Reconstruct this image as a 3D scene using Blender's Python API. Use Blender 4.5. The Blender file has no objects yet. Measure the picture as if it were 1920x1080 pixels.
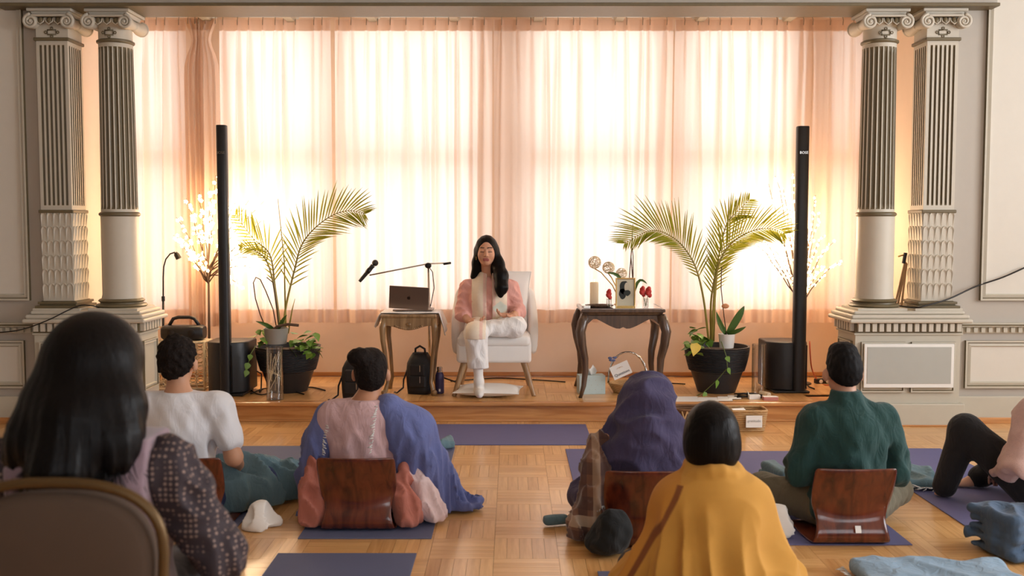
import bpy, math, random
import numpy as np
from mathutils import Vector, Matrix, noise as mnoise

random.seed(7)
PI = math.pi
scene = bpy.context.scene
COL = scene.collection

# ------------------------------------------------------------------ camera
CAMH, FPX, HORIZ = 1.45, 1867.0, 425.0
TILT = math.atan((540.0 - HORIZ) / FPX)
cam_data = bpy.data.cameras.new('camera')
cam_data.sensor_width = 36.0
cam_data.lens = FPX / 1920.0 * 36.0
cam_data.clip_end = 200
cam_data.dof.use_dof = True
cam_data.dof.focus_distance = 7.0
cam_data.dof.aperture_fstop = 3.2
cam = bpy.data.objects.new('camera', cam_data)
cam.location = (0, 0, CAMH)
cam.rotation_euler = (PI / 2 - TILT, 0, 0)
COL.objects.link(cam)
scene.camera = cam

# ------------------------------------------------------------------ world, daylight, exposure
scene.view_settings.view_transform = 'Standard'
scene.view_settings.look = 'None'
scene.view_settings.gamma = 1.0
scene.view_settings.use_curve_mapping = False
scene.view_settings.exposure = 0.3
world = bpy.data.worlds.new('overcast_sky')
scene.world = world
world.use_nodes = True
bg = world.node_tree.nodes['Background']
bg.inputs[0].default_value = (0.93, 0.96, 1.0, 1)
bg.inputs[1].default_value = 1.5


def area_light(name, loc, rot, sx, sy, power, color):
    d = bpy.data.lights.new(name, 'AREA')
    d.shape = 'RECTANGLE'
    d.size, d.size_y = sx, sy
    d.energy = power
    d.color = color
    o = bpy.data.objects.new(name, d)
    o.location = loc
    o.rotation_euler = rot
    COL.objects.link(o)
    return o


# daylight in front of the curtained windows, and through the hall's own windows to the right and behind
area_light('daylight_curtain_windows', (-0.1, 9.75, 2.0), (-PI / 2, 0, 0), 7.4, 3.0, 138, (1.0, 0.965, 0.91))
area_light('daylight_right_windows', (6.9, 3.6, 2.3), (0, PI / 2, 0), 2.4, 5.6, 480, (0.93, 0.96, 1.0))
area_light('daylight_back_windows', (2.6, -4.35, 2.4), (PI / 2, 0, 0), 6.6, 2.4, 130, (0.90, 0.95, 1.0))

# ------------------------------------------------------------------ pixel -> place
CT, ST = math.cos(TILT), math.sin(TILT)


def ray(px, py):
    a, b = (px - 960.0) / FPX, (540.0 - py) / FPX
    return Vector((a, CT + b * ST, -ST + b * CT))


def atY(px, py, Y):
    d = ray(px, py)
    s = Y / d.y
    return Vector((d.x * s, Y, CAMH + d.z * s))


def atZ(px, py, z=0.0):
    d = ray(px, py)
    s = (z - CAMH) / d.z
    return Vector((d.x * s, d.y * s, z))


def X_(px, Y, py=600):
    return atY(px, py, Y).x


def Z_(py, Y):
    return atY(960, py, Y).z


def V(*a):
    return Vector(a)


# ------------------------------------------------------------------ mesh builder
class MB:
    def __init__(self):
        self.v, self.f, self.m = [], [], []
        self.mi = 0

    def add(self, vs, fs):
        n = len(self.v)
        self.v += [tuple(p) for p in vs]
        self.f += [tuple(i + n for i in f) for f in fs]
        self.m += [self.mi] * len(fs)
        return self

    def box(self, c, s, rz=0.0, rx=0.0, ry=0.0, taper=1.0):
        M = Matrix.Translation(c) @ Matrix.Rotation(rz, 4, 'Z') @ Matrix.Rotation(ry, 4, 'Y') @ Matrix.Rotation(rx, 4, 'X')
        hx, hy, hz = s[0] / 2, s[1] / 2, s[2] / 2
        vs = []
        for z, t in ((-hz, taper), (hz, 1.0)):
            for x, y in ((-hx, -hy), (hx, -hy), (hx, hy), (-hx, hy)):
                vs.append(M @ Vector((x * t, y * t, z)))
        return self.add(vs, [(3, 2, 1, 0), (4, 5, 6, 7), (0, 1, 5, 4), (1, 2, 6, 5), (2, 3, 7, 6), (3, 0, 4, 7)])

    def bx(self, x0, x1, y0, y1, z0, z1):
        return self.box(((x0 + x1) / 2, (y0 + y1) / 2, (z0 + z1) / 2), (abs(x1 - x0), abs(y1 - y0), abs(z1 - z0)))

    def loft(self, rings, closed=True, caps=True):
        n = len(rings[0])
        vs = [p for r in rings for p in r]
        fs = []
        for i in range(len(rings) - 1):
            for j in range(n if closed else n - 1):
                k = (j + 1) % n
                fs.append((i * n + j, i * n + k, (i + 1) * n + k, (i + 1) * n + j))
        if caps and closed:
            fs.append(tuple(reversed(range(n))))
            fs.append(tuple((len(rings) - 1) * n + j for j in range(n)))
        return self.add(vs, fs)

    def lathe(self, prof, c=(0, 0, 0), n=24, sx=1.0, sy=1.0, M=None):
        rings = []
        for r, z in prof:
            ring = []
            for j in range(n):
                a = 2 * PI * j / n
                p = Vector((r * math.cos(a) * sx, r * math.sin(a) * sy, z))
                p = (M @ p) if M else p + Vector(c)
                ring.append(p)
            rings.append(ring)
        return self.loft(rings)

    def tube(self, pts, r, n=8, closed=False, flat=1.0):
        pts = [Vector(p) for p in pts]
        m = len(pts)
        rr = list(r) if hasattr(r, '__len__') else [r] * m
        rings = []
        up = None
        for i, p in enumerate(pts):
            if closed:
                t = pts[(i + 1) % m] - pts[i - 1]
            else:
                t = pts[min(i + 1, m - 1)] - pts[max(i - 1, 0)]
            if t.length < 1e-9:
                t = Vector((0, 0, 1))
            t.normalize()
            if up is None:
                up = Vector((0, 0, 1)) if abs(t.z) < 0.9 else Vector((1, 0, 0))
            s = t.cross(up)
            if s.length < 1e-6:
                s = t.cross(Vector((0.3, 1, 0.2)))
            s.normalize()
            u = s.cross(t).normalized()
            up = u
            rings.append([p + (s * math.cos(2 * PI * j / n) + u * flat * math.sin(2 * PI * j / n)) * rr[i] for j in range(n)])
        if closed:
            rings.append(rings[0])
            return self.loft(rings, caps=False)
        return self.loft(rings)

    def sphere(self, c, r, n=16, m=10, M=None):
        r = r if hasattr(r, '__len__') else (r, r, r)
        vs, fs = [], []
        T = (Matrix.Translation(c) @ M) if M else Matrix.Translation(c)
        vs.append(T @ Vector((0, 0, r[2])))
        for i in range(1, m):
            a = PI * i / m
            for j in range(n):
                b = 2 * PI * j / n
                vs.append(T @ Vector((r[0] * math.sin(a) * math.cos(b), r[1] * math.sin(a) * math.sin(b), r[2] * math.cos(a))))
        vs.append(T @ Vector((0, 0, -r[2])))
        for j in range(n):
            fs.append((0, 1 + j, 1 + (j + 1) % n))
        for i in range(m - 2):
            for j in range(n):
                a, b = 1 + i * n + j, 1 + i * n + (j + 1) % n
                fs.append((a, a + n, b + n, b))
        L = len(vs) - 1
        for j in range(n):
            fs.append((1 + (m - 2) * n + j, L, 1 + (m - 2) * n + (j + 1) % n))
        return self.add(vs, fs)

    def prism(self, poly, y0, y1, axis='y'):
        """poly of (a,b); extruded along an axis ('y': a=x,b=z; 'z': a=x,b=y; 'x': a=y,b=z)"""
        def mk(a, b, t):
            return (a, t, b) if axis == 'y' else ((a, b, t) if axis == 'z' else (t, a, b))
        n = len(poly)
        vs = [mk(a, b, y0) for a, b in poly] + [mk(a, b, y1) for a, b in poly]
        fs = [tuple(range(n)), tuple(reversed(range(n, 2 * n)))]
        for j in range(n):
            k = (j + 1) % n
            fs.append((k, j, n + j, n + k))
        return self.add(vs, fs)

    def grid(self, P):
        """P[i][j] points -> open sheet"""
        m, n = len(P), len(P[0])
        vs = [p for r in P for p in r]
        fs = [(i * n + j, i * n + j + 1, (i + 1) * n + j + 1, (i + 1) * n + j) for i in range(m - 1) for j in range(n - 1)]
        return self.add(vs, fs)

    def build(self, name, mat, parent=None, smooth=False, bevel=0.0, segs=2, world=False, solid=0.0, subd=0, recalc=True):
        me = bpy.data.meshes.new(name)
        me.from_pydata(self.v, [], self.f)
        mats = mat if isinstance(mat, (list, tuple)) else [mat]
        for k in mats:
            me.materials.append(k)
        if len(mats) > 1:
            me.polygons.foreach_set('material_index', self.m)
        if recalc:
            import bmesh
            bm = bmesh.new()
            bm.from_mesh(me)
            bmesh.ops.recalc_face_normals(bm, faces=bm.faces)
            bm.to_mesh(me)
            bm.free()
        return link(me, name, parent, smooth, bevel, segs, world, solid, subd)


def link(me, name, parent=None, smooth=False, bevel=0.0, segs=2, world=False, solid=0.0, subd=0):
    o = bpy.data.objects.new(name, me)
    COL.objects.link(o)
    if smooth:
        me.polygons.foreach_set('use_smooth', [True] * len(me.polygons))
        if smooth == 'angle':
            me.set_sharp_from_angle(angle=math.radians(40))
    if solid:
        s = o.modifiers.new('solid', 'SOLIDIFY')
        s.thickness = solid
        s.offset = 0
    if bevel:
        b = o.modifiers.new('bevel', 'BEVEL')
        b.width = bevel
        b.segments = segs
        b.limit_method = 'ANGLE'
        b.angle_limit = math.radians(40)
    if subd:
        s = o.modifiers.new('sub', 'SUBSURF')
        s.levels = s.render_levels = subd
    if parent is not None:
        o.parent = parent
        if world:
            o.matrix_parent_inverse = world_of(parent).inverted()
    return o


def world_of(o):
    M = Matrix.LocRotScale(o.location, o.rotation_euler, o.scale)
    if o.parent:
        M = world_of(o.parent) @ o.matrix_parent_inverse @ M
    return M


def tag(o, label=None, cat=None, group=None, kind=None):
    if label:
        o['label'] = label
    if cat:
        o['category'] = cat
    if group:
        o['group'] = group
    if kind:
        o['kind'] = kind
    return o


def thing(name, label, cat, loc=(0, 0, 0), rz=0.0, group=None):
    o = bpy.data.objects.new(name, None)
    o.empty_display_size = 0.1
    o.location = loc
    o.rotation_euler = (0, 0, rz)
    COL.objects.link(o)
    return tag(o, label, cat, group)


def piece(me, name, parent, loc=(0, 0, 0), rot=(0, 0, 0), scale=(1, 1, 1)):
    """a further object sharing mesh data"""
    o = bpy.data.objects.new(name, me)
    o.location = loc
    o.rotation_euler = rot
    o.scale = scale
    COL.objects.link(o)
    if parent is not None:
        o.parent = parent
    return o


# ------------------------------------------------------------------ materials
def srgb(r, g, b):
    def c(u):
        u /= 255.0
        return u / 12.92 if u <= 0.04045 else ((u + 0.055) / 1.055) ** 2.4
    return (c(r), c(g), c(b), 1.0)


def mul(c, k):
    return (min(1, c[0] * k), min(1, c[1] * k), min(1, c[2] * k), 1.0)


def mat(name, col, rough=0.6, metal=0.0, var=0.08, scale=12.0, bump=0.0, bscale=60.0, coat=0.0, sheen=0.0,
        spec=0.5, stretch=(1, 1, 1), attr=None, trans=0.0, emit=0.0, ecol=None, bdist=0.004):
    m = bpy.data.materials.new(name)
    m.use_nodes = True
    nt = m.node_tree
    N, L = nt.nodes, nt.links
    b = N['Principled BSDF']
    b.inputs['Roughness'].default_value = rough
    b.inputs['Metallic'].default_value = metal
    b.inputs['Specular IOR Level'].default_value = spec
    b.inputs['Coat Weight'].default_value = coat
    b.inputs['Sheen Weight'].default_value = sheen
    b.inputs['Transmission Weight'].default_value = trans
    tc = N.new('ShaderNodeTexCoord')
    mp = N.new('ShaderNodeMapping')
    mp.inputs['Scale'].default_value = stretch
    L.new(tc.outputs['Object'], mp.inputs[0])
    nz = N.new('ShaderNodeTexNoise')
    nz.inputs['Scale'].default_value = scale
    nz.inputs['Detail'].default_value = 4
    L.new(mp.outputs[0], nz.inputs[0])
    mx = N.new('ShaderNodeMix')
    mx.data_type = 'RGBA'
    L.new(nz.outputs['Fac'], mx.inputs['Factor'])
    if attr:
        at = N.new('ShaderNodeAttribute')
        at.attribute_name = attr
        for key, k in (('A', 1 - var), ('B', 1 + var)):
            vm = N.new('ShaderNodeVectorMath')
            vm.operation = 'SCALE'
            vm.inputs['Scale'].default_value = k
            L.new(at.outputs['Color'], vm.inputs[0])
            L.new(vm.outputs[0], [s for s in mx.inputs if s.name == key and s.type == 'RGBA'][0])
    else:
        [s for s in mx.inputs if s.name == 'A' and s.type == 'RGBA'][0].default_value = mul(col, 1 - var)
        [s for s in mx.inputs if s.name == 'B' and s.type == 'RGBA'][0].default_value = mul(col, 1 + var)
    out = [s for s in mx.outputs if s.type == 'RGBA'][0]
    L.new(out, b.inputs['Base Color'])
    if bump:
        n2 = N.new('ShaderNodeTexNoise')
        n2.inputs['Scale'].default_value = bscale
        n2.inputs['Detail'].default_value = 3
        L.new(mp.outputs[0], n2.inputs[0])
        bp = N.new('ShaderNodeBump')
        bp.inputs['Strength'].default_value = bump
        bp.inputs['Distance'].default_value = bdist
        L.new(n2.outputs['Fac'], bp.inputs['Height'])
        L.new(bp.outputs[0], b.inputs['Normal'])
    if emit:
        b.inputs['Emission Color'].default_value = ecol or col
        b.inputs['Emission Strength'].default_value = emit
    m['_out'] = 1
    return m


def wood(name, dark, light, rough=0.35, coat=0.2, scale=1.0, axis=0, islands=False, spec=0.5, uv=False):
    """stained wood: grain stretched along an axis; optional shade for each strip"""
    m = bpy.data.materials.new(name)
    m.use_nodes = True
    nt = m.node_tree
    N, L = nt.nodes, nt.links
    b = N['Principled BSDF']
    b.inputs['Roughness'].default_value = rough
    b.inputs['Coat Weight'].default_value = coat
    b.inputs['Coat Roughness'].default_value = 0.12
    b.inputs['Specular IOR Level'].default_value = spec
    tc = N.new('ShaderNodeTexCoord')
    mp = N.new('ShaderNodeMapping')
    st = [22 * scale, 22 * scale, 22 * scale]
    st[axis] = 1.6 * scale
    mp.inputs['Scale'].default_value = st
    L.new(tc.outputs['UV' if uv else 'Object'], mp.inputs[0])
    nz = N.new('ShaderNodeTexNoise')
    nz.inputs['Scale'].default_value = 2.0
    nz.inputs['Detail'].default_value = 6
    nz.inputs['Distortion'].default_value = 0.6
    L.new(mp.outputs[0], nz.inputs[0])
    fac = nz.outputs['Fac']
    if islands:
        g = N.new('ShaderNodeNewGeometry')
        oi = N.new('ShaderNodeObjectInfo')
        ad = N.new('ShaderNodeMath')
        ad.operation = 'ADD'
        L.new(g.outputs['Random Per Island'], ad.inputs[0])
        L.new(oi.outputs['Random'], ad.inputs[1])
        fr = N.new('ShaderNodeMath')
        fr.operation = 'FRACT'
        L.new(ad.outputs[0], fr.inputs[0])
        ma = N.new('ShaderNodeMath')
        ma.operation = 'MULTIPLY_ADD'
        ma.inputs[1].default_value = 0.20
        L.new(fr.outputs[0], ma.inputs[0])
        m2 = N.new('ShaderNodeMath')
        m2.operation = 'MULTIPLY_ADD'
        m2.inputs[1].default_value = 0.6
        m2.inputs[2].default_value = 0.1
        L.new(fac, m2.inputs[0])
        L.new(m2.outputs[0], ma.inputs[2])
        fac = ma.outputs[0]
    rp = N.new('ShaderNodeValToRGB')
    rp.color_ramp.elements[0].position = 0.28
    rp.color_ramp.elements[0].color = dark
    rp.color_ramp.elements[1].position = 0.74
    rp.color_ramp.elements[1].color = light
    L.new(fac, rp.inputs[0])
    L.new(rp.outputs[0], b.inputs['Base Color'])
    bp = N.new('ShaderNodeBump')
    bp.inputs['Strength'].default_value = 0.08
    bp.inputs['Distance'].default_value = 0.002
    L.new(nz.outputs['Fac'], bp.inputs['Height'])
    L.new(bp.outputs[0], b.inputs['Normal'])
    return m


def sheer(name, col, transl=0.62, clear=0.05, tcol=None):
    """curtain cloth that lets daylight through"""
    m = bpy.data.materials.new(name)
    m.use_nodes = True
    nt = m.node_tree
    N, L = nt.nodes, nt.links
    N.remove(N['Principled BSDF'])
    out = N['Material Output']
    d = N.new('ShaderNodeBsdfDiffuse')
    t = N.new('ShaderNodeBsdfTranslucent')
    c = N.new('ShaderNodeBsdfTransparent')
    tc = N.new('ShaderNodeTexCoord')
    mp = N.new('ShaderNodeMapping')
    mp.inputs['Scale'].default_value = (240, 240, 60)
    wv = N.new('ShaderNodeTexNoise')
    wv.inputs['Scale'].default_value = 1.0
    L.new(tc.outputs['Object'], mp.inputs[0])
    L.new(mp.outputs[0], wv.inputs[0])
    mx = N.new('ShaderNodeMix')
    mx.data_type = 'RGBA'
    mx.inputs[6].default_value = mul(col, 0.93)
    mx.inputs[7].default_value = mul(col, 1.04)
    L.new(wv.outputs['Fac'], mx.inputs[0])
    L.new(mx.outputs[2], d.inputs[0])
    t.inputs[0].default_value = tcol or col
    c.inputs[0].default_value = (1, 1, 1, 1)
    m1 = N.new('ShaderNodeMixShader')
    m1.inputs[0].default_value = transl
    L.new(d.outputs[0], m1.inputs[1])
    L.new(t.outputs[0], m1.inputs[2])
    m2 = N.new('ShaderNodeMixShader')
    m2.inputs[0].default_value = clear
    L.new(m1.outputs[0], m2.inputs[1])
    L.new(c.outputs[0], m2.inputs[2])
    L.new(m2.outputs[0], out.inputs[0])
    return m


def glass(name, col=(1, 1, 1, 1), gloss=0.12, rough=0.02):
    m = bpy.data.materials.new(name)
    m.use_nodes = True
    nt = m.node_tree
    N, L = nt.nodes, nt.links
    N.remove(N['Principled BSDF'])
    t = N.new('ShaderNodeBsdfTransparent')
    t.inputs[0].default_value = col
    g = N.new('ShaderNodeBsdfGlossy')
    g.inputs['Roughness'].default_value = rough
    lw = N.new('ShaderNodeLayerWeight')
    lw.inputs[0].default_value = 0.35
    ml = N.new('ShaderNodeMath')
    ml.operation = 'MULTIPLY_ADD'
    ml.inputs[1].default_value = 0.5
    ml.inputs[2].default_value = gloss * 0.4
    L.new(lw.outputs['Facing'], ml.inputs[0])
    mx = N.new('ShaderNodeMixShader')
    L.new(ml.outputs[0], mx.inputs[0])
    L.new(t.outputs[0], mx.inputs[1])
    L.new(g.outputs[0], mx.inputs[2])
    L.new(mx.outputs[0], N['Material Output'].inputs[0])
    return m


M = {}
M['wall'] = mat('painted_wall', srgb(182, 174, 163), 0.7, var=0.03, bump=0.05, bscale=90)
M['panel'] = mat('painted_panel', srgb(216, 210, 198), 0.7, var=0.03, bump=0.05, bscale=90)
M['trim'] = mat('painted_moulding', srgb(194, 187, 170), 0.5, var=0.04)
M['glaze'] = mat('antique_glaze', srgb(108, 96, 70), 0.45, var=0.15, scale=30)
M['cream'] = mat('cream_column_paint', srgb(200, 192, 176), 0.5, var=0.04)
M['alcove'] = mat('alcove_paint', srgb(240, 218, 196), 0.7, var=0.03)
M['ceiling'] = mat('ceiling_paint', srgb(235, 228, 218), 0.8, var=0.02)
M['parquet'] = wood('oak_parquet', srgb(194, 138, 78), srgb(242, 195, 132), 0.3, 0.35, islands=True, uv=True)
M['oak'] = wood('oak_board', srgb(176, 112, 58), srgb(216, 158, 98), 0.3, 0.3, scale=0.7)
M['shadowgap'] = mat('dark_joint', srgb(96, 62, 34), 0.7)
M['winframe'] = mat('white_window_frame', srgb(225, 215, 200), 0.5, var=0.02)
M['pane'] = glass('window_glass')
M['sheer'] = sheer('ivory_sheer', srgb(250, 230, 214), 0.60, 0.03, srgb(252, 236, 224))
M['sheer_dense'] = sheer('ivory_sheer_doubled', srgb(241, 215, 194), 0.32, 0.0)
M['steel'] = mat('brushed_steel', srgb(170, 165, 155), 0.3, 1.0, var=0.05)
M['black'] = mat('black_plastic', srgb(26, 25, 27), 0.45, var=0.2, scale=40, bump=0.1, bscale=200)
M['blackmetal'] = mat('black_painted_metal', srgb(30, 26, 24), 0.4, 0.3, var=0.1)
M['white'] = mat('white_paint', srgb(238, 236, 230), 0.6, var=0.03)
# ================================================================== the setting
XC = -0.105           # middle of the alcove
YW = 8.64             # window wall
YF = 7.30             # front walls of the hall
ZD = 0.149            # platform height
YD = 7.33             # platform front edge
ZE = Z_(14, 7.2)      # underside of the entablature
ZA = 3.42             # alcove ceiling


def struct(o, label=None):
    o['kind'] = 'structure'
    return o


# ---- floor with oak strips laid in squares
ST_W, ST_L = 0.057, 0.285


def strip_mesh(name, along_x=True):
    mb = MB()
    hx, hy = (ST_L / 2 - 0.0006, ST_W / 2 - 0.0006)
    mb.box((0, 0, -0.004), (2 * hx, 2 * hy, 0.008))
    me = bpy.data.meshes.new(name)
    me.from_pydata(mb.v, [], mb.f)
    uvl = me.uv_layers.new(name='UVMap')
    for lp in me.loops:
        co = me.vertices[lp.vertex_index].co
        uvl.data[lp.index].uv = (co.x, co.y)
    me.materials.append(M['parquet'])
    return me


def joined_strips(name, items, parent):
    """items of (x, y, z, rot90) -> one mesh of separate strips"""
    hx, hy = (ST_L / 2 - 0.0006, ST_W / 2 - 0.0006)
    vs, fs, uvs = [], [], []
    for k, (x, y, z, r) in enumerate(items):
        n = len(vs)
        ou, ov = random.uniform(0, 9), random.uniform(0, 9)
        c = [(-hx, -hy), (hx, -hy), (hx, hy), (-hx, hy)]
        for zz in (z - 0.008, z):
            for a, b in c:
                vs.append((x + (b if r else a), y + (a if r else b), zz))
        q = [(3, 2, 1, 0), (4, 5, 6, 7), (0, 1, 5, 4), (1, 2, 6, 5), (2, 3, 7, 6), (3, 0, 4, 7)]
        if r:
            q = [tuple(reversed(t)) for t in q]
        for t in q:
            fs.append(tuple(i + n for i in t))
            for i in t:
                uvs.append((c[i % 4][0] + ou, c[i % 4][1] + ov))
    me = bpy.data.meshes.new(name)
    me.from_pydata(vs, [], fs)
    uvl = me.uv_layers.new(name='UVMap')
    uvl.data.foreach_set('uv', [t for u in uvs for t in u])
    me.materials.append(M['parquet'])
    o = link(me, name, parent)
    o['kind'] = 'stuff'
    return o


floor = struct(MB().bx(-6.6, 6.6, -4.1, YW + 0.2, -0.12, -0.007).build('floor', M['shadowgap']))
strips = []
nx0, nx1 = int(-6.3 / ST_L), int(6.3 / ST_L)
for bi in range(nx0, nx1):
    for bj in range(-12, int(7.4 / ST_L) + 1):
        r = (bi + bj) % 2
        cx, cy = (bi + 0.5) * ST_L - 0.08, (bj + 0.5) * ST_L
        if cy > 7.35:
            continue
        for k in range(5):
            o_ = (k - 2) * ST_W
            strips.append((cx + (o_ if r else 0), cy + (0 if r else o_), 0.0, r))


def shown(s):
    x, y = s[0], s[1]
    if y < 3.0 or abs(x) > y * 0.52:
        return 0
    # strips left open between the mats and people count first
    u = x / y * FPX
    return (1.0 / (y ** 3)) * (3.0 if -150 < u < 130 else 1.0)


strips.sort(key=shown, reverse=True)
pm = strip_mesh('plank')
for s in strips[:300]:
    piece(pm, 'plank', floor, (s[0], s[1], s[2]), (0, 0, PI / 2 if s[3] else 0))
joined_strips('planks', strips[300:], floor)

# ---- platform
XI_L, XI_R = XC - 2.605, XC + 2.60
plat = MB()
plat.bx(XI_L, XI_R, YD + 0.025, 7.7, 0, ZD - 0.008)
plat.bx(XC - 3.15, XC + 3.15, 7.62, YW, 0, ZD - 0.008)
plat = struct(plat.build('stage_platform', M['oak']))
MB().box((XC, YD + 0.02, ZD - 0.014), (5.2, 0.075, 0.03)).build('nosing', M['oak'], plat, bevel=0.01)
MB().box((XC, YD + 0.018, 0.008), (5.2, 0.016, 0.016)).build('shoe_moulding', M['oak'], plat, bevel=0.004)
ds = []
for bi in range(-12, 12):
    for bj in range(0, 5):
        r = (bi + bj) % 2
        cx, cy = (bi + 0.5) * ST_L - 0.02, YD + 0.06 + (bj + 0.5) * ST_L
        for k in range(5):
            o_ = (k - 2) * ST_W
            x, y = cx + (o_ if r else 0), cy + (0 if r else o_)
            hx = ST_W / 2 if r else ST_L / 2
            lim = 2.6 if y < 7.68 else 3.14
            if abs(x - XC) + hx < lim and y + (ST_L if r else ST_W) / 2 < YW:
                ds.append((x, y, ZD, r))
joined_strips('platform_planks', ds, plat)

# ---- window wall
zs = Z_(583, YW)      # window sill
zh = Z_(44, YW)       # window head
openings = [(252, 352), (425, 618), (640, 905), (985, 1238), (1272, 1478), (1545, 1602)]
wx = [(X_(a, YW), X_(b, YW)) for a, b in openings]
wb = MB()
xl, xr = XC - 3.4, XC + 3.4
wb.bx(xl, xr, YW, YW + 0.14, 0, zs)
wb.bx(xl, xr, YW, YW + 0.14, zh, 3.6)
edges = [xl] + [t for p in wx for t in p] + [xr]
for i in range(0, len(edges), 2):
    wb.bx(edges[i], edges[i + 1], YW, YW + 0.14, zs, zh)
wall_rear = struct(wb.build('wall_rear', M['alcove']))
zm = Z_(296, YW)
for n, (a, b) in enumerate(wx):
    w = thing('window_%d' % (n + 1), None, None, ((a + b) / 2, YW + 0.09, zs))
    struct(w)
    f = MB()
    t = 0.05
    f.bx(a, a + t, YW + 0.05, YW + 0.12, zs, zh).bx(b - t, b, YW + 0.05, YW + 0.12, zs, zh)
    f.bx(a + t, b - t, YW + 0.05, YW + 0.12, zh - t, zh).bx(a + t, b - t, YW + 0.05, YW + 0.12, zs, zs + t)
    f.build('window_frame', M['winframe'], w, world=True)
    MB().bx(a + t, b - t, YW + 0.05, YW + 0.12, zm - 0.07, zm + 0.07).build('meeting_rail', M['winframe'], w, world=True)
    nm = 1 if b - a < 1.0 else 2
    cols = [a + t + (b - a - 2 * t) * k / nm for k in range(nm + 1)]
    for k in range(1, nm):
        for z0, z1 in ((zs + t, zm - 0.07), (zm + 0.07, zh - t)):
            MB().bx(cols[k] - 0.02, cols[k] + 0.02, YW + 0.06, YW + 0.11, z0, z1).build('mullion', M['winframe'], w, world=True)
    for k in range(nm):
        for z0, z1 in ((zs + t, zm - 0.07), (zm + 0.07, zh - t)):
            p0 = cols[k] + (0.02 if k else 0)
            p1 = cols[k + 1] - (0.02 if k < nm - 1 else 0)
            MB().bx(p0, p1, YW + 0.083, YW + 0.087, z0, z1).build('pane', M['pane'], w, world=True)
struct(MB().bx(XC - 3.15, XC + 3.15, YW - 0.016, YW, ZD, ZD + 0.035).build('baseboard_rear', M['oak'], bevel=0.004))

# ---- alcove side walls, ceiling, brackets
struct(MB().bx(XC - 3.45, XC - 3.15, 7.48, YW, 0, 3.6).build('wall_alcove_left', M['alcove']))
struct(MB().bx(XC + 3.15, XC + 3.45, 7.48, YW, 0, 3.6).build('wall_alcove_right', M['alcove']))
struct(MB().bx(XC - 3.45, XC + 3.45, 7.5, YW + 0.14, ZA, ZA + 0.1).build('ceiling_alcove', M['alcove']))
zb0, zb1 = Z_(30, 8.25), ZA
for n, px in enumerate((375, 534, 692, 849, 1010, 1166, 1322, 1490)):
    x = X_(px, 8.25, 24)
    b = MB()
    b.prism([(x - 0.035, zb0), (x + 0.035, zb0), (x + 0.055, zb0 + 0.06), (x + 0.055, zb1), (x - 0.055, zb1), (x - 0.055, zb0 + 0.06)], 8.25, 8.56)
    struct(b.build('trim_%d' % (n + 1), M['trim'], bevel=0.004))

# ---- entablature over the columns
e = MB()
e.bx(XC - 3.55, XC + 3.55, 7.17, 7.52, ZE + 0.02, 3.9)
e.mi = 1
e.bx(XC - 3.56, XC + 3.56, 7.150, 7.53, ZE, ZE + 0.025)
e.mi = 0
e.bx(XC - 3.6, XC + 3.6, 7.12, 7.17, ZE + 0.10, 3.9)
ent = struct(e.build('trim_9', [M['wall'], M['glaze']], bevel=0.006))
for k in range(44):
    x = XC - 3.45 + k * 0.1605
    MB().box((x, 7.135, ZE + 0.088), (0.07, 0.05, 0.03)).build('dentil', M['trim'], ent)

# ---- hall walls
zt = 4.2


def moulding(x0, x1, z0, z1, y, parent, w=0.045, d=0.03, name='panel_moulding', mats=None, axis='y', sgn=-1):
    """picture-frame moulding proud of a wall at plane y (or plane x when axis is 'x')"""
    mb = MB()
    prof = [(0.0, 0.0), (0.0, d), (w * 0.28, d), (w * 0.42, d * 0.55), (w * 0.8, d * 0.75), (w, 0.0)]
    rings = []
    for cx, cz, ix, iz in ((x0, z0, 1, 1), (x1, z0, -1, 1), (x1, z1, -1, -1), (x0, z1, 1, -1), (x0, z0, 1, 1)):
        rg = []
        for (o_, h) in prof:
            a, c = cx + ix * o_, cz + iz * o_
            rg.append((a, y + sgn * h, c) if axis == 'y' else (y + sgn * h, a, c))
        rings.append(rg)
    n = len(prof)
    vs = [p for r in rings for p in r]
    fs, mi = [], []
    for i in range(4):
        for j in range(n - 1):
            fs.append((i * n + j, i * n + j + 1, (i + 1) * n + j + 1, (i + 1) * n + j))
            mi.append(1 if j in (0, 2) else 0)
    mb.add(vs, fs)
    mb.m = mi
    return mb.build(name, mats or [M['trim'], M['glaze']], parent)


def dentil_rail(x0, x1, y, parent, sp=0.052):
    k = int((x1 - x0) / sp)
    for i in range(k):
        x = x0 + (i + 0.5) * (x1 - x0) / k
        MB().box((x, y, zr - 0.022), (0.028, 0.022, 0.034)).build('dentil', M['trim'], parent)


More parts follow.
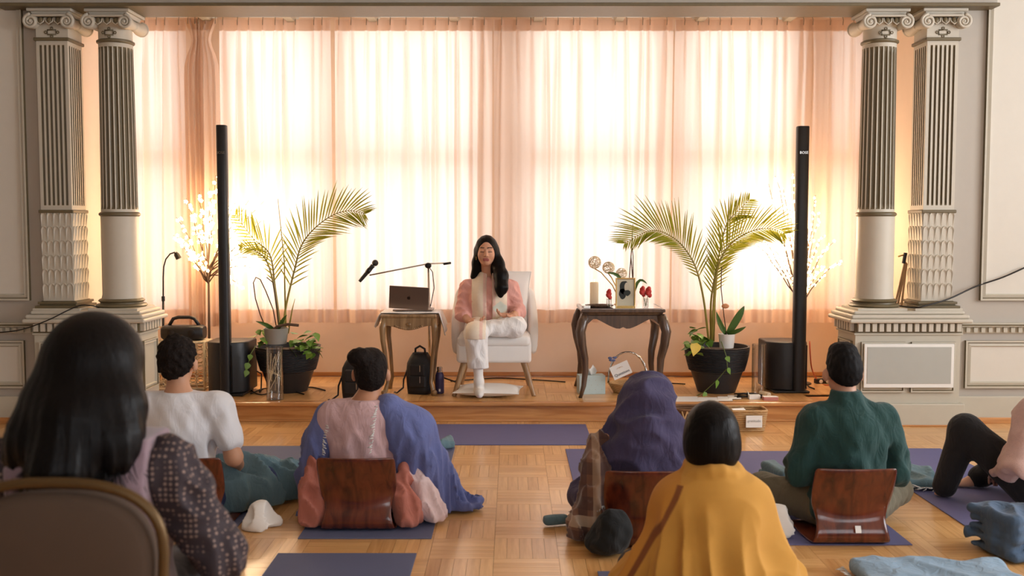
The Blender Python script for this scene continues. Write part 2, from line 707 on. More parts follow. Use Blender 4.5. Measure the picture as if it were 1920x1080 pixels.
zr = Z_(612, YF)
zp0, zp1 = Z_(563, YF), Z_(2, YF)
zq0, zq1 = Z_(727, YF), Z_(638, YF)
zbb = Z_(742, YF)
for side, x0, x1, xp, xq in (('left', -6.5, XC - 3.15, (-5.2, X_(60, YF)), (-4.6, X_(46, YF))), ('right', XC + 3.15, 6.5, (X_(1834, YF), 5.0), (X_(1810, YF), 4.4))):
    w = struct(MB().bx(x0, x1, YF, YF + 0.18, 0, zt).build('wall_' + side + '_of_stage', M['wall']))
    MB().bx(xp[0] + 0.04, xp[1] - 0.04, YF - 0.004, YF, zp0 + 0.04, zp1 + 0.3).build('wall_panel', M['panel'], w)
    moulding(xp[0], xp[1], zp0, zp1 + 0.34, YF, w, 0.05, 0.03)
    MB().bx(xq[0] + 0.04, xq[1] - 0.04, YF - 0.004, YF, zq0 + 0.04, zq1 - 0.04).build('wall_panel', M['panel'], w)
    moulding(xq[0], xq[1], zq0, zq1, YF, w, 0.05, 0.025)
    r = MB()
    r.bx(x0, x1, YF - 0.05, YF, zr, zr + 0.03)
    r.bx(x0, x1, YF - 0.012, YF, zr - 0.05, zr)
    r.mi = 1
    r.bx(x0, x1, YF - 0.055, YF, zr + 0.008, zr + 0.02)
    rail = struct(r.build('trim_' + ('10' if side == 'left' else '11'), [M['trim'], M['glaze']], bevel=0.003))
    if side == 'left':
        dentil_rail(-4.3, XC - 3.36, YF - 0.022, rail)
    else:
        dentil_rail(XC + 3.37, 4.3, YF - 0.022, rail)
    bb = MB().bx(x0, x1, YF - 0.022, YF, 0.04, zbb).build('baseboard_' + side, M['trim'], bevel=0.006)
    struct(bb)
    MB().bx(x0, x1, YF - 0.03, YF, 0, 0.045).build('shoe_moulding', M['oak'], bb, bevel=0.004)

# the rest of the hall, with the windows that light it from the right and from behind
wl = struct(MB().bx(-6.7, -6.5, -4.1, YF + 0.18, 0, zt).build('wall_left', M['wall']))
hall_ceiling = struct(MB().bx(-6.7, 6.7, -4.3, YF + 0.18, zt, zt + 0.12).build('ceiling', M['ceiling']))


def side_wall(name, fixed, lo, hi, wins, axis):
    z0, z1 = 1.1, 3.5
    mb = MB()

    def bx(a, b, c, d):
        if axis == 'x':
            mb.bx(fixed, fixed + 0.2, a, b, c, d)
        else:
            mb.bx(a, b, fixed - 0.2, fixed, c, d)
    bx(lo, hi, 0, z0)
    bx(lo, hi, z1, zt)
    ed = [lo] + [t for p in wins for t in p] + [hi]
    for i in range(0, len(ed), 2):
        bx(ed[i], ed[i + 1], z0, z1)
    o = struct(mb.build(name, M['wall']))
    return o


side_wall('wall_right', 6.5, -4.1, YF + 0.18, [(0.1, 1.9), (2.2, 4.0), (4.3, 6.0)], 'x')
side_wall('wall_behind_camera', -4.0, -6.5, 6.5, [(-0.6, 1.2), (1.7, 3.5), (4.0, 5.8)], 'y')
k = 7
for axis, f, wins in (('x', 6.6, [(0.1, 1.9), (2.2, 4.0), (4.3, 6.0)]), ('y', -4.1, [(-0.6, 1.2), (1.7, 3.5), (4.0, 5.8)])):
    for a, b in wins:
        mid = (a + b) / 2
        w = struct(thing('window_%d' % k, None, None, (f, mid, 1.1) if axis == 'x' else (mid, f, 1.1)))
        k += 1
        mb, pn = MB(), MB()

        def put(m_, a0, a1, z0, z1, th):
            if axis == 'x':
                m_.bx(f - th, f + th, a0, a1, z0, z1)
            else:
                m_.bx(a0, a1, f - th, f + th, z0, z1)
        for (a0, a1, z0, z1) in ((a, a + 0.06, 1.1, 3.5), (b - 0.06, b, 1.1, 3.5), (a, b, 1.1, 1.16), (a, b, 3.44, 3.5), (mid - 0.02, mid + 0.02, 1.16, 3.44), (a, b, 2.28, 2.32)):
            put(mb, a0, a1, z0, z1, 0.03)
        mb.build('window_frame', M['winframe'], w, world=True)
        for a0, a1 in ((a + 0.06, mid - 0.02), (mid + 0.02, b - 0.06)):
            for z0, z1 in ((1.16, 2.28), (2.32, 3.44)):
                p = MB()
                put(p, a0, a1, z0, z1, 0.002)
                p.build('pane', M['pane'], w, world=True)

# ---- pedestals with column and pilaster on each side
YP0, YP1 = 7.20, 7.585
zpt = Z_(583, 7.2) + 0.0     # top of the cornice
zsh0 = Z_(400, 7.28)         # ring between the plain and the fluted shaft
zcap = Z_(74, 7.28)          # astragal under the capital
zbase = zpt
scale_me = None


def spiral(cx, cz, r0, r1, turns, y, sgn, n=40):
    pts = []
    for i in range(n + 1):
        t = i / n
        a = PI / 2 + sgn * (-1) * 2 * PI * turns * t
        r = r0 + (r1 - r0) * t
        pts.append((cx + r * math.cos(a), y, cz + r * math.sin(a)))
    return pts


def capital(parent, cx, cy, hw, round_):
    """ionic capital between the astragal and the entablature"""
    z0, z1 = zcap, ZE
    H = z1 - z0
    mb = MB()
    if round_:
        mb.lathe([(0.118, z0), (0.118, z0 + H * 0.42), (0.135, z0 + H * 0.5), (0.15, z0 + H * 0.6)], (cx, cy, 0), 28)
    else:
        mb.box((cx, cy, z0 + H * 0.3), (hw * 2, hw * 2, H * 0.6))
    mb.build('capital_neck', M['cream'], parent, smooth='angle')
    a = MB()
    a.box((cx, cy, z1 - H * 0.05), (hw * 2 + 0.09, hw * 2 + 0.09, H * 0.1))
    a.box((cx, cy, z1 - H * 0.16), (hw * 2 + 0.05, hw * 2 + 0.05, H * 0.14), taper=0.93)
    a.build('abacus', M['cream'], parent, bevel=0.004)
    zc = z0 + H * 0.52
    for y in (cy - hw - 0.045, cy + hw + 0.045):
        band = MB()
        band.bx(cx - hw - 0.01, cx + hw + 0.01, y - 0.012, y + 0.012, z1 - H * 0.29, z1 - H * 0.22)
        band.build('volute_band', M['cream'], parent, bevel=0.004)
    for s in (-1, 1):
        vx = cx + s * (hw + 0.014)
        vol = MB()
        for y in (cy - hw - 0.05, cy + hw + 0.05):
            pts = spiral(vx, zc + H * 0.03, H * 0.24, H * 0.03, 2.1, y, s)
            vol.tube(pts, [0.0125 - 0.006 * i / 40 for i in range(41)], 8)
            vol.sphere((vx, y, zc + H * 0.03), (0.012, 0.012, 0.012), 8, 6)
        vol.build('volute', M['cream'], parent, smooth=True)
        bol = MB()
        prof = [(H * 0.23, -hw - 0.045), (H * 0.235, -hw - 0.02), (H * 0.17, -hw * 0.4), (H * 0.15, -0.01), (H * 0.175, 0.0), (H * 0.15, 0.01), (H * 0.17, hw * 0.4), (H * 0.235, hw + 0.02), (H * 0.23, hw + 0.045)]
        R = Matrix.Translation((vx, cy, zc + H * 0.03)) @ Matrix.Rotation(PI / 2, 4, 'X')
        bol.lathe(prof, n=20, M=R)
        bol.build('bolster', M['cream'], parent, smooth='angle')
    for k in range(3):
        ex = cx + (k - 1) * hw * 0.55
        for y in (cy - hw - 0.03,):
            MB().sphere((ex, y, z0 + H * 0.58), (0.020, 0.016, 0.026), 10, 8).build('egg_ornament', M['glaze'], parent, smooth=True)
            MB().tube([(ex - 0.027, y, z0 + H * 0.68), (ex - 0.024, y - 0.008, z0 + H * 0.55), (ex, y - 0.012, z0 + H * 0.46), (ex + 0.024, y - 0.008, z0 + H * 0.55), (ex + 0.027, y, z0 + H * 0.68)], 0.005, 6).build('egg_rim', M['cream'], parent, smooth=True)
    # the little lozenge on the neck
    yo = cy - (0.118 if round_ else hw) - 0.002
    zo = z0 + H * 0.22
    loz = MB()
    loz.tube([(cx - 0.03, yo, zo - 0.016), (cx + 0.03, yo, zo - 0.016), (cx + 0.03, yo, zo + 0.016), (cx - 0.03, yo, zo + 0.016)], 0.006, 6, closed=True)
    for dx, dz in ((-0.043, 0), (0.043, 0), (0, 0.028), (0, -0.028)):
        loz.tube([(cx + dx + 0.009 * math.cos(t), yo, zo + dz + 0.009 * math.sin(t)) for t in [i * PI / 4 for i in range(8)]], 0.004, 5, closed=True)
    loz.build('lozenge_ornament', M['glaze'], parent, smooth=True)


def torus_prof(r, z0, z1, n=6):
    return [(r - 0.012 + 0.024 * math.sin(PI * i / n) * 0.6, z0 + (z1 - z0) * i / n) for i in range(n + 1)]


def round_column(cx, cy, name_):
    c = struct(thing(name_, None, None, (cx, cy, zpt)))
    R0, R1, R2 = 0.134, 0.129, 0.119
    zb = Z_(561, 7.25)
    b = MB()
    b.box((cx, cy, zpt + 0.008), (0.36, 0.36, 0.02))
    b.build('plinth', M['cream'], c, world=True, bevel=0.003)
    b = MB()
    h = zb - zpt - 0.018
    z = zpt + 0.018
    b.lathe([(0.172, z), (0.182, z + h * 0.18), (0.172, z + h * 0.38), (0.152, z + h * 0.42), (0.15, z + h * 0.55), (0.156, z + h * 0.6), (0.165, z + h * 0.75), (0.156, z + h * 0.9), (0.142, z + h)], (cx, cy, 0), 40)
    b.build('base_moulding', M['glaze'], c, world=True, smooth='angle')
    MB().lathe([(0.14, zb - 0.002), (R0, zb + 0.03), (R0, zsh0 - 0.02)], (cx, cy, 0), 40).build('plain_shaft', M['cream'], c, world=True, smooth='angle')
    MB().lathe([(R0, zsh0 - 0.022), (R0 + 0.012, zsh0 - 0.012), (R0 + 0.012, zsh0), (R0, zsh0 + 0.01)], (cx, cy, 0), 40).build('shaft_ring', M['glaze'], c, world=True, smooth='angle')
    # fluted shaft
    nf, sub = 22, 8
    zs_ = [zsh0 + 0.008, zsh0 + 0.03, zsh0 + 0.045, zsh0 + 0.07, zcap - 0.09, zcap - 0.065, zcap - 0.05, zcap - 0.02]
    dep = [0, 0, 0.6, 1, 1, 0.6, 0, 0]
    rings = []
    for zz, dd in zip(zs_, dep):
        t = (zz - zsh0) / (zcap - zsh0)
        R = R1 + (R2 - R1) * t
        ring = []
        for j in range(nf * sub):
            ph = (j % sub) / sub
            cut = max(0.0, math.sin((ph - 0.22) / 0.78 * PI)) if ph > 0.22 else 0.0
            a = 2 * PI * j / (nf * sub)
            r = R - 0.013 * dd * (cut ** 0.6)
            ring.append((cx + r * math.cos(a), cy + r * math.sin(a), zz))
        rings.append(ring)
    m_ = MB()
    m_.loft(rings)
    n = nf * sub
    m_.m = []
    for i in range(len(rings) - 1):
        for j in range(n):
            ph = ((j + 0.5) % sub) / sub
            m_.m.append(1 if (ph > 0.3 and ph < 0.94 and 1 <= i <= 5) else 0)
    m_.m += [0, 0]
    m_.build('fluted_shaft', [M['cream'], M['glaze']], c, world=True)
    MB().lathe([(R2, zcap - 0.022), (R2 + 0.014, zcap - 0.012), (R2 + 0.014, zcap), (R2, zcap + 0.008)], (cx, cy, 0), 40).build('astragal', M['glaze'], c, world=True, smooth='angle')
    q = len(bpy.data.objects)
    before = set(bpy.data.objects)
    capital(None, cx, cy, 0.115, True)
    for o in set(bpy.data.objects) - before:
        o.parent = c
        o.matrix_parent_inverse = world_of(c).inverted()
    return c


def notch_side(n_fl, w, d, dd):
    """points along a fluted flat face of width w, as (s, depth)"""
    pts = [(0.0, 0.0)]
    m_ = w * 0.07
    p = (w - 2 * m_) / n_fl
    for k in range(n_fl):
        a = m_ + k * p + p * 0.24
        b = m_ + (k + 1) * p - p * 0.24
        pts += [(a, 0), (a + 0.002, d * dd * 0.7), ((a + b) / 2, d * dd), (b - 0.002, d * dd * 0.7), (b, 0)]
    return pts


def pilaster(x0, x1, y0, y1, inner, name_):
    """square pilaster; inner is +1 when the visible flank faces +x"""
    cx, cy = (x0 + x1) / 2, (y0 + y1) / 2
    c = struct(thing(name_, None, None, (cx, cy, zpt)))
    zb = Z_(565, 7.2)
    zl = Z_(398, 7.25)
    h = zb - zpt - 0.018
    b = MB()
    w, d = (x1 - x0), (y1 - y0)
    b.box((cx, cy, zpt + 0.008), (w + 0.12, d + 0.1, 0.02))
    b.build('plinth', M['cream'], c, world=True, bevel=0.003)
    b = MB()
    for (e_, q0, q1) in ((0.09, 0.0, 0.36), (0.04, 0.36, 0.58), (0.06, 0.58, 0.9), (0.02, 0.9, 1.0)):
        b.box((cx, cy, zpt + 0.018 + h * (q0 + q1) / 2), (w + e_, d + e_, h * (q1 - q0)))
    b.build('base_moulding', M['glaze'], c, world=True, bevel=0.008, segs=3)
    MB().bx(x0, x1, y0, y1, zb, zl).build('scaled_shaft', M['cream'], c, world=True)
    b = MB()
    b.box((cx, cy, zl + 0.006), (w + 0.028, d + 0.028, 0.024))
    b.build('shaft_ring', M['glaze'], c, world=True, bevel=0.006)
    # fluted shaft: front (-y) and inner flank carry the flutes
    zz = [zl + 0.016, zl + 0.05, zl + 0.065, zcap - 0.06, zcap - 0.045, zcap - 0.012]
    dd = [0, 0.0, 1, 1, 0.0, 0]
    rings = []
    for z, q in zip(zz, dd):
        ring = []
        for s, dp in notch_side(6, w, 0.012, q):
            ring.append((x0 + s, y0 + dp, z))
        if inner > 0:
            for s, dp in notch_side(6, d, 0.012, q):
                ring.append((x1 - dp, y0 + s, z))
            ring += [(x1, y1, z), (x0, y1, z)]
        else:
            ring += [(x1, y0, z), (x1, y1, z)]
            for s, dp in notch_side(6, d, 0.012, q):
                ring.append((x0 + dp, y1 - s, z))
        rings.append(ring)
    m_ = MB()
    m_.loft(rings)
    n = len(rings[0])
    m_.m = []
    for i in range(len(rings) - 1):
        for j in range(n):
            p, k2 = Vector(rings[2][j]), Vector(rings[2][(j + 1) % n])
            mid = (p + k2) / 2
            ins = (mid.y - y0 > 0.002 and mid.x > x0 + 0.001 and mid.x < x1 - 0.002 and (mid.y < y0 + 0.013))
            flank = (x1 - mid.x if inner > 0 else mid.x - x0)
            ins = ins or (0.002 < flank < 0.013 and y0 + 0.004 < mid.y < y1 - 0.004)
            m_.m.append(1 if ins and 1 <= i <= 3 else 0)
    m_.m += [0, 0]
    m_.build('fluted_shaft', [M['cream'], M['glaze']], c, world=True)
    b = MB()
    b.box((cx, cy, zcap - 0.004), (w + 0.03, d + 0.03, 0.024))
    b.build('astragal', M['glaze'], c, world=True, bevel=0.006)
    # scales on the lower shaft
    nc, nr = 5, 6
    H = zl - zb - 0.02
    sw, sh = w / nc, H / nr
    pr = []
    for t in range(9):
        a = PI * t / 8
        pr.append((-sw * 0.47 * math.cos(a), sh * 0.30 * math.sin(a)))
    sc = MB()
    outer = [(u, v + sh * 0.32) for u, v in pr]
    # a leaf-like scale: arched top edge standing proud, flat towards the foot
    vs = [(-sw * 0.47, 0.0, -sh * 0.5)] + [(u, -0.010, v) for u, v in outer] + [(sw * 0.47, 0.0, -sh * 0.5)]
    vb = [(-sw * 0.47, 0.002, -sh * 0.5)] + [(u * 1.02, 0.002, v + 0.004) for u, v in outer] + [(sw * 0.47, 0.002, -sh * 0.5)]
    vi = [(-sw * 0.3, -0.001, -sh * 0.5)] + [(u * 0.72, -0.003, v * 0.8 - 0.004) for u, v in outer] + [(sw * 0.3, -0.001, -sh * 0.5)]
    k = len(vs)
    sc.add(vs + vb + vi, [(i, i + 1, k + i + 1, k + i) for i in range(k - 1)] + [(i, 2 * k + i, 2 * k + i + 1, i + 1) for i in range(k - 1)] + [tuple(2 * k + i for i in range(k))])
    proto = sc.build('scale', M['cream'], c)
    me = proto.data
    first = True
    for face in ('front', 'flank'):
        wid = w if face == 'front' else d
        for i in range(nr):
            for j in range(nc):
                s = (j + 0.5) * wid / nc
                z = zb + 0.01 + (i + 0.5) * sh
                if face == 'front':
                    loc, rz = (x0 + s, y0, z), 0.0
                elif inner > 0:
                    loc, rz = (x1, y0 + s, z), PI / 2
                else:
                    loc, rz = (x0, y0 + s, z), -PI / 2
                o = proto if first else piece(me, 'scale', c)
                first = False
                o.location = Vector(loc) - Vector(c.location)
                o.rotation_euler = (0, 0, rz)
                o.scale = (wid / w, 1, 1)
    before = set(bpy.data.objects)
    capital(None, cx, cy, 0.115, False)
    for o in set(bpy.data.objects) - before:
        o.parent = c
        o.matrix_parent_inverse = world_of(c).inverted()
    return c


def pedestal(xa, xb, inner, name_, left):
    c = struct(thing(name_, None, None, ((xa + xb) / 2, 7.4, 0)))
    zt_ = zpt
    zc0 = Z_(606, 7.16)
    MB().bx(xa, xb, YP0, YP1, 0.0, zc0 - 0.01).build('pedestal_body', M['trim'], c, world=True)
    MB().bx(xa - 0.03, xb + 0.03, YP0 - 0.035, YP1 + 0.0, 0, Z_(757, 7.17)).build('pedestal_plinth', M['trim'], c, world=True, bevel=0.008)
    MB().bx(xa - 0.038, xb + 0.038, YP0 - 0.043, YP1 + 0.0, 0, 0.012).build('pedestal_shoe', M['oak'], c, world=True, bevel=0.004)
    k = MB()
    hh = zt_ - zc0
    k.bx(xa - 0.062, xb + 0.062, YP0 - 0.062, YP1 + 0.062, zc0, zc0 + hh * 0.35)
    k.bx(xa - 0.045, xb + 0.045, YP0 - 0.045, YP1 + 0.045, zc0 + hh * 0.35, zc0 + hh * 0.7)
    k.bx(xa - 0.02, xb + 0.02, YP0 - 0.02, YP1 + 0.02, zc0 + hh * 0.7, zt_)
    k.build('cornice', M['cream'], c, world=True, bevel=0.012, segs=3)
    MB().bx(xa - 0.012, xb + 0.012, YP0 - 0.012, YP1 + 0.012, zc0 - 0.09, zc0 - 0.075).build('cornice_bead', M['trim'], c, world=True, bevel=0.003)
    MB().bx(xa - 0.006, xb + 0.006, YP0 - 0.006, YP1 + 0.006, zc0 - 0.075, zc0).build('dentil_band', M['glaze'], c, world=True)
    n = 15
    for i in range(n):
        x = xa + (i + 0.5) * (xb - xa) / n
        MB().bx(x - 0.016, x + 0.016, YP0 - 0.035, YP0, zc0 - 0.062, zc0 - 0.004).build('dentil', M['cream'], c, world=True)
    xs = xb if inner > 0 else xa
    for i in range(7):
        y = YP0 + (i + 0.5) * (YP1 - YP0) / 7
        MB().bx(min(xs, xs + inner * 0.035), max(xs, xs + inner * 0.035), y - 0.016, y + 0.016, zc0 - 0.062, zc0 - 0.004).build('dentil', M['cream'], c, world=True)
    z0, z1 = Z_(735, YP0), Z_(641, YP0)
    xm = (xa + xb) / 2
    for p0, p1 in ((xa + 0.04, xm - 0.022), (xm + 0.022, xb - 0.04)):
        o = moulding(p0, p1, z0, z1, YP0, None, 0.04, 0.02)
        o.parent = c
        o.matrix_parent_inverse = world_of(c).inverted()
        MB().bx(p0 + 0.035, p1 - 0.035, YP0 - 0.004, YP0, z0 + 0.035, z1 - 0.035).build('pedestal_panel', M['panel'], c, world=True)
    o = moulding(YP0 + 0.05, YP1 - 0.05, z0, z1, xs, None, 0.035, 0.02, axis='x', sgn=inner)
    o.parent = c
    o.matrix_parent_inverse = world_of(c).inverted()
    return c


pedestal(XC - 3.365, XC - 2.605, 1, 'column_pedestal', True)
pedestal(XC + 2.60, XC + 3.365, -1, 'column_pedestal', False)
round_column(XC - 2.796, 7.385, 'round_column')
round_column(XC + 2.796, 7.385, 'round_column')
pilaster(XC - 3.315, XC - 3.09, 7.25, 7.49, 1, 'pilaster')
pilaster(XC + 3.09, XC + 3.315, 7.25, 7.49, -1, 'pilaster')
# ================================================================== curtains
ZROD = Z_(33, 8.5)
ZHEM = Z_(604, 8.5)
YC = 8.47


def curtain(px0, px1, label, n_pleat, seed, mat_key='sheer', amp=0.07, y=YC, bunch=0.0, hem_dz=0.0):
    rnd = random.Random(seed)
    x0, x1 = X_(px0, y), X_(px1, y)
    root = thing('curtain', label, 'curtain', ((x0 + x1) / 2, y, ZHEM), 0, 'curtains along the window wall')
    W = x1 - x0
    nu = max(40, int(n_pleat * 16))
    # pleat centres with a little irregularity
    cen = [(k + 0.5 + rnd.uniform(-0.3, 0.3)) / n_pleat for k in range(n_pleat)]
    amps = [rnd.choice((0.25, 0.5, 0.8, 1.1)) * rnd.uniform(0.8, 1.2) for _ in cen]
    wid = [rnd.uniform(0.7, 1.7) for _ in cen]
    ph = [rnd.uniform(0, 6.28) for _ in range(6)]
    zt_, zb_ = ZROD - 0.02, ZHEM + hem_dz

    def surf(u, t):
        """u along the rod, t 0 at the top and 1 at the hem"""
        d = 0.0
        q = 0.0
        for c, am, wd in zip(cen, amps, wid):
            s = (u - c) * n_pleat + 0.25 * t * math.sin(c * 40)
            w_ = 0.12 + 0.20 * min(1.0, t * 1.5) * wd
            a = math.exp(-(s / w_) ** 2) * (1 + (am - 1) * min(1.0, t * 5))
            q = max(q, a)
        ease = min(1.0, t * 6.0)
        f = q * (0.016 + amp * ease) - 0.012
        f += 0.010 * ease * math.sin(2 * PI * u * n_pleat * 0.5 + ph[0] + t * 1.3) + 0.008 * t * math.sin(2 * PI * u * n_pleat * 1.7 + ph[1] - t)
        xs = x0 + W * u + 0.012 * t * math.sin(u * 9 + ph[2]) + bunch * t * (0.5 - u) * 0
        if bunch:
            g = math.sin(PI * min(1.0, t * 9)) if t < 0.11 else 0.0
            xs = (x0 + x1) / 2 + (u - 0.5) * W * (1.0 - bunch * math.exp(-((t - 0.07) / 0.05) ** 2))
            f *= 1.4
        return (xs, y - f, zt_ + (zb_ - zt_) * t)

    nt_ = 30
    ts = [0, 0.012, 0.03, 0.05, 0.07] + [0.09 + 0.91 * i / (nt_ - 1) for i in range(nt_)]
    body = MB()
    body.grid([[surf(j / nu, t) for j in range(nu + 1)] for t in ts])
    body.build('curtain_cloth', M[mat_key], root, smooth=True, world=True, recalc=False)
    # doubled cloth: heading band and hem
    for nm, tt, off in (('heading_band', [0.0, 0.012, 0.025, 0.038], 0.004), ('hem', [0.955, 0.97, 0.985, 1.0], 0.004)):
        h = MB()
        h.grid([[tuple(Vector(surf(j / nu, t)) + Vector((0, off, 0))) for j in range(nu + 1)] for t in tt])
        h.build(nm, M['sheer_dense'], root, smooth=True, world=True, recalc=False)
    for c in cen:
        x = x0 + W * c
        MB().tube([(x, y - 0.012, zt_ - 0.05), (x + 0.002, y - 0.016, zt_ - 0.01), (x, y + 0.012, ZROD + 0.018), (x, y + 0.019, ZROD + 0.012)], 0.0035, 5).build('curtain_hook', M['steel'], root, world=True)
    return root


rod = MB()
rod.tube([(XC - 3.1, YC + 0.03, ZROD + 0.012), (XC + 3.1, YC + 0.03, ZROD + 0.012)], 0.009, 8)
rod = rod.build('curtain_rod', M['steel'], smooth=True)
tag(rod, 'long thin metal curtain rod along the top of the windows', 'curtain rod')
curtain(246, 358, 'ivory sheer curtain beside the left round column', 5, 1)
curtain(354, 418, 'bunched peach curtain behind the black tower speaker on the left', 5, 2, 'sheer_dense', 0.05, YC - 0.05, bunch=0.45, hem_dz=-0.03)
curtain(420, 625, 'ivory sheer curtain behind the left palm', 9, 3)
curtain(633, 924, 'ivory sheer curtain behind the laptop table', 12, 4, amp=0.075)
curtain(926, 1258, 'ivory sheer curtain behind the altar table', 13, 5, amp=0.075)
curtain(1261, 1626, 'ivory sheer curtain behind the right palm and twig lights', 15, 6)
# ================================================================== things on the platform
M['walnut'] = wood('dark_walnut', srgb(58, 42, 33), srgb(104, 80, 62), 0.3, 0.3, axis=2, scale=0.8)
M['bronzewood'] = wood('gilded_wood', srgb(112, 82, 50), srgb(168, 134, 92), 0.35, 0.2, axis=2)
M['legwood'] = wood('pale_oak_leg', srgb(138, 102, 66), srgb(184, 146, 102), 0.4, 0.1, axis=2)
M['cloth_w'] = mat('white_cotton', srgb(240, 236, 230), 0.85, var=0.03, bump=0.15, bscale=25, sheen=0.2)
M['upholstery'] = mat('white_upholstery', srgb(236, 231, 225), 0.85, var=0.03, bump=0.2, bscale=220, sheen=0.3, bdist=0.001)
M['alu'] = mat('space_grey_aluminium', srgb(128, 110, 98), 0.32, 0.85, var=0.03)
M['chrome'] = mat('polished_chrome', srgb(200, 196, 190), 0.15, 1.0, var=0.02)
M['nylon'] = mat('black_nylon', srgb(24, 23, 26), 0.6, var=0.25, scale=30, bump=0.3, bscale=300)
M['navy_plastic'] = mat('deep_purple_bottle', srgb(62, 52, 88), 0.35, 0.2, var=0.1)
M['paper'] = mat('white_paper', srgb(240, 238, 234), 0.8, var=0.02)
M['ink'] = mat('blue_black_ink', srgb(40, 48, 72), 0.7)
M['pencil'] = mat('grey_pencil', srgb(190, 190, 190), 0.8)
M['rattan'] = mat('woven_rattan', srgb(190, 150, 100), 0.6, var=0.25, scale=30, bump=0.4, bscale=120)
M['rattan_d'] = mat('brown_seagrass', srgb(120, 84, 56), 0.65, var=0.35, scale=35, bump=0.4, bscale=120)
M['rattan_p'] = mat('pale_rope', srgb(226, 206, 170), 0.6, var=0.15, scale=30, bump=0.3, bscale=120)
M['gold'] = mat('brass', srgb(196, 160, 96), 0.3, 0.9, var=0.06)
M['wax'] = sheer('ivory_wax', srgb(248, 240, 222), 0.45, 0.0)
M['glass'] = glass('clear_glass', (0.96, 0.97, 0.97, 1), 0.2)
M['rose'] = mat('red_rose', srgb(186, 36, 28), 0.55, var=0.2, scale=40, sheen=0.3)
M['stem'] = mat('green_stem', srgb(96, 110, 54), 0.55, var=0.2)
M['pothos'] = mat('pothos_leaf', srgb(112, 148, 58), 0.4, var=0.25, scale=25)
M['yellowleaf'] = mat('yellowed_leaf', srgb(226, 190, 74), 0.45, var=0.1)
M['orchid_leaf'] = mat('orchid_leaf', srgb(72, 104, 44), 0.35, var=0.2)
M['palm'] = sheer('palm_leaflet', srgb(122, 134, 54), 0.42, 0.0, srgb(166, 164, 58))
M['palm_stem'] = mat('palm_stem', srgb(150, 138, 62), 0.5, var=0.2)
M['soil'] = mat('potting_soil', srgb(52, 38, 28), 0.95, var=0.3, scale=60, bump=0.6, bscale=80)
M['planter'] = mat('black_ribbed_planter', srgb(38, 36, 38), 0.5, var=0.15)
M['bark'] = mat('brown_twig', srgb(84, 58, 38), 0.7, var=0.2)
M['blossom'] = mat('lit_blossom', srgb(255, 236, 200), 0.5, emit=14.0, ecol=(1.0, 0.72, 0.40, 1))
M['bluebox'] = mat('pale_blue_card', srgb(186, 204, 204), 0.7, var=0.06)
M['ceramic'] = mat('white_ceramic', srgb(240, 238, 234), 0.25, var=0.02)
M['greypot'] = mat('grey_ceramic', srgb(150, 146, 138), 0.4, var=0.06)
M['boardgrey'] = mat('grey_board', srgb(178, 178, 170), 0.7, var=0.03)
M['redcable'] = mat('orange_cable', srgb(196, 74, 38), 0.5)


def text_part(body, size, mat_, parent, loc, rot, name='lettering', ext=0.0006):
    cu = bpy.data.curves.new(name, 'FONT')
    cu.body = body
    cu.size = size
    cu.extrude = ext
    cu.align_x = 'CENTER'
    cu.align_y = 'CENTER'
    tmp = bpy.data.objects.new(name, cu)
    COL.objects.link(tmp)
    me = bpy.data.meshes.new_from_object(tmp.evaluated_get(bpy.context.evaluated_depsgraph_get()))
    bpy.data.objects.remove(tmp)
    me.materials.clear()
    me.materials.append(mat_)
    o = link(me, name, parent)
    o.location = loc
    o.rotation_euler = rot
    return o


def rel(root, p):
    """world point -> local point of an unrotated thing"""
    return Vector(p) - Vector(root.location)


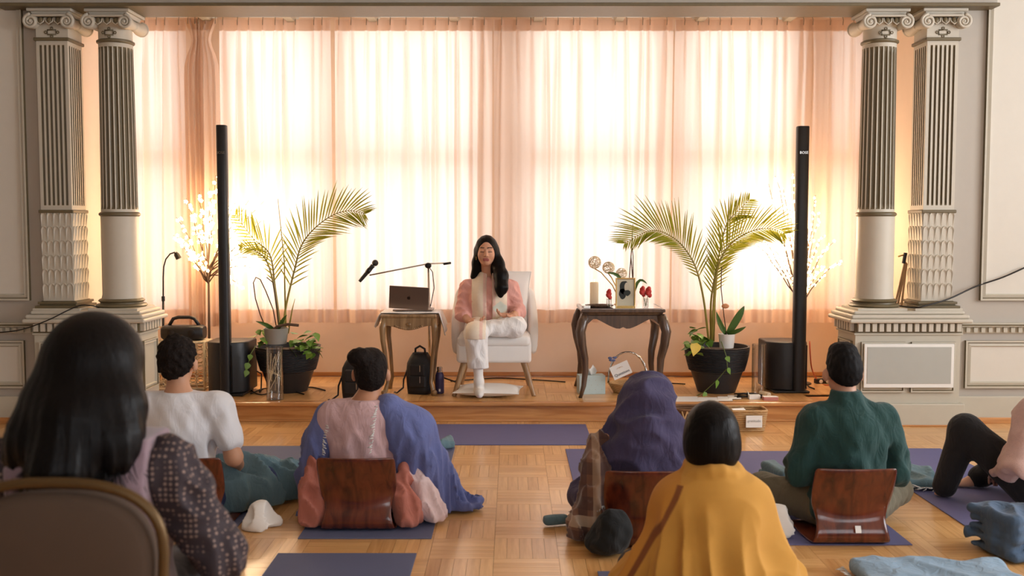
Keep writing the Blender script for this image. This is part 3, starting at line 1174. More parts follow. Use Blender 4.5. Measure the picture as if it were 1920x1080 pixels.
# ---- tower loudspeakers
def tower(px0, px1, pole0, pole1, py_foot, py_top, label, side):
    p0, p1 = atZ(px0, py_foot, ZD), atZ(px1, py_foot, ZD)
    Y = p0.y
    xb = (p0.x + p1.x) / 2
    w = p1.x - p0.x
    pc = atZ((pole0 + pole1) / 2, py_foot, ZD)
    r = (pole1 - pole0) / FPX * Y / 2
    ztop = Z_(py_top, Y + 0.06)
    root = thing('tower_loudspeaker', label, 'loudspeaker', (pc.x, Y + 0.06, ZD), 0, 'black tower loudspeakers')
    L = lambda x: x - pc.x
    foot = MB()
    foot.prism([(L(xb) - w * 0.40, -0.05), (L(xb) + w * 0.46, -0.05), (L(xb) + w * 0.46, 0.28), (L(xb) - w * 0.40, 0.28)], 0.0, 0.018, axis='z')
    foot.build('foot_plate', M['black'], root, bevel=0.012)
    hb = Z_(641, Y + 0.1) - ZD
    ring = []
    for j in range(33):      # rounded front, flat back
        a = PI + PI * j / 32
        ring.append((L(xb) + w / 2 * math.cos(a), 0.12 + 0.15 * math.sin(a) * 0.9))
    ring += [(L(xb) + w / 2, 0.34), (L(xb) - w / 2, 0.34)]
    bs = MB()
    bs.loft([[(x, y, z) for x, y in ring] for z in (0.018, hb - 0.012)] + [[(L(xb) + (x - L(xb)) * 0.97, 0.1 + (y - 0.1) * 0.97, hb) for x, y in ring]])
    bass = bs.build('bass_cabinet', M['black'], root, smooth='angle', bevel=0.006)
    sl = MB()
    sl.bx(r * 1.15, r * 1.3, -0.02, 0.02, 0.03, hb - 0.02)
    sl.build('seam', M['blackmetal'], bass)
    pts = []
    col = MB()
    prof = []
    for j in range(16):
        a = 2 * PI * j / 16
        c_, s_ = math.cos(a), math.sin(a)
        prof.append((r * math.copysign(abs(c_) ** 0.6, c_), 0.05 * math.copysign(abs(s_) ** 0.6, s_) * 0.9))
    zmid = (ztop - ZD) * 0.62
    col.loft([[(x * 1.06, y * 1.06, z) for x, y in prof] for z in (0.015, zmid)])
    col.build('column_extension', M['black'], root, smooth='angle')
    arr = MB()
    arr.loft([[(x, y, z) for x, y in prof] for z in (zmid, ztop - ZD - 0.004)] + [[(x * 0.94, y * 0.94, ztop - ZD) for x, y in prof]])
    a = arr.build('speaker_array', M['black'], root, smooth='angle')
    text_part('BOSE', 0.028, M['chrome'], a, (0, -0.047, Z_(286, Y) - ZD), (PI / 2, 0, 0), 'maker_lettering')
    # power lead at the back
    s = side
    MB().tube([(L(xb) + s * w * 0.4, 0.33, 0.16), (L(xb) + s * w * 0.62, 0.32, 0.12), (L(xb) + s * w * 0.64, 0.28, 0.03), (L(xb) + s * w * 0.68, 0.22, 0.008), (L(xb) + s * w * 0.72, 0.12, 0.008)], 0.006, 6).build('power_lead', M['blackmetal'], root, smooth=True)
    return root


tower(379, 458, 411, 430, 744, 235, 'black tower loudspeaker in front of the lit blossom tree', 1)
tower(1444, 1523, 1489, 1512, 738, 237, 'black tower loudspeaker beside the right round column', 1)

# ---- woven stand with the portable speaker
Yb = 7.86
x0, x1 = X_(293, Yb), X_(381, Yb)
zt_b = Z_(640, Yb)
bk = thing('woven_stand', 'pale rope lattice stand under the portable speaker', 'stand', ((x0 + x1) / 2, Yb + 0.10, ZD))
hw, hd, hh = (x1 - x0) / 2, 0.095, zt_b - ZD
for nm, z in (('top_frame', hh - 0.012), ('bottom_frame', 0.012)):
    MB().tube([(-hw, -hd, z), (hw, -hd, z), (hw, hd, z), (-hw, hd, z)], 0.011, 8, closed=True).build(nm, M['rattan_p'], bk, smooth=True)
MB().box((0, 0, hh - 0.006), (hw * 2 - 0.02, hd * 2 - 0.02, 0.01)).build('stand_top', M['rattan_p'], bk)
for sx in (-1, 1):
    for sy in (-1, 1):
        MB().tube([(sx * hw, sy * hd, 0), (sx * hw, sy * hd, hh)], 0.01, 8).build('post', M['rattan_p'], bk, smooth=True)
lat = MB()
for f, wd in ((-hd, hw), (hd, hw)):
    for i in range(6):
        for j in range(6):
            cx_, cz_ = -wd + (i + 0.5) * 2 * wd / 6, (j + 0.5) * hh / 6
            lat.tube([(cx_ + wd / 6 * math.cos(t), f, cz_ + hh / 12 * math.sin(t)) for t in [k * PI / 4 for k in range(8)]], 0.005, 5, closed=True)
lw = lat.build('front_lattice', M['rattan_p'], bk, smooth=True)
lw['kind'] = 'stuff'
lat = MB()
for f in (-hw, hw):
    for i in range(4):
        for j in range(6):
            cy_, cz_ = -hd + (i + 0.5) * hd / 2, (j + 0.5) * hh / 6
            lat.tube([(f, cy_ + hd / 4 * math.cos(t), cz_ + hh / 12 * math.sin(t)) for t in [k * PI / 4 for k in range(8)]], 0.005, 5, closed=True)
lw = lat.build('side_lattice', M['rattan_p'], bk, smooth=True)
lw['kind'] = 'stuff'

bbx = thing('portable_speaker', 'black portable speaker with carry handle on the woven stand', 'speaker', ((X_(297, Yb) + X_(376, Yb)) / 2, Yb + 0.10, zt_b + 0.002))
w_ = (X_(376, Yb) - X_(297, Yb)) / 2
hb_ = Z_(612, Yb) - zt_b
b = MB()
rg = []
for xx, k in ((-w_, 0.8), (-w_ + 0.02, 1.0), (w_ - 0.02, 1.0), (w_, 0.8)):
    rg.append([(xx, 0.075 * k * math.copysign(abs(math.cos(t)) ** 0.6, math.cos(t)), hb_ / 2 + hb_ / 2 * k * math.copysign(abs(math.sin(t)) ** 0.6, math.sin(t))) for t in [2 * PI * j / 20 for j in range(20)]])
b.loft(rg)
b.build('speaker_body', M['black'], bbx, smooth='angle')
MB().tube([(-w_ * 0.72, 0, hb_ - 0.01), (-w_ * 0.5, 0, hb_ + 0.05), (-w_ * 0.25, 0, hb_ + 0.062), (w_ * 0.3, 0, hb_ + 0.062), (w_ * 0.52, 0, hb_ + 0.05), (w_ * 0.76, 0, hb_ - 0.01)], 0.014, 8).build('handle', M['black'], bbx, smooth=True)
for sx in (-1, 1):
    MB().lathe([(0.03, 0), (0.03, 0.006), (0.022, 0.01)], n=20, M=Matrix.Translation((sx * w_ * 0.5, -0.072, hb_ / 2)) @ Matrix.Rotation(PI / 2, 4, 'X')).build('driver', M['blackmetal'], bbx, smooth='angle')

# ---- gooseneck lamp
Yl = 8.2
g = thing('gooseneck_lamp', 'thin black gooseneck floor lamp behind the portable speaker', 'lamp', (X_(306, Yl), Yl, ZD))
x0 = X_(306, Yl)
pl = [atY(306, 612, Yl), atY(306, 560, Yl), atY(306, 520, Yl), atY(307, 500, Yl), atY(311, 486, Yl), atY(319, 476, Yl), atY(328, 473, Yl)]
pl = [rel(g, p) for p in pl]
MB().lathe([(0.11, 0), (0.11, 0.012), (0.03, 0.02), (0.01, 0.03)], n=24).build('base', M['blackmetal'], g, smooth='angle')
MB().tube([(0, 0, 0.02), pl[0], pl[1]], 0.009, 8).build('pole', M['blackmetal'], g, smooth=True)
MB().tube(pl[1:], 0.006, 8).build('gooseneck', M['blackmetal'], g, smooth=True)
MB().lathe([(0.014, -0.02), (0.014, 0.02)], n=10, M=Matrix.Translation(pl[1])).build('collar', M['blackmetal'], g)
hd_ = rel(g, atY(332, 479, Yl))
MB().lathe([(0.012, 0.028), (0.022, 0.01), (0.024, -0.03)], n=14, M=Matrix.Translation(hd_) @ Matrix.Rotation(-0.5, 4, 'Y')).build('lamp_head', M['blackmetal'], g, smooth='angle')


# ---- planters with palms
def frond(pix, Y0, Y1, root, up_len, dn_len, rnd, n=34, start=0.38, sgn=1):
    P = [atY(px, py, Y0 + (Y1 - Y0) * i / (len(pix) - 1)) for i, (px, py) in enumerate(pix)]
    # smooth the rachis
    pts = []
    m = len(P)
    for i in range(m - 1):
        a, b_, c, d = P[max(i - 1, 0)], P[i], P[i + 1], P[min(i + 2, m - 1)]
        for k in range(8):
            t = k / 8
            pts.append(0.5 * ((2 * b_) + (c - a) * t + (2 * a - 5 * b_ + 4 * c - d) * t * t + (3 * b_ - a - 3 * c + d) * t ** 3))
    pts.append(P[-1])
    L_ = len(pts)
    fr = MB()
    fr.tube([rel(root, p) for p in pts], [0.010 * (1 - 0.85 * i / L_) for i in range(L_)], 6)
    fr.mi = 1
    for k in range(n):
        t = start + (1 - start) * k / (n - 1)
        i = min(int(t * (L_ - 1)), L_ - 2)
        p = pts[i].lerp(pts[i + 1], t * (L_ - 1) - i)
        T = (pts[i + 1] - pts[i]).normalized()
        side = Vector((T.z, 0, -T.x))       # perpendicular in the picture plane
        if side.z < 0:
            side = -side
        env = math.sin(PI * (0.16 + 0.80 * (k / (n - 1)))) ** 0.7
        for s, ln in ((1, up_len), (-1, dn_len)):
            l = 1.5 * ln * env * rnd.uniform(0.85, 1.08)
            dirv = (side * s * 0.72 + T * 0.85 + Vector((0, rnd.uniform(-0.55, 0.2), 0))).normalized()
            q = []
            for j in range(5):
                u = j / 4
                pos = p + dirv * l * u + Vector((0, 0, -0.12 * l * u * u))
                q.append(pos)
            wv = dirv.cross(Vector((0, 1, 0.25))).normalized()
            ws = [0.0025, 0.0058, 0.0058, 0.004, 0.0005]
            rows = [[rel(root, q[j] + wv * ws[j]), rel(root, q[j] + Vector((0, 0.0035, 0))), rel(root, q[j] - wv * ws[j])] for j in range(5)]
            fr.grid(rows)
    return fr.build('palm_frond', [M['palm_stem'], M['palm']], root, recalc=False)


leaf_mesh = None


def leaf_proto():
    mb = MB()
    n = 7
    rows = []
    for i in range(n):
        t = i / (n - 1)
        w = 0.42 * math.sin(PI * min(1, t ** 0.62)) * (1 - 0.25 * t) + 0.001
        z = -0.18 * t * t
        rows.append([(-w, t, z + 0.06 * w), (-w * 0.5, t, z + 0.01), (0, t, z - 0.02), (w * 0.5, t, z + 0.01), (w, t, z + 0.06 * w)])
    mb.grid(rows)
    me = bpy.data.meshes.new('heart_leaf')
    me.from_pydata(mb.v, [], mb.f)
    me.polygons.foreach_set('use_smooth', [True] * len(me.polygons))
    me.materials.append(M['pothos'])
    return me


leaf_mesh = leaf_proto()
yellow_leaf_mesh = leaf_mesh.copy()
yellow_leaf_mesh.materials.clear()
yellow_leaf_mesh.materials.append(M['yellowleaf'])


def put_leaf(root, p, size, rnd, yaw=None, pitch=None, me=None):
    o = piece(me or leaf_mesh, 'pothos_leaf', root, rel(root, p), (rnd.uniform(-0.9, 0.3) if pitch is None else pitch, rnd.uniform(-0.5, 0.5), rnd.uniform(0, 6.28) if yaw is None else yaw), (size, size, size))
    return o


def planter(pxc, pyb, label, fronds, spears, seed, leaf_boxes, vines):
    rnd = random.Random(seed)
    base = atZ(pxc, pyb, ZD)
    Yp = base.y + 0.02
    root = thing('potted_palm', label, 'potted plant', (base.x, Yp, ZD), 0, 'potted palms on the platform')
    R, r0, H = 0.252, 0.148, Z_(648, Yp) - ZD
    prof = [(r0, 0.0)]
    nr = 15
    prof += [(r0 + (R - r0) * 0.52, H * 0.45)]
    for i in range(nr):
        t = 0.47 + 0.50 * i / nr
        rr = r0 + (R - r0) * (1 - (1 - t) ** 1.6)
        z = H * t
        dz = H * 0.5 / nr
        prof += [(rr, z), (rr + 0.005, z + dz * 0.25), (rr + 0.005, z + dz * 0.6), (rr, z + dz * 0.85)]
    prof += [(R, H * 0.975), (R + 0.006, H), (R - 0.012, H), (R - 0.018, H - 0.03), (R - 0.03, H * 0.6)]
    MB().lathe(prof, n=44).build('planter_pot', M['planter'], root, smooth='angle')
    MB().lathe([(0.001, H - 0.035), (R - 0.02, H - 0.04), (R - 0.03, H - 0.08)], n=30).build('soil', M['soil'], root)
    for f in fronds:
        frond(f[0], Yp + f[1], Yp + f[2], root, f[3], f[4], rnd, f[5], f[6])
    for s in spears:
        pts = [rel(root, atY(px, py, Yp + 0.02)) for px, py in s]
        MB().tube(pts, [0.008 * (1 - 0.75 * i / (len(pts) - 1)) for i in range(len(pts))], 6).build('palm_spear', M['palm_stem'], root, smooth=True)
    for (ax, ay, bx_, by_, n, dy) in leaf_boxes:
        for k in range(n):
            px, py = rnd.uniform(ax, bx_), rnd.uniform(ay, by_)
            p = atY(px, py, Yp + dy + rnd.uniform(-0.08, 0.08))
            put_leaf(root, p, rnd.uniform(0.06, 0.095), rnd)
    for v in vines:
        pts = [rel(root, atY(px, py, Yp + dy)) for px, py, dy in v]
        MB().tube(pts, 0.0035, 5).build('vine', M['stem'], root, smooth=True)
        for i in range(1, len(v)):
            px, py, dy = v[i]
            put_leaf(root, atY(px, py, Yp + dy - 0.01), rnd.uniform(0.05, 0.07), rnd, yaw=PI + rnd.uniform(-0.8, 0.8), pitch=rnd.uniform(-1.5, -0.8))
    return root, Yp, H


palmL, YpL, HpL = planter(540, 733, 'large palm in a black ribbed planter beside the left tower speaker',
    [([(531, 625), (536, 576), (553, 503), (565, 461), (587, 431), (621, 405), (655, 395), (683, 401)], 0.02, -0.12, 0.24, 0.20, 36, 0.22),
     ([(527, 625), (516, 541), (506, 478), (476, 448), (442, 405)], 0.04, 0.05, 0.20, 0.11, 22, 0.30),
     ([(525, 625), (514, 540), (500, 490), (478, 470), (452, 464)], -0.02, -0.15, 0.10, 0.06, 12, 0.5)],
    [[(536, 625), (533, 490), (521, 373)], [(540, 625), (548, 580), (553, 560)], [(526, 625), (522, 600)]],
    11, [(540, 620, 596, 660, 34, -0.16), (482, 612, 504, 645, 10, -0.1), (560, 635, 590, 664, 10, -0.24)],
    [[(480, 648, -0.22), (470, 664, -0.26), (466, 680, -0.27), (464, 694, -0.27)]])
palmR, YpR, HpR = planter(1344, 734, 'large palm in a black ribbed planter beside the altar table',
    [([(1329, 640), (1319, 560), (1305, 503), (1284, 466), (1260, 444), (1231, 432), (1203, 438), (1172, 456)], 0.0, -0.15, 0.27, 0.13, 40, 0.24),
     ([(1333, 640), (1333, 568), (1341, 515), (1350, 470), (1362, 421), (1378, 401), (1404, 375)], 0.05, 0.0, 0.17, 0.17, 34, 0.22),
     ([(1335, 640), (1340, 540), (1350, 490), (1370, 458), (1402, 436), (1440, 428), (1470, 438)], 0.02, -0.12, 0.22, 0.15, 36, 0.22)],
    [[(1338, 640), (1341, 560), (1350, 460)]],
    12, [(1280, 612, 1328, 648, 24, -0.16), (1285, 640, 1330, 664, 8, -0.24)],
    [[(1352, 640, -0.24), (1362, 668, -0.28), (1364, 690, -0.27), (1345, 712, -0.24), (1320, 735, -0.22), (1300, 745, -0.2), (1285, 748, -0.2)]])
put_leaf(palmR, atY(1306, 642, YpR - 0.28), 0.11, random.Random(3), yaw=PI, pitch=-1.2, me=yellow_leaf_mesh)


# ---- orchids in small pots set in the planters
def orchid_leaf(pix, Y, root, w):
    P = [rel(root, atY(px, py, Y + dy)) for px, py, dy in pix]
    rows = []
    m = len(P)
    for i in range(m):
        t = i / (m - 1)
        T = (P[min(i + 1, m - 1)] - P[max(i - 1, 0)]).normalized()
        s = T.cross(Vector((0, 1, 0))).normalized()
        ww = w * (0.35 + 0.65 * math.sin(PI * min(1, 0.18 + 0.8 * t))) * (1.0 if i < m - 1 else 0.08)
        rows.append([P[i] + s * ww, P[i] + Vector((0, 0.008, 0)), P[i] - s * ww])
    mb = MB().grid(rows)
    return mb.build('orchid_leaf', M['orchid_leaf'], root, smooth=True, solid=0.003, subd=1)


def pot(pxa, pxb, pyt, pyb, Y, m_, root_name, label):
    xa, xb = X_(pxa, Y), X_(pxb, Y)
    zb, zt2 = Z_(pyb, Y), Z_(pyt, Y)
    r = (xb - xa) / 2
    root = thing(root_name, label, 'potted plant', ((xa + xb) / 2, Y, zb))
    h = zt2 - zb
    MB().lathe([(r * 0.8, 0), (r * 0.97, h * 0.96), (r, h), (r * 0.9, h), (r * 0.85, h * 0.8)], n=26).build('flower_pot', M[m_], root, smooth='angle')
    MB().lathe([(0.001, h * 0.86), (r * 0.88, h * 0.85)], n=20).build('soil', M['soil'], root)
    return root


YoL = YpL - 0.15
ol = pot(494, 541, 615, 644, YoL, 'greypot', 'potted_orchid', 'bare orchid in a grey pot set in the left planter')
for s in ([(520, 622, 0), (512, 580, 0), (498, 545, 0), (488, 524, 0), (480, 520, 0), (475, 530, 0), (479, 560, 0), (488, 590, 0), (497, 612, 0)], [(524, 622, 0), (520, 580, 0.02), (512, 530, 0.02), (500, 520, 0.02)]):
    MB().tube([rel(ol, atY(px, py, YoL + d)) for px, py, d in s], 0.0045, 6).build('flower_spike', M['bark'], ol, smooth=True)
orchid_leaf([(515, 620, 0), (500, 608, -0.04), (478, 602, -0.06)], YoL, ol, 0.022)
orchid_leaf([(520, 620, 0), (530, 600, -0.04), (538, 590, -0.06)], YoL, ol, 0.020)
MB().tube([rel(ol, atY(px, py, YoL - 0.06)) for px, py in ((508, 622), (520, 612), (540, 608), (560, 610))], 0.012, 6).build('aerial_root', M['bark'], ol, smooth=True)
YoR = YpR - 0.12
orr = pot(1347, 1379, 626, 652, YoR, 'ceramic', 'potted_orchid', 'green leaved orchid in a white pot set in the right planter')
orchid_leaf([(1364, 628, 0), (1378, 605, -0.02), (1390, 585, -0.03), (1396, 573, -0.03)], YoR, orr, 0.034)
orchid_leaf([(1362, 628, 0), (1348, 605, -0.02), (1343, 583, -0.03)], YoR, orr, 0.026)
orchid_leaf([(1364, 628, 0), (1385, 620, -0.06), (1400, 612, -0.07)], YoR, orr, 0.022)
MB().tube([rel(orr, atY(px, py, YoR)) for px, py in ((1362, 628), (1356, 580), (1352, 540), (1353, 500))], 0.004, 6).build('flower_spike', M['bark'], orr, smooth=True)
MB().sphere(rel(orr, atY(1360, 574, YoR)), (0.03, 0.012, 0.02), 10, 6).build('wilted_bloom', mat('wilted_petal', srgb(206, 140, 96), 0.6), orr, smooth=True)


# ---- lit blossom tree and lit twig tree
def lit_tree(name, label, px, Y, py_fork, tips, seed, n_per, dens, power, lamp_px, blossom_r, drop=False):
    rnd = random.Random(seed)
    root = thing(name, label, 'lit tree', (X_(px, Y), Y, ZD), 0)
    MB().lathe([(0.10, 0), (0.10, 0.01), (0.015, 0.02)], n=20).build('base', M['blackmetal'], root, smooth='angle')
    fork = rel(root, atY(px, py_fork, Y))
    MB().tube([(0, 0, 0.015), (0.004, 0, fork.z * 0.5), tuple(fork)], [0.013, 0.011, 0.008], 8).build('trunk', M['bark'], root, smooth=True)
    fl = MB()
    for k in range(5):
        a = 2 * PI * k / 5
        fl.add([(0, 0, 0), (blossom_r * math.cos(a - 0.45), 0.3 * blossom_r, blossom_r * math.sin(a - 0.45)), (blossom_r * 1.35 * math.cos(a), -0.1 * blossom_r, blossom_r * 1.35 * math.sin(a)), (blossom_r * math.cos(a + 0.45), 0.3 * blossom_r, blossom_r * math.sin(a + 0.45))], [(0, 1, 2, 3)])
    fl.sphere((0, -0.15 * blossom_r, 0), blossom_r * 0.55, 8, 6)
    bme = fl.build('blossom', M['blossom'], root, recalc=False)
    first = bme
    count = 0
    for (tx, ty, dy) in tips:
        tip = rel(root, atY(tx, ty, Y + dy))
        st = fork.lerp(Vector((0, 0, fork.z * 0.82)), rnd.uniform(0, 0.8))
        midp = st.lerp(tip, 0.5) + Vector((0, 0, 0.06)) + Vector((rnd.uniform(-0.03, 0.03), 0, 0))
        if drop:
            midp += Vector((0, 0, 0.05))
        path = []
        for i in range(9):
            t = i / 8
            path.append(st * (1 - t) ** 2 + midp * 2 * t * (1 - t) + tip * t * t + Vector((rnd.uniform(-0.008, 0.008), 0, rnd.uniform(-0.008, 0.008))))
        br = MB().tube(path, [0.006 - 0.0045 * i / 8 for i in range(9)], 5).build('branch', M['bark'], root, smooth=True)
        for q in range(n_per):
            t = 0.35 + 0.65 * (q + rnd.random()) / n_per
            i = min(int(t * 8), 7)
            p = path[i].lerp(path[i + 1], t * 8 - i) + Vector((rnd.uniform(-dens, dens), rnd.uniform(-dens, dens), rnd.uniform(-dens, dens)))
            if count >= 290:
                break
            o = first if count == 0 else piece(first.data, 'blossom', root)
            o.location = p
            o.rotation_euler = (rnd.uniform(-0.6, 0.6), rnd.uniform(0, 6.28), rnd.uniform(-0.6, 0.6))
            s = rnd.uniform(0.8, 1.25)
            o.scale = (s, s, s)
            count += 1
    d = bpy.data.lights.new('tree_glow', 'POINT')
    d.energy = power
    d.color = (1.0, 0.74, 0.48)
    d.shadow_soft_size = 0.16
    l = bpy.data.objects.new('tree_glow', d)
    l.location = rel(root, atY(lamp_px[0], lamp_px[1], Y + lamp_px[2]))
    l.parent = root
    COL.objects.link(l)
    return root


tipsL = [(372, 362, 0), (348, 372, -0.05), (330, 408, -0.08), (326, 440, 0), (340, 448, -0.12), (360, 398, 0.08), (392, 352, 0.05), (404, 330, 0), (398, 385, -0.1), (440, 380, 0.05), (494, 378, 0), (496, 406, -0.08), (470, 372, 0.04), (480, 440, -0.1), (500, 450, 0.02), (488, 480, 0.05), (470, 500, -0.08), (455, 540, 0), (352, 470, 0.05), (376, 480, -0.1), (430, 425, 0.1), (452, 400, -0.12), (462, 465, 0.1)]
lit_tree('blossom_light_tree', 'glowing white blossom light tree behind the left tower speaker', 391, 8.20, 505, tipsL, 21, 11, 0.022, 18, (452, 440, -0.02), 0.013)
tipsR = [(1440, 345, 0), (1455, 330, 0.04), (1470, 350, -0.04), (1488, 320, 0), (1445, 400, 0.05), (1430, 450, -0.05), (1448, 465, 0.02), (1470, 490, 0.0), (1530, 365, 0), (1538, 400, 0.05), (1545, 440, 0.0), (1562, 455, -0.04), (1577, 490, 0), (1545, 500, 0.05), (1522, 520, -0.02), (1510, 550, 0), (1420, 460, 0.0), (1460, 420, 0.06), (1520, 440, 0.06), (1480, 380, 0.06)]
lit_tree('twig_light_tree', 'glowing twig tree with tiny lights behind the right tower speaker', 1500, 8.20, 560, tipsR, 22, 13, 0.012, 24, (1482, 430, -0.02), 0.0085, drop=True)
# ---- carved side table with cloth, laptop
def cab_leg(pts, rad, m_, root, name='leg', n=10, foot=None):
    mb = MB().tube(pts, rad, n)
    if foot:
        mb.sphere(foot[0], foot[1], 10, 8)
    return mb.build(name, m_, root, smooth=True)


Yt0 = atZ(760, 742, ZD).y
Yt1 = Yt0 + 0.36
xa, xb = X_(717, Yt0, 595), X_(815, Yt0, 595)
zt2 = Z_(590, Yt0)
ct = thing('carved_side_table', 'small gilded carved side table under the laptop', 'table', ((xa + xb) / 2, (Yt0 + Yt1) / 2, ZD))
hw, hd, H = (xb - xa) / 2, (Yt1 - Yt0) / 2, zt2 - ZD
MB().box((0, 0, H - 0.012), (hw * 2 + 0.03, hd * 2 + 0.03, 0.024)).build('table_top', M['bronzewood'], ct, bevel=0.008)
for sy, nm in ((-1, 'apron'), (1, 'apron')):
    po = [(-hw, H - 0.024), (hw, H - 0.024), (hw, H - 0.10)]
    for k in range(13):
        u = 1 - 2 * k / 12
        po.append((hw * 0.86 * u, H - 0.085 - 0.035 * math.cos(u * PI * 0.5) ** 2))
    po.append((-hw, H - 0.10))
    MB().prism(po, sy * hd - 0.009, sy * hd + 0.009).build(nm, M['bronzewood'], ct, bevel=0.003)
for sx in (-1, 1):
    MB().bx(sx * hw - 0.009, sx * hw + 0.009, -hd, hd, H - 0.10, H - 0.024).build('apron', M['bronzewood'], ct)
cv = MB()
for k in range(15):
    u = -1 + 2 * k / 14
    cv.sphere((hw * 0.5 * u, -hd - 0.010, H - 0.088 - 0.022 * (1 - u * u)), (0.011, 0.006, 0.009), 8, 6)
cv.sphere((0, -hd - 0.012, H - 0.075), (0.02, 0.008, 0.014), 10, 8)
cv.build('carving', M['bronzewood'], ct, smooth=True)
for sx in (-1, 1):
    for sy in (-1, 1):
        z_ = [H - 0.03, H - 0.10, H - 0.2, H * 0.45, 0.10, 0.035, 0.0]
        ox = [0.0, 0.012, 0.010, -0.008, -0.022, -0.004, -0.002]
        rr = [0.026, 0.027, 0.020, 0.0155, 0.014, 0.018, 0.016]
        pts = [(sx * (hw + o_ - 0.012), sy * (hd + o_ - 0.012), z) for z, o_ in zip(z_, ox)]
        cab_leg(pts, rr, M['bronzewood'], ct, foot=((sx * (hw - 0.006), sy * (hd - 0.006), 0.024), (0.022, 0.022, 0.022)))
cl = MB()
rows = []
for i in range(13):
    v = i / 12
    y = -hd * 0.72 + v * hd * 1.9
    row = []
    hangL, hangR = 0.105 + 0.02 * math.sin(v * 5), 0.15 + 0.03 * math.sin(v * 4 + 1)
    for j in range(8):
        t = 1 - j / 7
        row.append((-hw - 0.022 - 0.05 * t ** 0.8 + 0.008 * math.sin(v * 14), y + 0.006 * math.sin(j), H + 0.008 - hangL * t))
    for j in range(1, 10):
        u = j / 10
        row.append((-hw - 0.018 + (2 * hw + 0.036) * u, y, H + 0.007 + 0.002 * math.sin(9 * u + 7 * v)))
    for j in range(8):
        t = j / 7
        row.append((hw + 0.022 + 0.05 * t ** 0.8 + 0.008 * math.sin(v * 12 + 1), y - 0.006 * math.sin(j), H + 0.008 - hangR * t))
    rows.append(row)
cl.grid(rows)
tc_ = cl.build('table_cloth', M['cloth_w'], smooth=True, solid=0.003)
tc_.location = ct.location
tag(tc_, 'white cloth draped over the carved side table', 'cloth')

Yk = Yt0 + 0.17
xk0, xk1 = X_(729, Yk), X_(803, Yk)
zk = zt2 + 0.0115
lp = thing('laptop', 'open grey laptop with its lid towards the room on the cloth', 'laptop', ((xk0 + xk1) / 2, Yk, zk))
hwk = (xk1 - xk0) / 2
hk = Z_(538, Yk) - zk
MB().box((0.03, 0.11, 0.007), (hwk * 2, 0.21, 0.013)).build('keyboard_deck', M['alu'], lp, bevel=0.004)
lid = MB().box((0, 0, hk / 2), (hwk * 2, 0.008, hk - 0.01)).build('lid', M['alu'], lp, bevel=0.006)
lid.location = (0, 0.0, 0.012)
lid.rotation_euler = (0.16, 0.06, 0)
lg = MB()
po = []
for k in range(24):
    a = 2 * PI * k / 24
    r = 0.0135 * (1 + 0.06 * math.cos(2 * a)) * (1 - 0.12 * max(0, math.sin(a)) ** 8 - 0.08 * max(0, -math.sin(a)) ** 10)
    x, z = r * 1.0 * math.cos(a), r * math.sin(a)
    if (x - 0.0165) ** 2 + (z - 0.001) ** 2 < 0.0065 ** 2:
        x = 0.0165 - 0.0065
    po.append((x, z + hk / 2))
lg.prism(po, -0.0056, -0.004)
lg.prism([(0.0, hk / 2 + 0.0145), (0.004, hk / 2 + 0.015), (0.007, hk / 2 + 0.021), (0.003, hk / 2 + 0.020)], -0.0056, -0.004)
lg.build('lid_emblem', mat('dark_emblem', srgb(62, 50, 44), 0.2, 0.8), lid)

# ---- microphone on a boom stand
Ym = Yt1 + 0.16
ms = thing('microphone_stand', 'chrome boom stand holding the microphone over the laptop', 'stand', (X_(805, Ym), Ym, ZD))
J = lambda px, py, dy=0: rel(ms, atY(px, py, Ym + dy))
jt = J(803, 499)
MB().tube([(0, 0, 0.06), (0, 0, jt.z * 0.55), tuple(jt)], [0.011, 0.011, 0.008], 8).build('pole', M['chrome'], ms, smooth=True)
for a in (0.3, 0.3 + 2 * PI / 3, 0.3 + 4 * PI / 3):
    MB().tube([(0, 0, 0.10), (0.24 * math.cos(a), 0.24 * math.sin(a), 0.008)], 0.007, 6).build('leg', M['blackmetal'], ms)
m0, m1 = J(693, 516, -0.25), J(845, 493, 0.08)
MB().tube([m0, jt + Vector((0, 0, 0.02)), m1], 0.006, 8).build('boom_arm', M['steel'], ms, smooth=True)
MB().tube([m1 + (m0 - m1) * 0.09, m1], 0.010, 8).build('counterweight', M['blackmetal'], ms, smooth=True)
MB().sphere(jt + Vector((0, -0.01, 0.005)), (0.028, 0.018, 0.024), 12, 8).build('clutch', M['blackmetal'], ms, smooth=True)
MB().tube([jt, J(811, 510), J(814, 540), J(808, 570), J(803, 590)], 0.004, 6).build('cable', M['blackmetal'], ms, smooth=True)
mi0, mi1 = J(674, 528, -0.27), J(706, 490, -0.25)
MB().tube([mi0.lerp(mi1, 0.45), mi0.lerp(mi1, 0.62)], 0.020, 10).build('microphone_clip', M['blackmetal'], ms, smooth=True)
mc = thing('microphone', 'black handheld microphone clipped to the boom arm', 'microphone', tuple(Vector(ms.location) + mi0))
d = mi1 - mi0
MB().tube([d * 0.0, d * 0.1, d * 0.75, d * 0.8], [0.012, 0.014, 0.018, 0.020], 12).build('microphone_body', M['black'], mc, smooth=True)
MB().sphere(d * 0.92, (0.026, 0.026, 0.026), 14, 10).build('microphone_grille', mat('dark_wire_mesh', srgb(60, 56, 54), 0.4, 0.7, bump=0.6, bscale=500), mc, smooth=True)


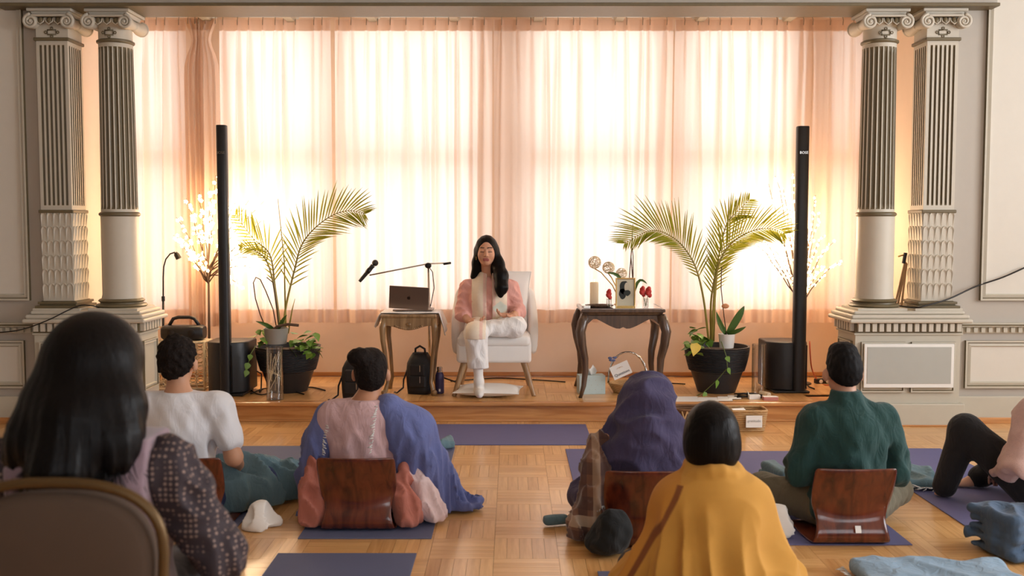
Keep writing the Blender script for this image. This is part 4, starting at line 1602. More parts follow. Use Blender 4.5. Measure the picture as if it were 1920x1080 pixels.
# ---- backpacks
def backpack(pxc, pyb, w, h, label, rz, dy=0.09):
    p = atZ(pxc, pyb, ZD)
    root = thing('backpack', label, 'backpack', (p.x * (p.y + dy) / p.y, p.y + dy, ZD), rz, 'black backpacks on the platform')
    b = MB()
    rg = []
    for k in range(9):
        t = k / 8
        s = (0.92 + 0.14 * math.sin(PI * t)) * (1 if t < 0.8 else 1 - (t - 0.8) * 1.8)
        ring = []
        for j in range(20):
            a = 2 * PI * j / 20
            c_, s_ = math.cos(a), math.sin(a)
            ring.append((w / 2 * s * math.copysign(abs(c_) ** 0.55, c_), 0.075 * s * math.copysign(abs(s_) ** 0.55, s_) + 0.02 * t, h * t * 0.86))
        rg.append(ring)
    b.loft(rg)
    b.build('bag_body', M['nylon'], root, smooth=True)
    for z, hh, ww in ((0.20 * h, 0.17 * h, 0.72), (0.44 * h, 0.16 * h, 0.66)):
        pk = MB().box((w * 0.06, -0.082, z + hh / 2), (w * ww, 0.03, hh * 1.5)).build('front_pocket', M['nylon'], root, bevel=0.012, segs=3)
        MB().box((w * 0.2, -0.100, z + hh * 0.75), (0.007, 0.004, 0.05)).build('zip_pull', M['chrome'], pk)
    MB().tube([(-w * 0.22, 0.02, h * 0.80), (-w * 0.2, 0.015, h * 0.94), (0, 0.01, h), (w * 0.2, 0.015, h * 0.94), (w * 0.22, 0.02, h * 0.80)], 0.009, 8).build('carry_handle', M['nylon'], root, smooth=True)
    MB().tube([(-w * 0.42, -0.02, h * 0.6), (-w * 0.6, -0.05, h * 0.3), (-w * 0.58, -0.07, 0.05), (-w * 0.8, -0.1, 0.012), (-w * 0.95, -0.07, 0.012)], 0.011, 6, flat=0.5).build('shoulder_strap', M['nylon'], root, smooth=True)
    return root


backpack(787, 747, 0.19, 0.37, 'black backpack standing under the carved side table', -0.25, 0.24)
backpack(668, 755, 0.20, 0.38, 'black backpack behind the head with the dark hair bun', -0.2)
p = atZ(821, 742, ZD)
bt = thing('water_bottle', 'purple metal water bottle beside the carved table leg', 'bottle', (p.x * (p.y + 0.11) / p.y + 0.015, p.y + 0.11, ZD))
MB().lathe([(0.028, 0), (0.034, 0.006), (0.035, 0.11), (0.033, 0.145), (0.024, 0.168)], n=24).build('bottle_body', M['navy_plastic'], bt, smooth='angle')
MB().lathe([(0.024, 0.168), (0.025, 0.176), (0.020, 0.18), (0.022, 0.205), (0.018, 0.21)], n=20).build('bottle_cap', M['chrome'], bt, smooth='angle')
MB().box((0.002, -0.0345, 0.03), (0.014, 0.003, 0.02)).build('bottle_label', M['paper'], bt)

# ---- armchair with back cushion, and the pillow on the floor
Ya = atZ(925, 744, ZD).y
ac = thing('armchair', 'white upholstered armchair with splayed wooden legs', 'armchair', (X_(926, Ya), Ya + 0.30, ZD))
px2 = Ya / FPX
hw = (998 - 856) / 2 * px2
zs0, zs1 = Z_(682, Ya) - ZD, Z_(634, Ya) - ZD
zbk = Z_(538, Ya + 0.5) - ZD
MB().box((0, 0.0, (zs0 + zs1 - 0.03) / 2), (hw * 2, 0.54, zs1 - zs0 - 0.03)).build('seat_base', M['upholstery'], ac, bevel=0.025, segs=4, smooth=True)
MB().box((0, -0.01, zs1 - 0.03), (hw * 2 - 0.01, 0.55, 0.085)).build('seat_cushion', M['upholstery'], ac, bevel=0.035, segs=5, smooth=True)
bkm = MB()
rows_o, rows_i = [], []
prof = []
for k in range(21):
    a = PI * k / 20       # wraps from the right arm round the back to the left arm
    cx_, sy_ = math.cos(a), math.sin(a)
    x = (hw + 0.055) * math.copysign(abs(cx_) ** 0.55, cx_)
    y = 0.02 + 0.27 * sy_ ** 0.75
    top = zs1 + 0.06 + (zbk - zs1 - 0.06) * min(1.0, max(0.0, (sy_ - 0.05) / 0.45)) ** 0.8
    prof.append((x, y, top))
for k in range(21):
    x, y, top = prof[k]
    nrm = Vector((x * 0.9, y - 0.0, 0)).normalized() * 0.065
    prev = prof[max(k - 1, 0)]
    rg = [(x, y, zs0 + 0.02), (x * 1.02, y + 0.01, (zs0 + top) / 2), (x * 1.03, y + 0.03, top - 0.03), (x * 1.02 - nrm.x * 0.25, y + 0.03 - nrm.y * 0.25, top - 0.004),
          (x - nrm.x * 0.75, y + 0.02 - nrm.y * 0.75, top - 0.004), (x - nrm.x, y + 0.015 - nrm.y, top - 0.03), (x - nrm.x, y - nrm.y, (zs0 + top) / 2), (x - nrm.x, y - nrm.y, zs0 + 0.02)]
    rows_o.append(rg)
bkm.loft(rows_o)
bkm.build('back_and_arms', M['upholstery'], ac, smooth=True, subd=1)
for sx in (-1, 1):
    for sy in (-1, 1):
        MB().tube([(sx * (hw - 0.06), sy * 0.20, zs0 + 0.01), (sx * (hw - 0.01 + (0.03 if sy < 0 else 0.0)), sy * (0.26 if sy < 0 else 0.24), 0.0)], [0.027, 0.017], 12).build('leg', M['legwood'], ac, smooth='angle')


def pillow(name, label, cat, loc, w, d, h, rot, m_, puff=2.4):
    mb = MB()
    rows_t, n = [], 18
    for sgn in (1, -1):
        rows = []
        for i in range(n + 1):
            row = []
            for j in range(n + 1):
                u, v = -1 + 2 * i / n, -1 + 2 * j / n
                k = (max(0, 1 - abs(u) ** puff) * max(0, 1 - abs(v) ** puff)) ** 0.55
                pin = 1 - 0.06 * (1 - abs(u) ** 2) * abs(v) ** 3 - 0.0
                pin2 = 1 - 0.06 * (1 - abs(v) ** 2) * abs(u) ** 3
                wr = 0.03 * h * math.sin(7 * u + 3 * v) * math.sin(5 * v + 1) * k
                row.append((u * w / 2 * pin2, v * d / 2 * pin, sgn * (h / 2 * k + wr)))
            rows.append(row)
        mb.grid(rows)
    root = thing(name, label, cat, loc)
    root.rotation_euler = rot
    body = mb.build('pillow_body', m_, root, smooth=True)
    pip = MB()
    loop = []
    for (u0, v0, u1, v1) in ((-1, -1, 1, -1), (1, -1, 1, 1), (1, 1, -1, 1), (-1, 1, -1, -1)):
        for k in range(10):
            u, v = u0 + (u1 - u0) * k / 10, v0 + (v1 - v0) * k / 10
            loop.append((u * w / 2 * (1 - 0.06 * (1 - v * v) * abs(u) ** 3), v * d / 2 * (1 - 0.06 * (1 - u * u) * abs(v) ** 3), 0))
    pip.tube(loop, 0.004, 6, closed=True)
    pip.build('seam_piping', m_, root, smooth=True)
    return root


pf = atZ(916, 742, ZD)
pillow('floor_pillow', 'flat white pillow under the seated woman\'s foot', 'pillow', (pf.x, pf.y + 0.02, ZD + 0.045), 0.50, 0.36, 0.085, (0, 0, -0.1), M['cloth_w'])
pillow('back_cushion', 'white cushion behind the seated woman on the armchair', 'cushion', tuple(Vector(ac.location) + Vector((0.075, 0.150, zs1 + 0.275))), 0.40, 0.46, 0.09, (PI / 2 - 0.10, 0.08, 0), M['cloth_w'])

# ---- altar table
Yq0 = atZ(1090, 746, ZD).y
Yq1 = Yq0 + 0.56
xa, xb = X_(1090, Yq0, 585), X_(1248, Yq0, 585)
zq = Z_(580, Yq0)
at_ = thing('altar_table', 'dark wooden altar table with curved legs and glass top', 'table', ((xa + xb) / 2, (Yq0 + Yq1) / 2, ZD))
hw, hd, H = (xb - xa) / 2, (Yq1 - Yq0) / 2, zq - ZD
MB().box((0, 0, H - 0.013), (hw * 2 + 0.0, hd * 2, 0.026)).build('table_top', M['walnut'], at_, bevel=0.006)
MB().box((0, 0, H + 0.002), (hw * 2 - 0.05, hd * 2 - 0.05, 0.005)).build('glass_inlay', mat('dark_glass', srgb(126, 112, 104), 0.05, 0.0, var=0.02, coat=1.0, spec=1.0), at_)
MB().box((0, 0, H - 0.035), (hw * 2 - 0.02, hd * 2 - 0.02, 0.03), taper=0.96).build('cornice', M['walnut'], at_, bevel=0.006)
for sy in (-1, 1):
    po = [(-hw * 0.95, H - 0.05), (hw * 0.95, H - 0.05)]
    for k in range(25):
        u = 1 - 2 * k / 24
        au = abs(u)
        dz = 0.075 + 0.05 * math.cos(au * PI * 1.05) * (1 if au < 0.95 else 1) - 0.018 * math.exp(-(au / 0.07) ** 2) + 0.05 * max(0, au - 0.72) / 0.28 * 1.9
        po.append((hw * 0.95 * u, H - 0.03 - dz))
    MB().prism(po, sy * (hd - 0.025) - 0.01, sy * (hd - 0.025) + 0.01).build('apron', M['walnut'], at_)
for sx in (-1, 1):
    MB().bx(sx * (hw - 0.03) - 0.01, sx * (hw - 0.03) + 0.01, -hd + 0.03, hd - 0.03, H - 0.13, H - 0.045).build('apron', M['walnut'], at_)
    for sy in (-1, 1):
        z_ = [H - 0.05, H - 0.10, H - 0.17, H - 0.27, H - 0.38, H - 0.48, 0.09, 0.0]
        o_ = [-0.03, -0.012, 0.006, -0.006, -0.03, -0.034, -0.022, 0.006]
        rr = [0.036, 0.040, 0.038, 0.034, 0.029, 0.024, 0.019, 0.014]
        cab_leg([(sx * (hw + o), sy * (hd + o), z) for z, o in zip(z_, o_)], rr, M['walnut'], at_, n=12)

ZT = zq + 0.0045
TY = lambda py: max(Yq0 + 0.05, min(Yq1 - 0.06, atZ(1150, py, ZT).y))


def on_table(px, Y):
    return Vector((X_(px, Y, 570), Y, ZT))


# photograph of a bearded man in a thin brass frame (a plain stand-in portrait)
Yf = Yq0 + 0.16
pc = on_table(1172.5, Yf)
fr = thing('photo_frame', 'brass framed portrait photo between two rose vases on altar', 'photo frame', tuple(pc))
wf, hf = (X_(1191, Yf) - X_(1154, Yf)) / 2, Z_(521, Yf) - ZT
fb = MB()
t = 0.010
fb.bx(-wf, -wf + t, -0.01, 0.01, 0, hf).bx(wf - t, wf, -0.01, 0.01, 0, hf).bx(-wf + t, wf - t, -0.01, 0.01, hf - t, hf).bx(-wf + t, wf - t, -0.01, 0.01, 0, t)
fb.build('frame', M['gold'], fr, bevel=0.003)
MB().bx(-wf + t, wf - t, -0.003, 0.006, t, hf - t).build('picture', mat('faded_print', srgb(206, 198, 172), 0.6, var=0.05), fr)
MB().box((0, 0.045, hf * 0.38), (0.04, 0.004, hf * 0.8), rx=0.22).build('easel_back', M['walnut'], fr)


def blob(cx, cz, rx, rz, wob, n=20, seed=0):
    r = random.Random(seed)
    return [(cx + rx * math.cos(2 * PI * k / n) * (1 + r.uniform(-wob, wob)), cz + rz * math.sin(2 * PI * k / n) * (1 + r.uniform(-wob, wob))) for k in range(n)]


pm_ = MB()
pm_.prism(blob(-0.008, hf * 0.66, wf * 0.50, hf * 0.24, 0.07, seed=2), -0.0042, -0.003)
pm_.prism(blob(-0.022, hf * 0.46, wf * 0.36, hf * 0.18, 0.1, seed=3), -0.0042, -0.003)
pm_.build('portrait_hair', mat('printed_black', srgb(34, 40, 36), 0.6), fr)
MB().prism(blob(0.012, hf * 0.68, wf * 0.27, hf * 0.17, 0.03, seed=4), -0.0052, -0.004).build('portrait_face', mat('printed_tone', srgb(200, 190, 166), 0.6), fr)
MB().prism(blob(0.012, hf * 0.49, wf * 0.34, hf * 0.10, 0.12, seed=5), -0.0058, -0.005).build('portrait_beard', mat('printed_grey', srgb(44, 50, 44), 0.6), fr)


def rose_vase(px, Y, label, heads):
    root = thing('rose_vase', label, 'vase', tuple(on_table(px, Y)), 0, 'glass vases of red roses')
    MB().lathe([(0.018, 0), (0.02, 0.003), (0.021, 0.07), (0.019, 0.07), (0.018, 0.008)], n=18).build('glass_vase', M['glass'], root, smooth='angle')
    for (dx, dz, r) in heads:
        h = thing('rose', None, None)
        del_ = h
        bpy.data.objects.remove(h)
        st = MB().tube([(0, 0, 0.01), (dx * 0.3, 0, 0.05), (dx, 0, dz)], 0.0025, 5).build('stem', M['stem'], root)
        ro = MB()
        for k in range(9):
            a = k * 2.4
            q = r * (0.35 + 0.07 * k)
            ro.sphere((dx + q * 0.5 * math.cos(a), q * 0.5 * math.sin(a), dz + r * 0.3 + 0.012 * math.cos(k * 1.1) + 0.006 * (4 - k * 0.6)), (r * 0.62, r * 0.52, r * 0.7), 8, 6)
        ro.build('rose_bloom', M['rose'], root, smooth=True)
    return root


rose_vase(1142, Yq0 + 0.10, 'glass vase with one red rose left of the portrait', [(-0.003, 0.085, 0.025)])
rose_vase(1211, Yq0 + 0.12, 'glass vase with two red roses right of the portrait', [(-0.028, 0.105, 0.026), (0.018, 0.10, 0.028)])
pcn = on_table(1114, Yq0 + 0.34)
cd = thing('pillar_candle', 'tall ivory pillar candle at the back of the altar table', 'candle', tuple(pcn))
rc = (1122 - 1106) / 2 / FPX * pcn.y
hc = Z_(529, pcn.y) - ZT
MB().lathe([(rc, 0), (rc, hc - 0.004), (rc * 0.85, hc), (rc * 0.5, hc - 0.01), (0.001, hc - 0.012)], n=24).build('wax_body', M['wax'], cd, smooth='angle')
MB().tube([(0, 0, hc - 0.012), (0.001, 0, hc + 0.008)], 0.0015, 5).build('wick', M['bark'], cd)
MB().sphere((0.001, 0, hc + 0.014), (0.004, 0.004, 0.011), 8, 6).build('flame', mat('candle_flame', srgb(255, 214, 130), 0.5, emit=12, ecol=(1, 0.7, 0.3, 1)), cd, smooth=True)

# candle holder with wire globes
Yg = Yq0 + 0.42
gb = on_table(1163, Yg)
gh = thing('globe_candle_holder', 'three armed candle holder with pale wire globes on altar', 'candle holder', tuple(gb))
MB().lathe([(0.05, 0), (0.05, 0.006), (0.012, 0.012), (0.008, 0.03)], n=20).build('base', M['gold'], gh, smooth='angle')
for (px, py, r) in ((1115, 492, 0.05), (1141, 502, 0.048), (1165, 513, 0.044)):
    c = rel(gh, atY(px, py, Yg))
    gl = MB()
    rnd = random.Random(px)
    for k in range(15):
        ax = Vector((rnd.gauss(0, 1), rnd.gauss(0, 1), rnd.gauss(0, 1))).normalized()
        o1 = ax.orthogonal().normalized()
        o2 = ax.cross(o1)
        off = rnd.uniform(-0.5, 0.5) * r
        rr = math.sqrt(r * r - off * off)
        gl.tube([c + ax * off + (o1 * math.cos(t) + o2 * math.sin(t)) * rr for t in [2 * PI * j / 14 for j in range(14)]], 0.0022, 4, closed=True)
    gl.build('wire_globe', M['rattan_p'], gh, smooth=True)
    MB().tube([(0, 0, 0.02), (c.x * 0.3, 0, c.z * 0.45), (c.x * 0.75, 0, c.z - r - 0.03), (c.x, 0, c.z - r)], 0.005, 6).build('arm', M['gold'], gh, smooth=True)

# orchid on the altar, seen as spikes and two strap leaves behind the portrait
Yo = Yq0 + 0.30
ao = thing('altar_orchid', 'orchid with dark bare spikes behind the portrait on altar', 'orchid', tuple(on_table(1182, Yo)))
MB().lathe([(0.03, 0), (0.042, 0.07), (0.038, 0.07), (0.034, 0.02)], n=20).build('orchid_pot', M['ceramic'], ao, smooth='angle')
MB().lathe([(0.001, 0.062), (0.037, 0.06)], n=16).build('soil', M['soil'], ao)
for s in (((1181, 570), (1180, 520), (1184, 470), (1186, 430), (1187, 420)), ((1184, 570), (1187, 520), (1187, 480), (1184, 450)), ((1186, 570), (1186, 520), (1183, 480))):
    pts = [rel(ao, atY(px, py, Yo)) for px, py in s]
    pts[0].z = max(pts[0].z, 0.05)
    MB().tube(pts, [0.005, 0.0045, 0.004, 0.0035, 0.003][:len(pts)], 6).build('flower_spike', M['bark'], ao, smooth=True)
orchid_leaf([(1178, 556, 0), (1165, 520, -0.02), (1150, 511, -0.03), (1137, 512, -0.03)], Yo, ao, 0.016)
orchid_leaf([(1186, 556, 0), (1195, 525, -0.02), (1205, 524, -0.02), (1214, 533, -0.02)], Yo, ao, 0.016)

# tray and matchbox
pt = on_table(1124, Yq0 + 0.17)
tr = thing('serving_tray', 'dark oval tray on the left of the altar table', 'tray', tuple(pt))
MB().lathe([(0.055, 0), (0.075, 0.004), (0.085, 0.018), (0.082, 0.018), (0.07, 0.006), (0.001, 0.004)], n=28, sx=1.35).build('tray_dish', M['walnut'], tr, smooth='angle')
pt = on_table(1099, Yq0 + 0.09)
mbx = MB().box((0, 0, 0.008), (0.06, 0.03, 0.016)).build('match_box', M['paper'], bevel=0.002)
mbx.location = pt
mbx.rotation_euler = (0, 0, 0.5)
tag(mbx, 'small white match box at the front left of altar', 'box')

# ---- tissue box under the altar table
p0, p1 = atZ(1085, 741, ZD), atZ(1133, 738, ZD)
tb = thing('tissue_box', 'pale blue tissue box on the platform under the altar', 'tissue box', ((p0.x + p1.x) / 2, p0.y + 0.10, ZD), 0.12)
hh_ = Z_(706, p0.y) - ZD
bw = p1.x - p0.x
tbody = MB().box((0, 0, hh_ / 2), (bw, 0.12, hh_)).build('carton', M['bluebox'], tb, bevel=0.002)
for i in range(4):
    for j in range(3):
        MB().box((-bw * 0.36 + i * bw * 0.24 + (j % 2) * bw * 0.08, -0.0605, hh_ * (0.25 + 0.25 * j)), (0.007, 0.001, 0.004)).build('printed_dot', M['boardgrey'], tbody)
ts_ = MB()
rows = []
for i in range(7):
    v = i / 6
    rows.append([(-0.035 + 0.07 * j / 6 + 0.01 * math.sin(3 * v + j), 0.018 * math.sin(j * 1.4 + v * 2), hh_ - 0.002 + 0.075 * v * (0.8 + 0.25 * math.sin(j * 1.9))) for j in range(7)])
ts_.grid(rows)
ts_.build('tissue', M['paper'], tb, smooth=True, solid=0.0015)


# ---- baskets
def woven_rings(mb, path_fn, z0, z1, n, r, wob=0.004, seg=60):
    for k in range(n):
        t = k / (n - 1)
        pts = []
        for j in range(seg):
            a = 2 * PI * j / seg
            x, y = path_fn(a, t)
            q = wob * (1 if (j + k) % 2 else -1)
            l = math.hypot(x, y) or 1
            pts.append((x + x / l * q, y + y / l * q, z0 + (z1 - z0) * t))
        mb.tube(pts, r, 5, closed=True)


pq = atZ(1180, 740, ZD)
qb = thing('question_basket', 'wicker basket with silver twisted handle and a Questions card', 'basket', (pq.x, pq.y + 0.12, ZD))
sc_ = pq.y / FPX
rb = 36 * sc_
bh = Z_(718, pq.y + 0.12) - ZD
mb = MB()
woven_rings(mb, lambda a, t: (rb * (0.72 + 0.28 * t) * math.cos(a), rb * 0.8 * (0.72 + 0.28 * t) * math.sin(a)), 0.008, bh, 9, 0.0065, 0.003, 44)
mb.build('woven_bowl', M['rattan'], qb, smooth=True)
MB().lathe([(0.001, 0.004), (rb * 0.7, 0.004), (rb * 0.72, 0.012)], n=24, sy=0.8).build('basket_bottom', M['rattan'], qb)
hp = []
ht = Z_(660, pq.y + 0.12) - ZD
for k in range(25):
    a = PI * k / 24
    hp.append((rb * 1.02 * math.cos(a), 0, bh + (ht - bh) * math.sin(a) ** 0.8))
hd_ = MB()
for ph in (0, PI):
    hd_.tube([(x + 0.006 * math.cos(k * 1.3 + ph), y + 0.006 * math.sin(k * 1.3 + ph), z) for k, (x, y, z) in enumerate(hp)], 0.006, 6)
hd_.build('handle', M['chrome'], qb, smooth=True)
bow = MB()
bc = rel(qb, atY(1148, 672, pq.y + 0.1))
for sx, sz in ((-1, 0.3), (1, 0.5), (-0.6, -0.9), (0.4, -1.0)):
    bow.sphere(bc + Vector((sx * 0.018, -0.01, sz * 0.014)), (0.018, 0.006, 0.010), 8, 6)
bow.build('ribbon_bow', mat('blue_ribbon', srgb(92, 104, 150), 0.4, var=0.3, scale=60), qb, smooth=True)
cdp = rel(qb, atY(1164, 694, pq.y - 0.03))
card = MB().box((0, 0, 0), (0.15, 0.002, 0.105)).build('card', M['paper'], qb)
card.location = cdp
card.rotation_euler = (-0.15, -0.42, 0)
text_part('Questions', 0.030, M['ink'], card, (0.0, -0.0022, -0.025), (PI / 2, 0, 0))
sm = MB()
for k in range(3):
    sm.tube([(0.014 * math.cos(t) + (k - 1) * 0.011, -0.0018, 0.016 + 0.009 * math.sin(t)) for t in [PI * j / 6 for j in range(7)]], 0.0012, 4)
sm.build('card_emblem', mat('faint_gold_print', srgb(206, 180, 150), 0.7), card)


def box_basket(px0, px1, pyb, pyt, label, mkey, seed):
    p0, p1 = atZ(px0, pyb, 0), atZ(px1, pyb, 0)
    w = (p1.x - p0.x) / 2
    d = 0.10
    yc = p0.y + 0.10
    root = thing('floor_basket', label, 'basket', ((p0.x + p1.x) / 2, yc, 0), 0, 'baskets on the floor by the platform')
    h = Z_(pyt, yc)

    def path(a, t):
        c_, s_ = math.cos(a), math.sin(a)
        k = 0.86 + 0.14 * t
        return (w * k * math.copysign(abs(c_) ** 0.35, c_), d * k * math.copysign(abs(s_) ** 0.35, s_))
    mb = MB()
    woven_rings(mb, path, 0.008, h - 0.008, 11, 0.0072, 0.003, 64)
    mb.build('woven_side', M[mkey], root, smooth=True)
    rim = MB()
    rim.tube([(*path(2 * PI * j / 48, 1.02), h - 0.002) for j in range(48)], 0.009, 7, closed=True)
    rim.build('rim', M[mkey], root, smooth=True)
    MB().prism([path(2 * PI * j / 40, 0) for j in range(40)], 0.003, 0.010, axis='z').build('basket_bottom', M[mkey], root)
    return root, w, d, h


b1, w1, d1, h1 = box_basket(1268, 1368, 806, 764, 'dark woven basket on the floor behind the short black hair', 'rattan_d', 1)
dia = MB()
for i in range(9):
    x = -w1 * 0.8 + i * w1 * 0.2
    dia.tube([(x, -d1 * 0.98, 0.012), (x + w1 * 0.2, -d1 * 1.03, h1 - 0.01)], 0.006, 5)
    dia.tube([(x + w1 * 0.2, -d1 * 0.98, 0.012), (x, -d1 * 1.03, h1 - 0.01)], 0.006, 5)
dia.build('diagonal_weave', M['rattan'], b1, smooth=True)
b2, w2, d2, h2 = box_basket(1364, 1440, 810, 766, 'light wicker basket with a gratitude card on the floor', 'rattan', 2)
cardg = MB().box((w2 * 0.28, -d2 - 0.016, h2 * 0.52), (0.115, 0.002, 0.085)).build('card', M['paper'], b2)
text_part('gratitude', 0.026, M['pencil'], b2, (w2 * 0.28, -d2 - 0.0185, h2 * 0.55), (PI / 2, 0, 0))
MB().box((-0.03, 0.02, h2 - 0.02), (0.10, 0.07, 0.002), rx=0.35, rz=0.3).build('paper_slip', M['paper'], b2)

# ---- papers, cable bundle, candle and cartons at the platform edge
for k, (px0, px1, pya, pyb, lab) in enumerate(((1262, 1312, 744, 755, 'largest white sheet of paper lying at the platform edge'), (1311, 1350, 746, 755, 'white sheet of paper second from left at platform edge'), (1347, 1374, 745, 753, 'small white card third in the row at platform edge'), (1366, 1390, 743, 750, 'small white card nearest the cable bundle'))):
    a, b_, c_, d_ = atZ(px0, pyb, ZD), atZ(px1, pyb, ZD), atZ(px1 - 4, pya, ZD), atZ(px0 - 2, pya, ZD)
    mb = MB().prism([(p.x, max(p.y, YD + 0.02)) for p in (a, b_, c_, d_)], ZD + 0.001 + 0.002 * k, ZD + 0.0028 + 0.002 * k, axis='z')
    tag(mb.build('paper_sheet', M['paper']), lab, 'paper', 'papers at the platform edge')
pc = atZ(1402, 746, ZD)
cb = thing('cable_bundle', 'tied bundle of black cable beside the right planter', 'cable', tuple(pc))
bd = MB()
rnd = random.Random(5)
for k in range(9):
    yy, zz = rnd.uniform(-0.03, 0.03), rnd.uniform(0.008, 0.035)
    bd.tube([(-0.09 + rnd.uniform(-0.01, 0.02), yy * 1.5, zz * 0.8), (-0.03, yy, zz), (0, yy * 0.5, zz), (0.04, yy, zz), (0.095 + rnd.uniform(-0.02, 0.02), yy * 1.6, zz * 0.7)], 0.006, 6)
bd.build('coiled_cable', M['blackmetal'], cb, smooth=True)
MB().tube([(0.0, 0.026 * math.cos(t), 0.022 + 0.022 * math.sin(t)) for t in [2 * PI * j / 12 for j in range(12)]], 0.004, 5, closed=True).build('tie', M['paper'], cb, smooth=True)
pc = atZ(1437, 745, ZD)
wc = MB().lathe([(0.001, -0.05), (0.018, -0.05), (0.018, 0.05), (0.001, 0.05)], n=18, M=Matrix.Rotation(PI / 2, 4, 'X') @ Matrix.Rotation(0.45, 4, 'Y'))
wc = wc.build('fallen_candle', M['wax'], smooth='angle')
wc.location = (pc.x, pc.y + 0.05, ZD + 0.019)
tag(wc, 'white candle lying on its side by the right tower speaker', 'candle')
for px, py, s, mk, lab in ((1414, 748, (0.085, 0.05, 0.03), 'paper', 'small white carton at the platform edge'), (1444, 750, (0.11, 0.06, 0.026), 'redbox', 'small red and white carton at the platform edge')):
    if mk == 'redbox':
        M['redbox'] = mat('red_white_card', srgb(206, 132, 120), 0.6, var=0.1)
    q = atZ(px, py, ZD)
    cr = thing('small_carton', lab, 'carton', (q.x, max(q.y, YD + 0.05), ZD))
    MB().box((0, 0, s[2] / 2), s).build('carton_body', M[mk], cr, bevel=0.002)
    MB().box((0, 0, s[2] + 0.001), (s[0] * 0.98, s[1] * 0.98, 0.002)).build('carton_lid', M['paper'], cr)


def glass_cyl(px0, px1, pyt, pyb, label, fill=False):
    p0, p1 = atZ(px0, pyb, ZD), atZ(px1, pyb, ZD)
    r = (p1.x - p0.x) / 2
    Y = p0.y + r
    h = Z_(pyt, Y) - ZD
    root = thing('glass_cylinder', label, 'vase', ((p0.x + p1.x) / 2, Y, ZD))
    MB().lathe([(r * 0.98, 0), (r, 0.004), (r, h), (r - 0.004, h), (r - 0.004, 0.008), (0.001, 0.008)], n=30).build('glass_wall', M['glass'], root, smooth='angle')
    return root, r, h


glass_cyl(1412, 1438, 645, 741, 'tall clear glass cylinder between planter and right tower speaker')
gv, rv, hv = glass_cyl(496, 528, 650, 752, 'clear glass cylinder of twigs before the left planter')
tw = MB()
rnd = random.Random(9)
for k in range(16):
    a, b_ = rnd.uniform(0, 6.28), rnd.uniform(0, 6.28)
    q = rv * 0.75
    tw.tube([(q * math.cos(a), q * math.sin(a), 0.03 + rnd.uniform(0, hv * 0.4)), (q * math.cos(b_), q * math.sin(b_), hv * 0.5 + rnd.uniform(0, hv * 0.42))], 0.002, 4)
tw.build('dried_twigs', M['rattan_p'], gv)

# ---- cables on the platform, power strip, cable on the wall
def cable(pts, label, m_=None, r=0.005, nm='floor_cable'):
    sm_ = []
    P = [Vector(p) for p in pts]
    m = len(P)
    for i in range(m - 1):
        a, b_, c, d = P[max(i - 1, 0)], P[i], P[i + 1], P[min(i + 2, m - 1)]
        for k in range(6):
            t = k / 6
            sm_.append(0.5 * ((2 * b_) + (c - a) * t + (2 * a - 5 * b_ + 4 * c - d) * t * t + (3 * b_ - a - 3 * c + d) * t ** 3))
    sm_.append(P[-1])
    o = MB().tube(sm_, r, 6).build(nm, m_ or M['blackmetal'], smooth=True)
    tag(o, label, 'cable')
    return o


zc_ = ZD + 0.006
cable([atZ(845, 715, zc_), atZ(930, 709, zc_), atZ(1000, 712, zc_), atZ(1060, 716, zc_)], 'black cable along the wall behind the armchair')
cable([atZ(1245, 718, zc_), atZ(1285, 720, zc_)], 'short black cable end between altar and right planter')
cable([atZ(470, 738, zc_), atZ(500, 728, zc_), atZ(540, 735, zc_), atZ(580, 726, zc_), atZ(610, 732, zc_)], 'tangled black cable in front of the left planter')
cable([atZ(468, 730, zc_), atZ(490, 740, zc_), atZ(530, 731, zc_), atZ(570, 739, zc_)], 'second black cable loop in front of the left planter')
cable([atY(1518, 640, 7.9), atY(1522, 690, 7.85), atZ(1535, 715, zc_), atZ(1550, 722, zc_), atZ(1575, 716, zc_)], 'orange cable hanging behind the right tower speaker', M['redcable'])
pst = atZ(1556, 722, ZD)
ps = thing('power_strip', 'black power strip with sockets behind the right tower speaker', 'power strip', (pst.x, pst.y + 0.1, ZD), 0.2)
MB().box((0, 0, 0.02), (0.2, 0.05, 0.04)).build('strip_body', M['black'], ps, bevel=0.006)
for k in range(3):
    MB().lathe([(0.016, 0), (0.016, 0.003), (0.011, 0.004)], n=14, M=Matrix.Translation((-0.06 + 0.06 * k, -0.025, 0.02)) @ Matrix.Rotation(PI / 2, 4, 'X')).build('socket', M['ceramic'], ps)
yw_ = YF - 0.03
yq_ = YP0 - 0.07
cable([(X_(1683, 7.3, 578), 7.40, zpt + 0.03), atY(1715, 577, 7.17), atY(1740, 572, 7.16), atY(1780, 560, yw_ - 0.06), atY(1830, 537, yw_), atY(1880, 520, yw_), atY(1925, 500, yw_)], 'black cable hung from the right column base to the wall', r=0.006, nm='wall_cable')
cable([atY(-8, 624, yw_ - 0.02), atY(30, 620, yw_ - 0.02), atY(60, 612, 7.12), atY(95, 598, 7.12), atY(125, 583, 7.16), atY(150, 573, 7.19), atY(172, 573, 7.2), atY(188, 578, 7.25)], 'thin black cable trailing over the left column pedestal', r=0.0045, nm='wall_cable')

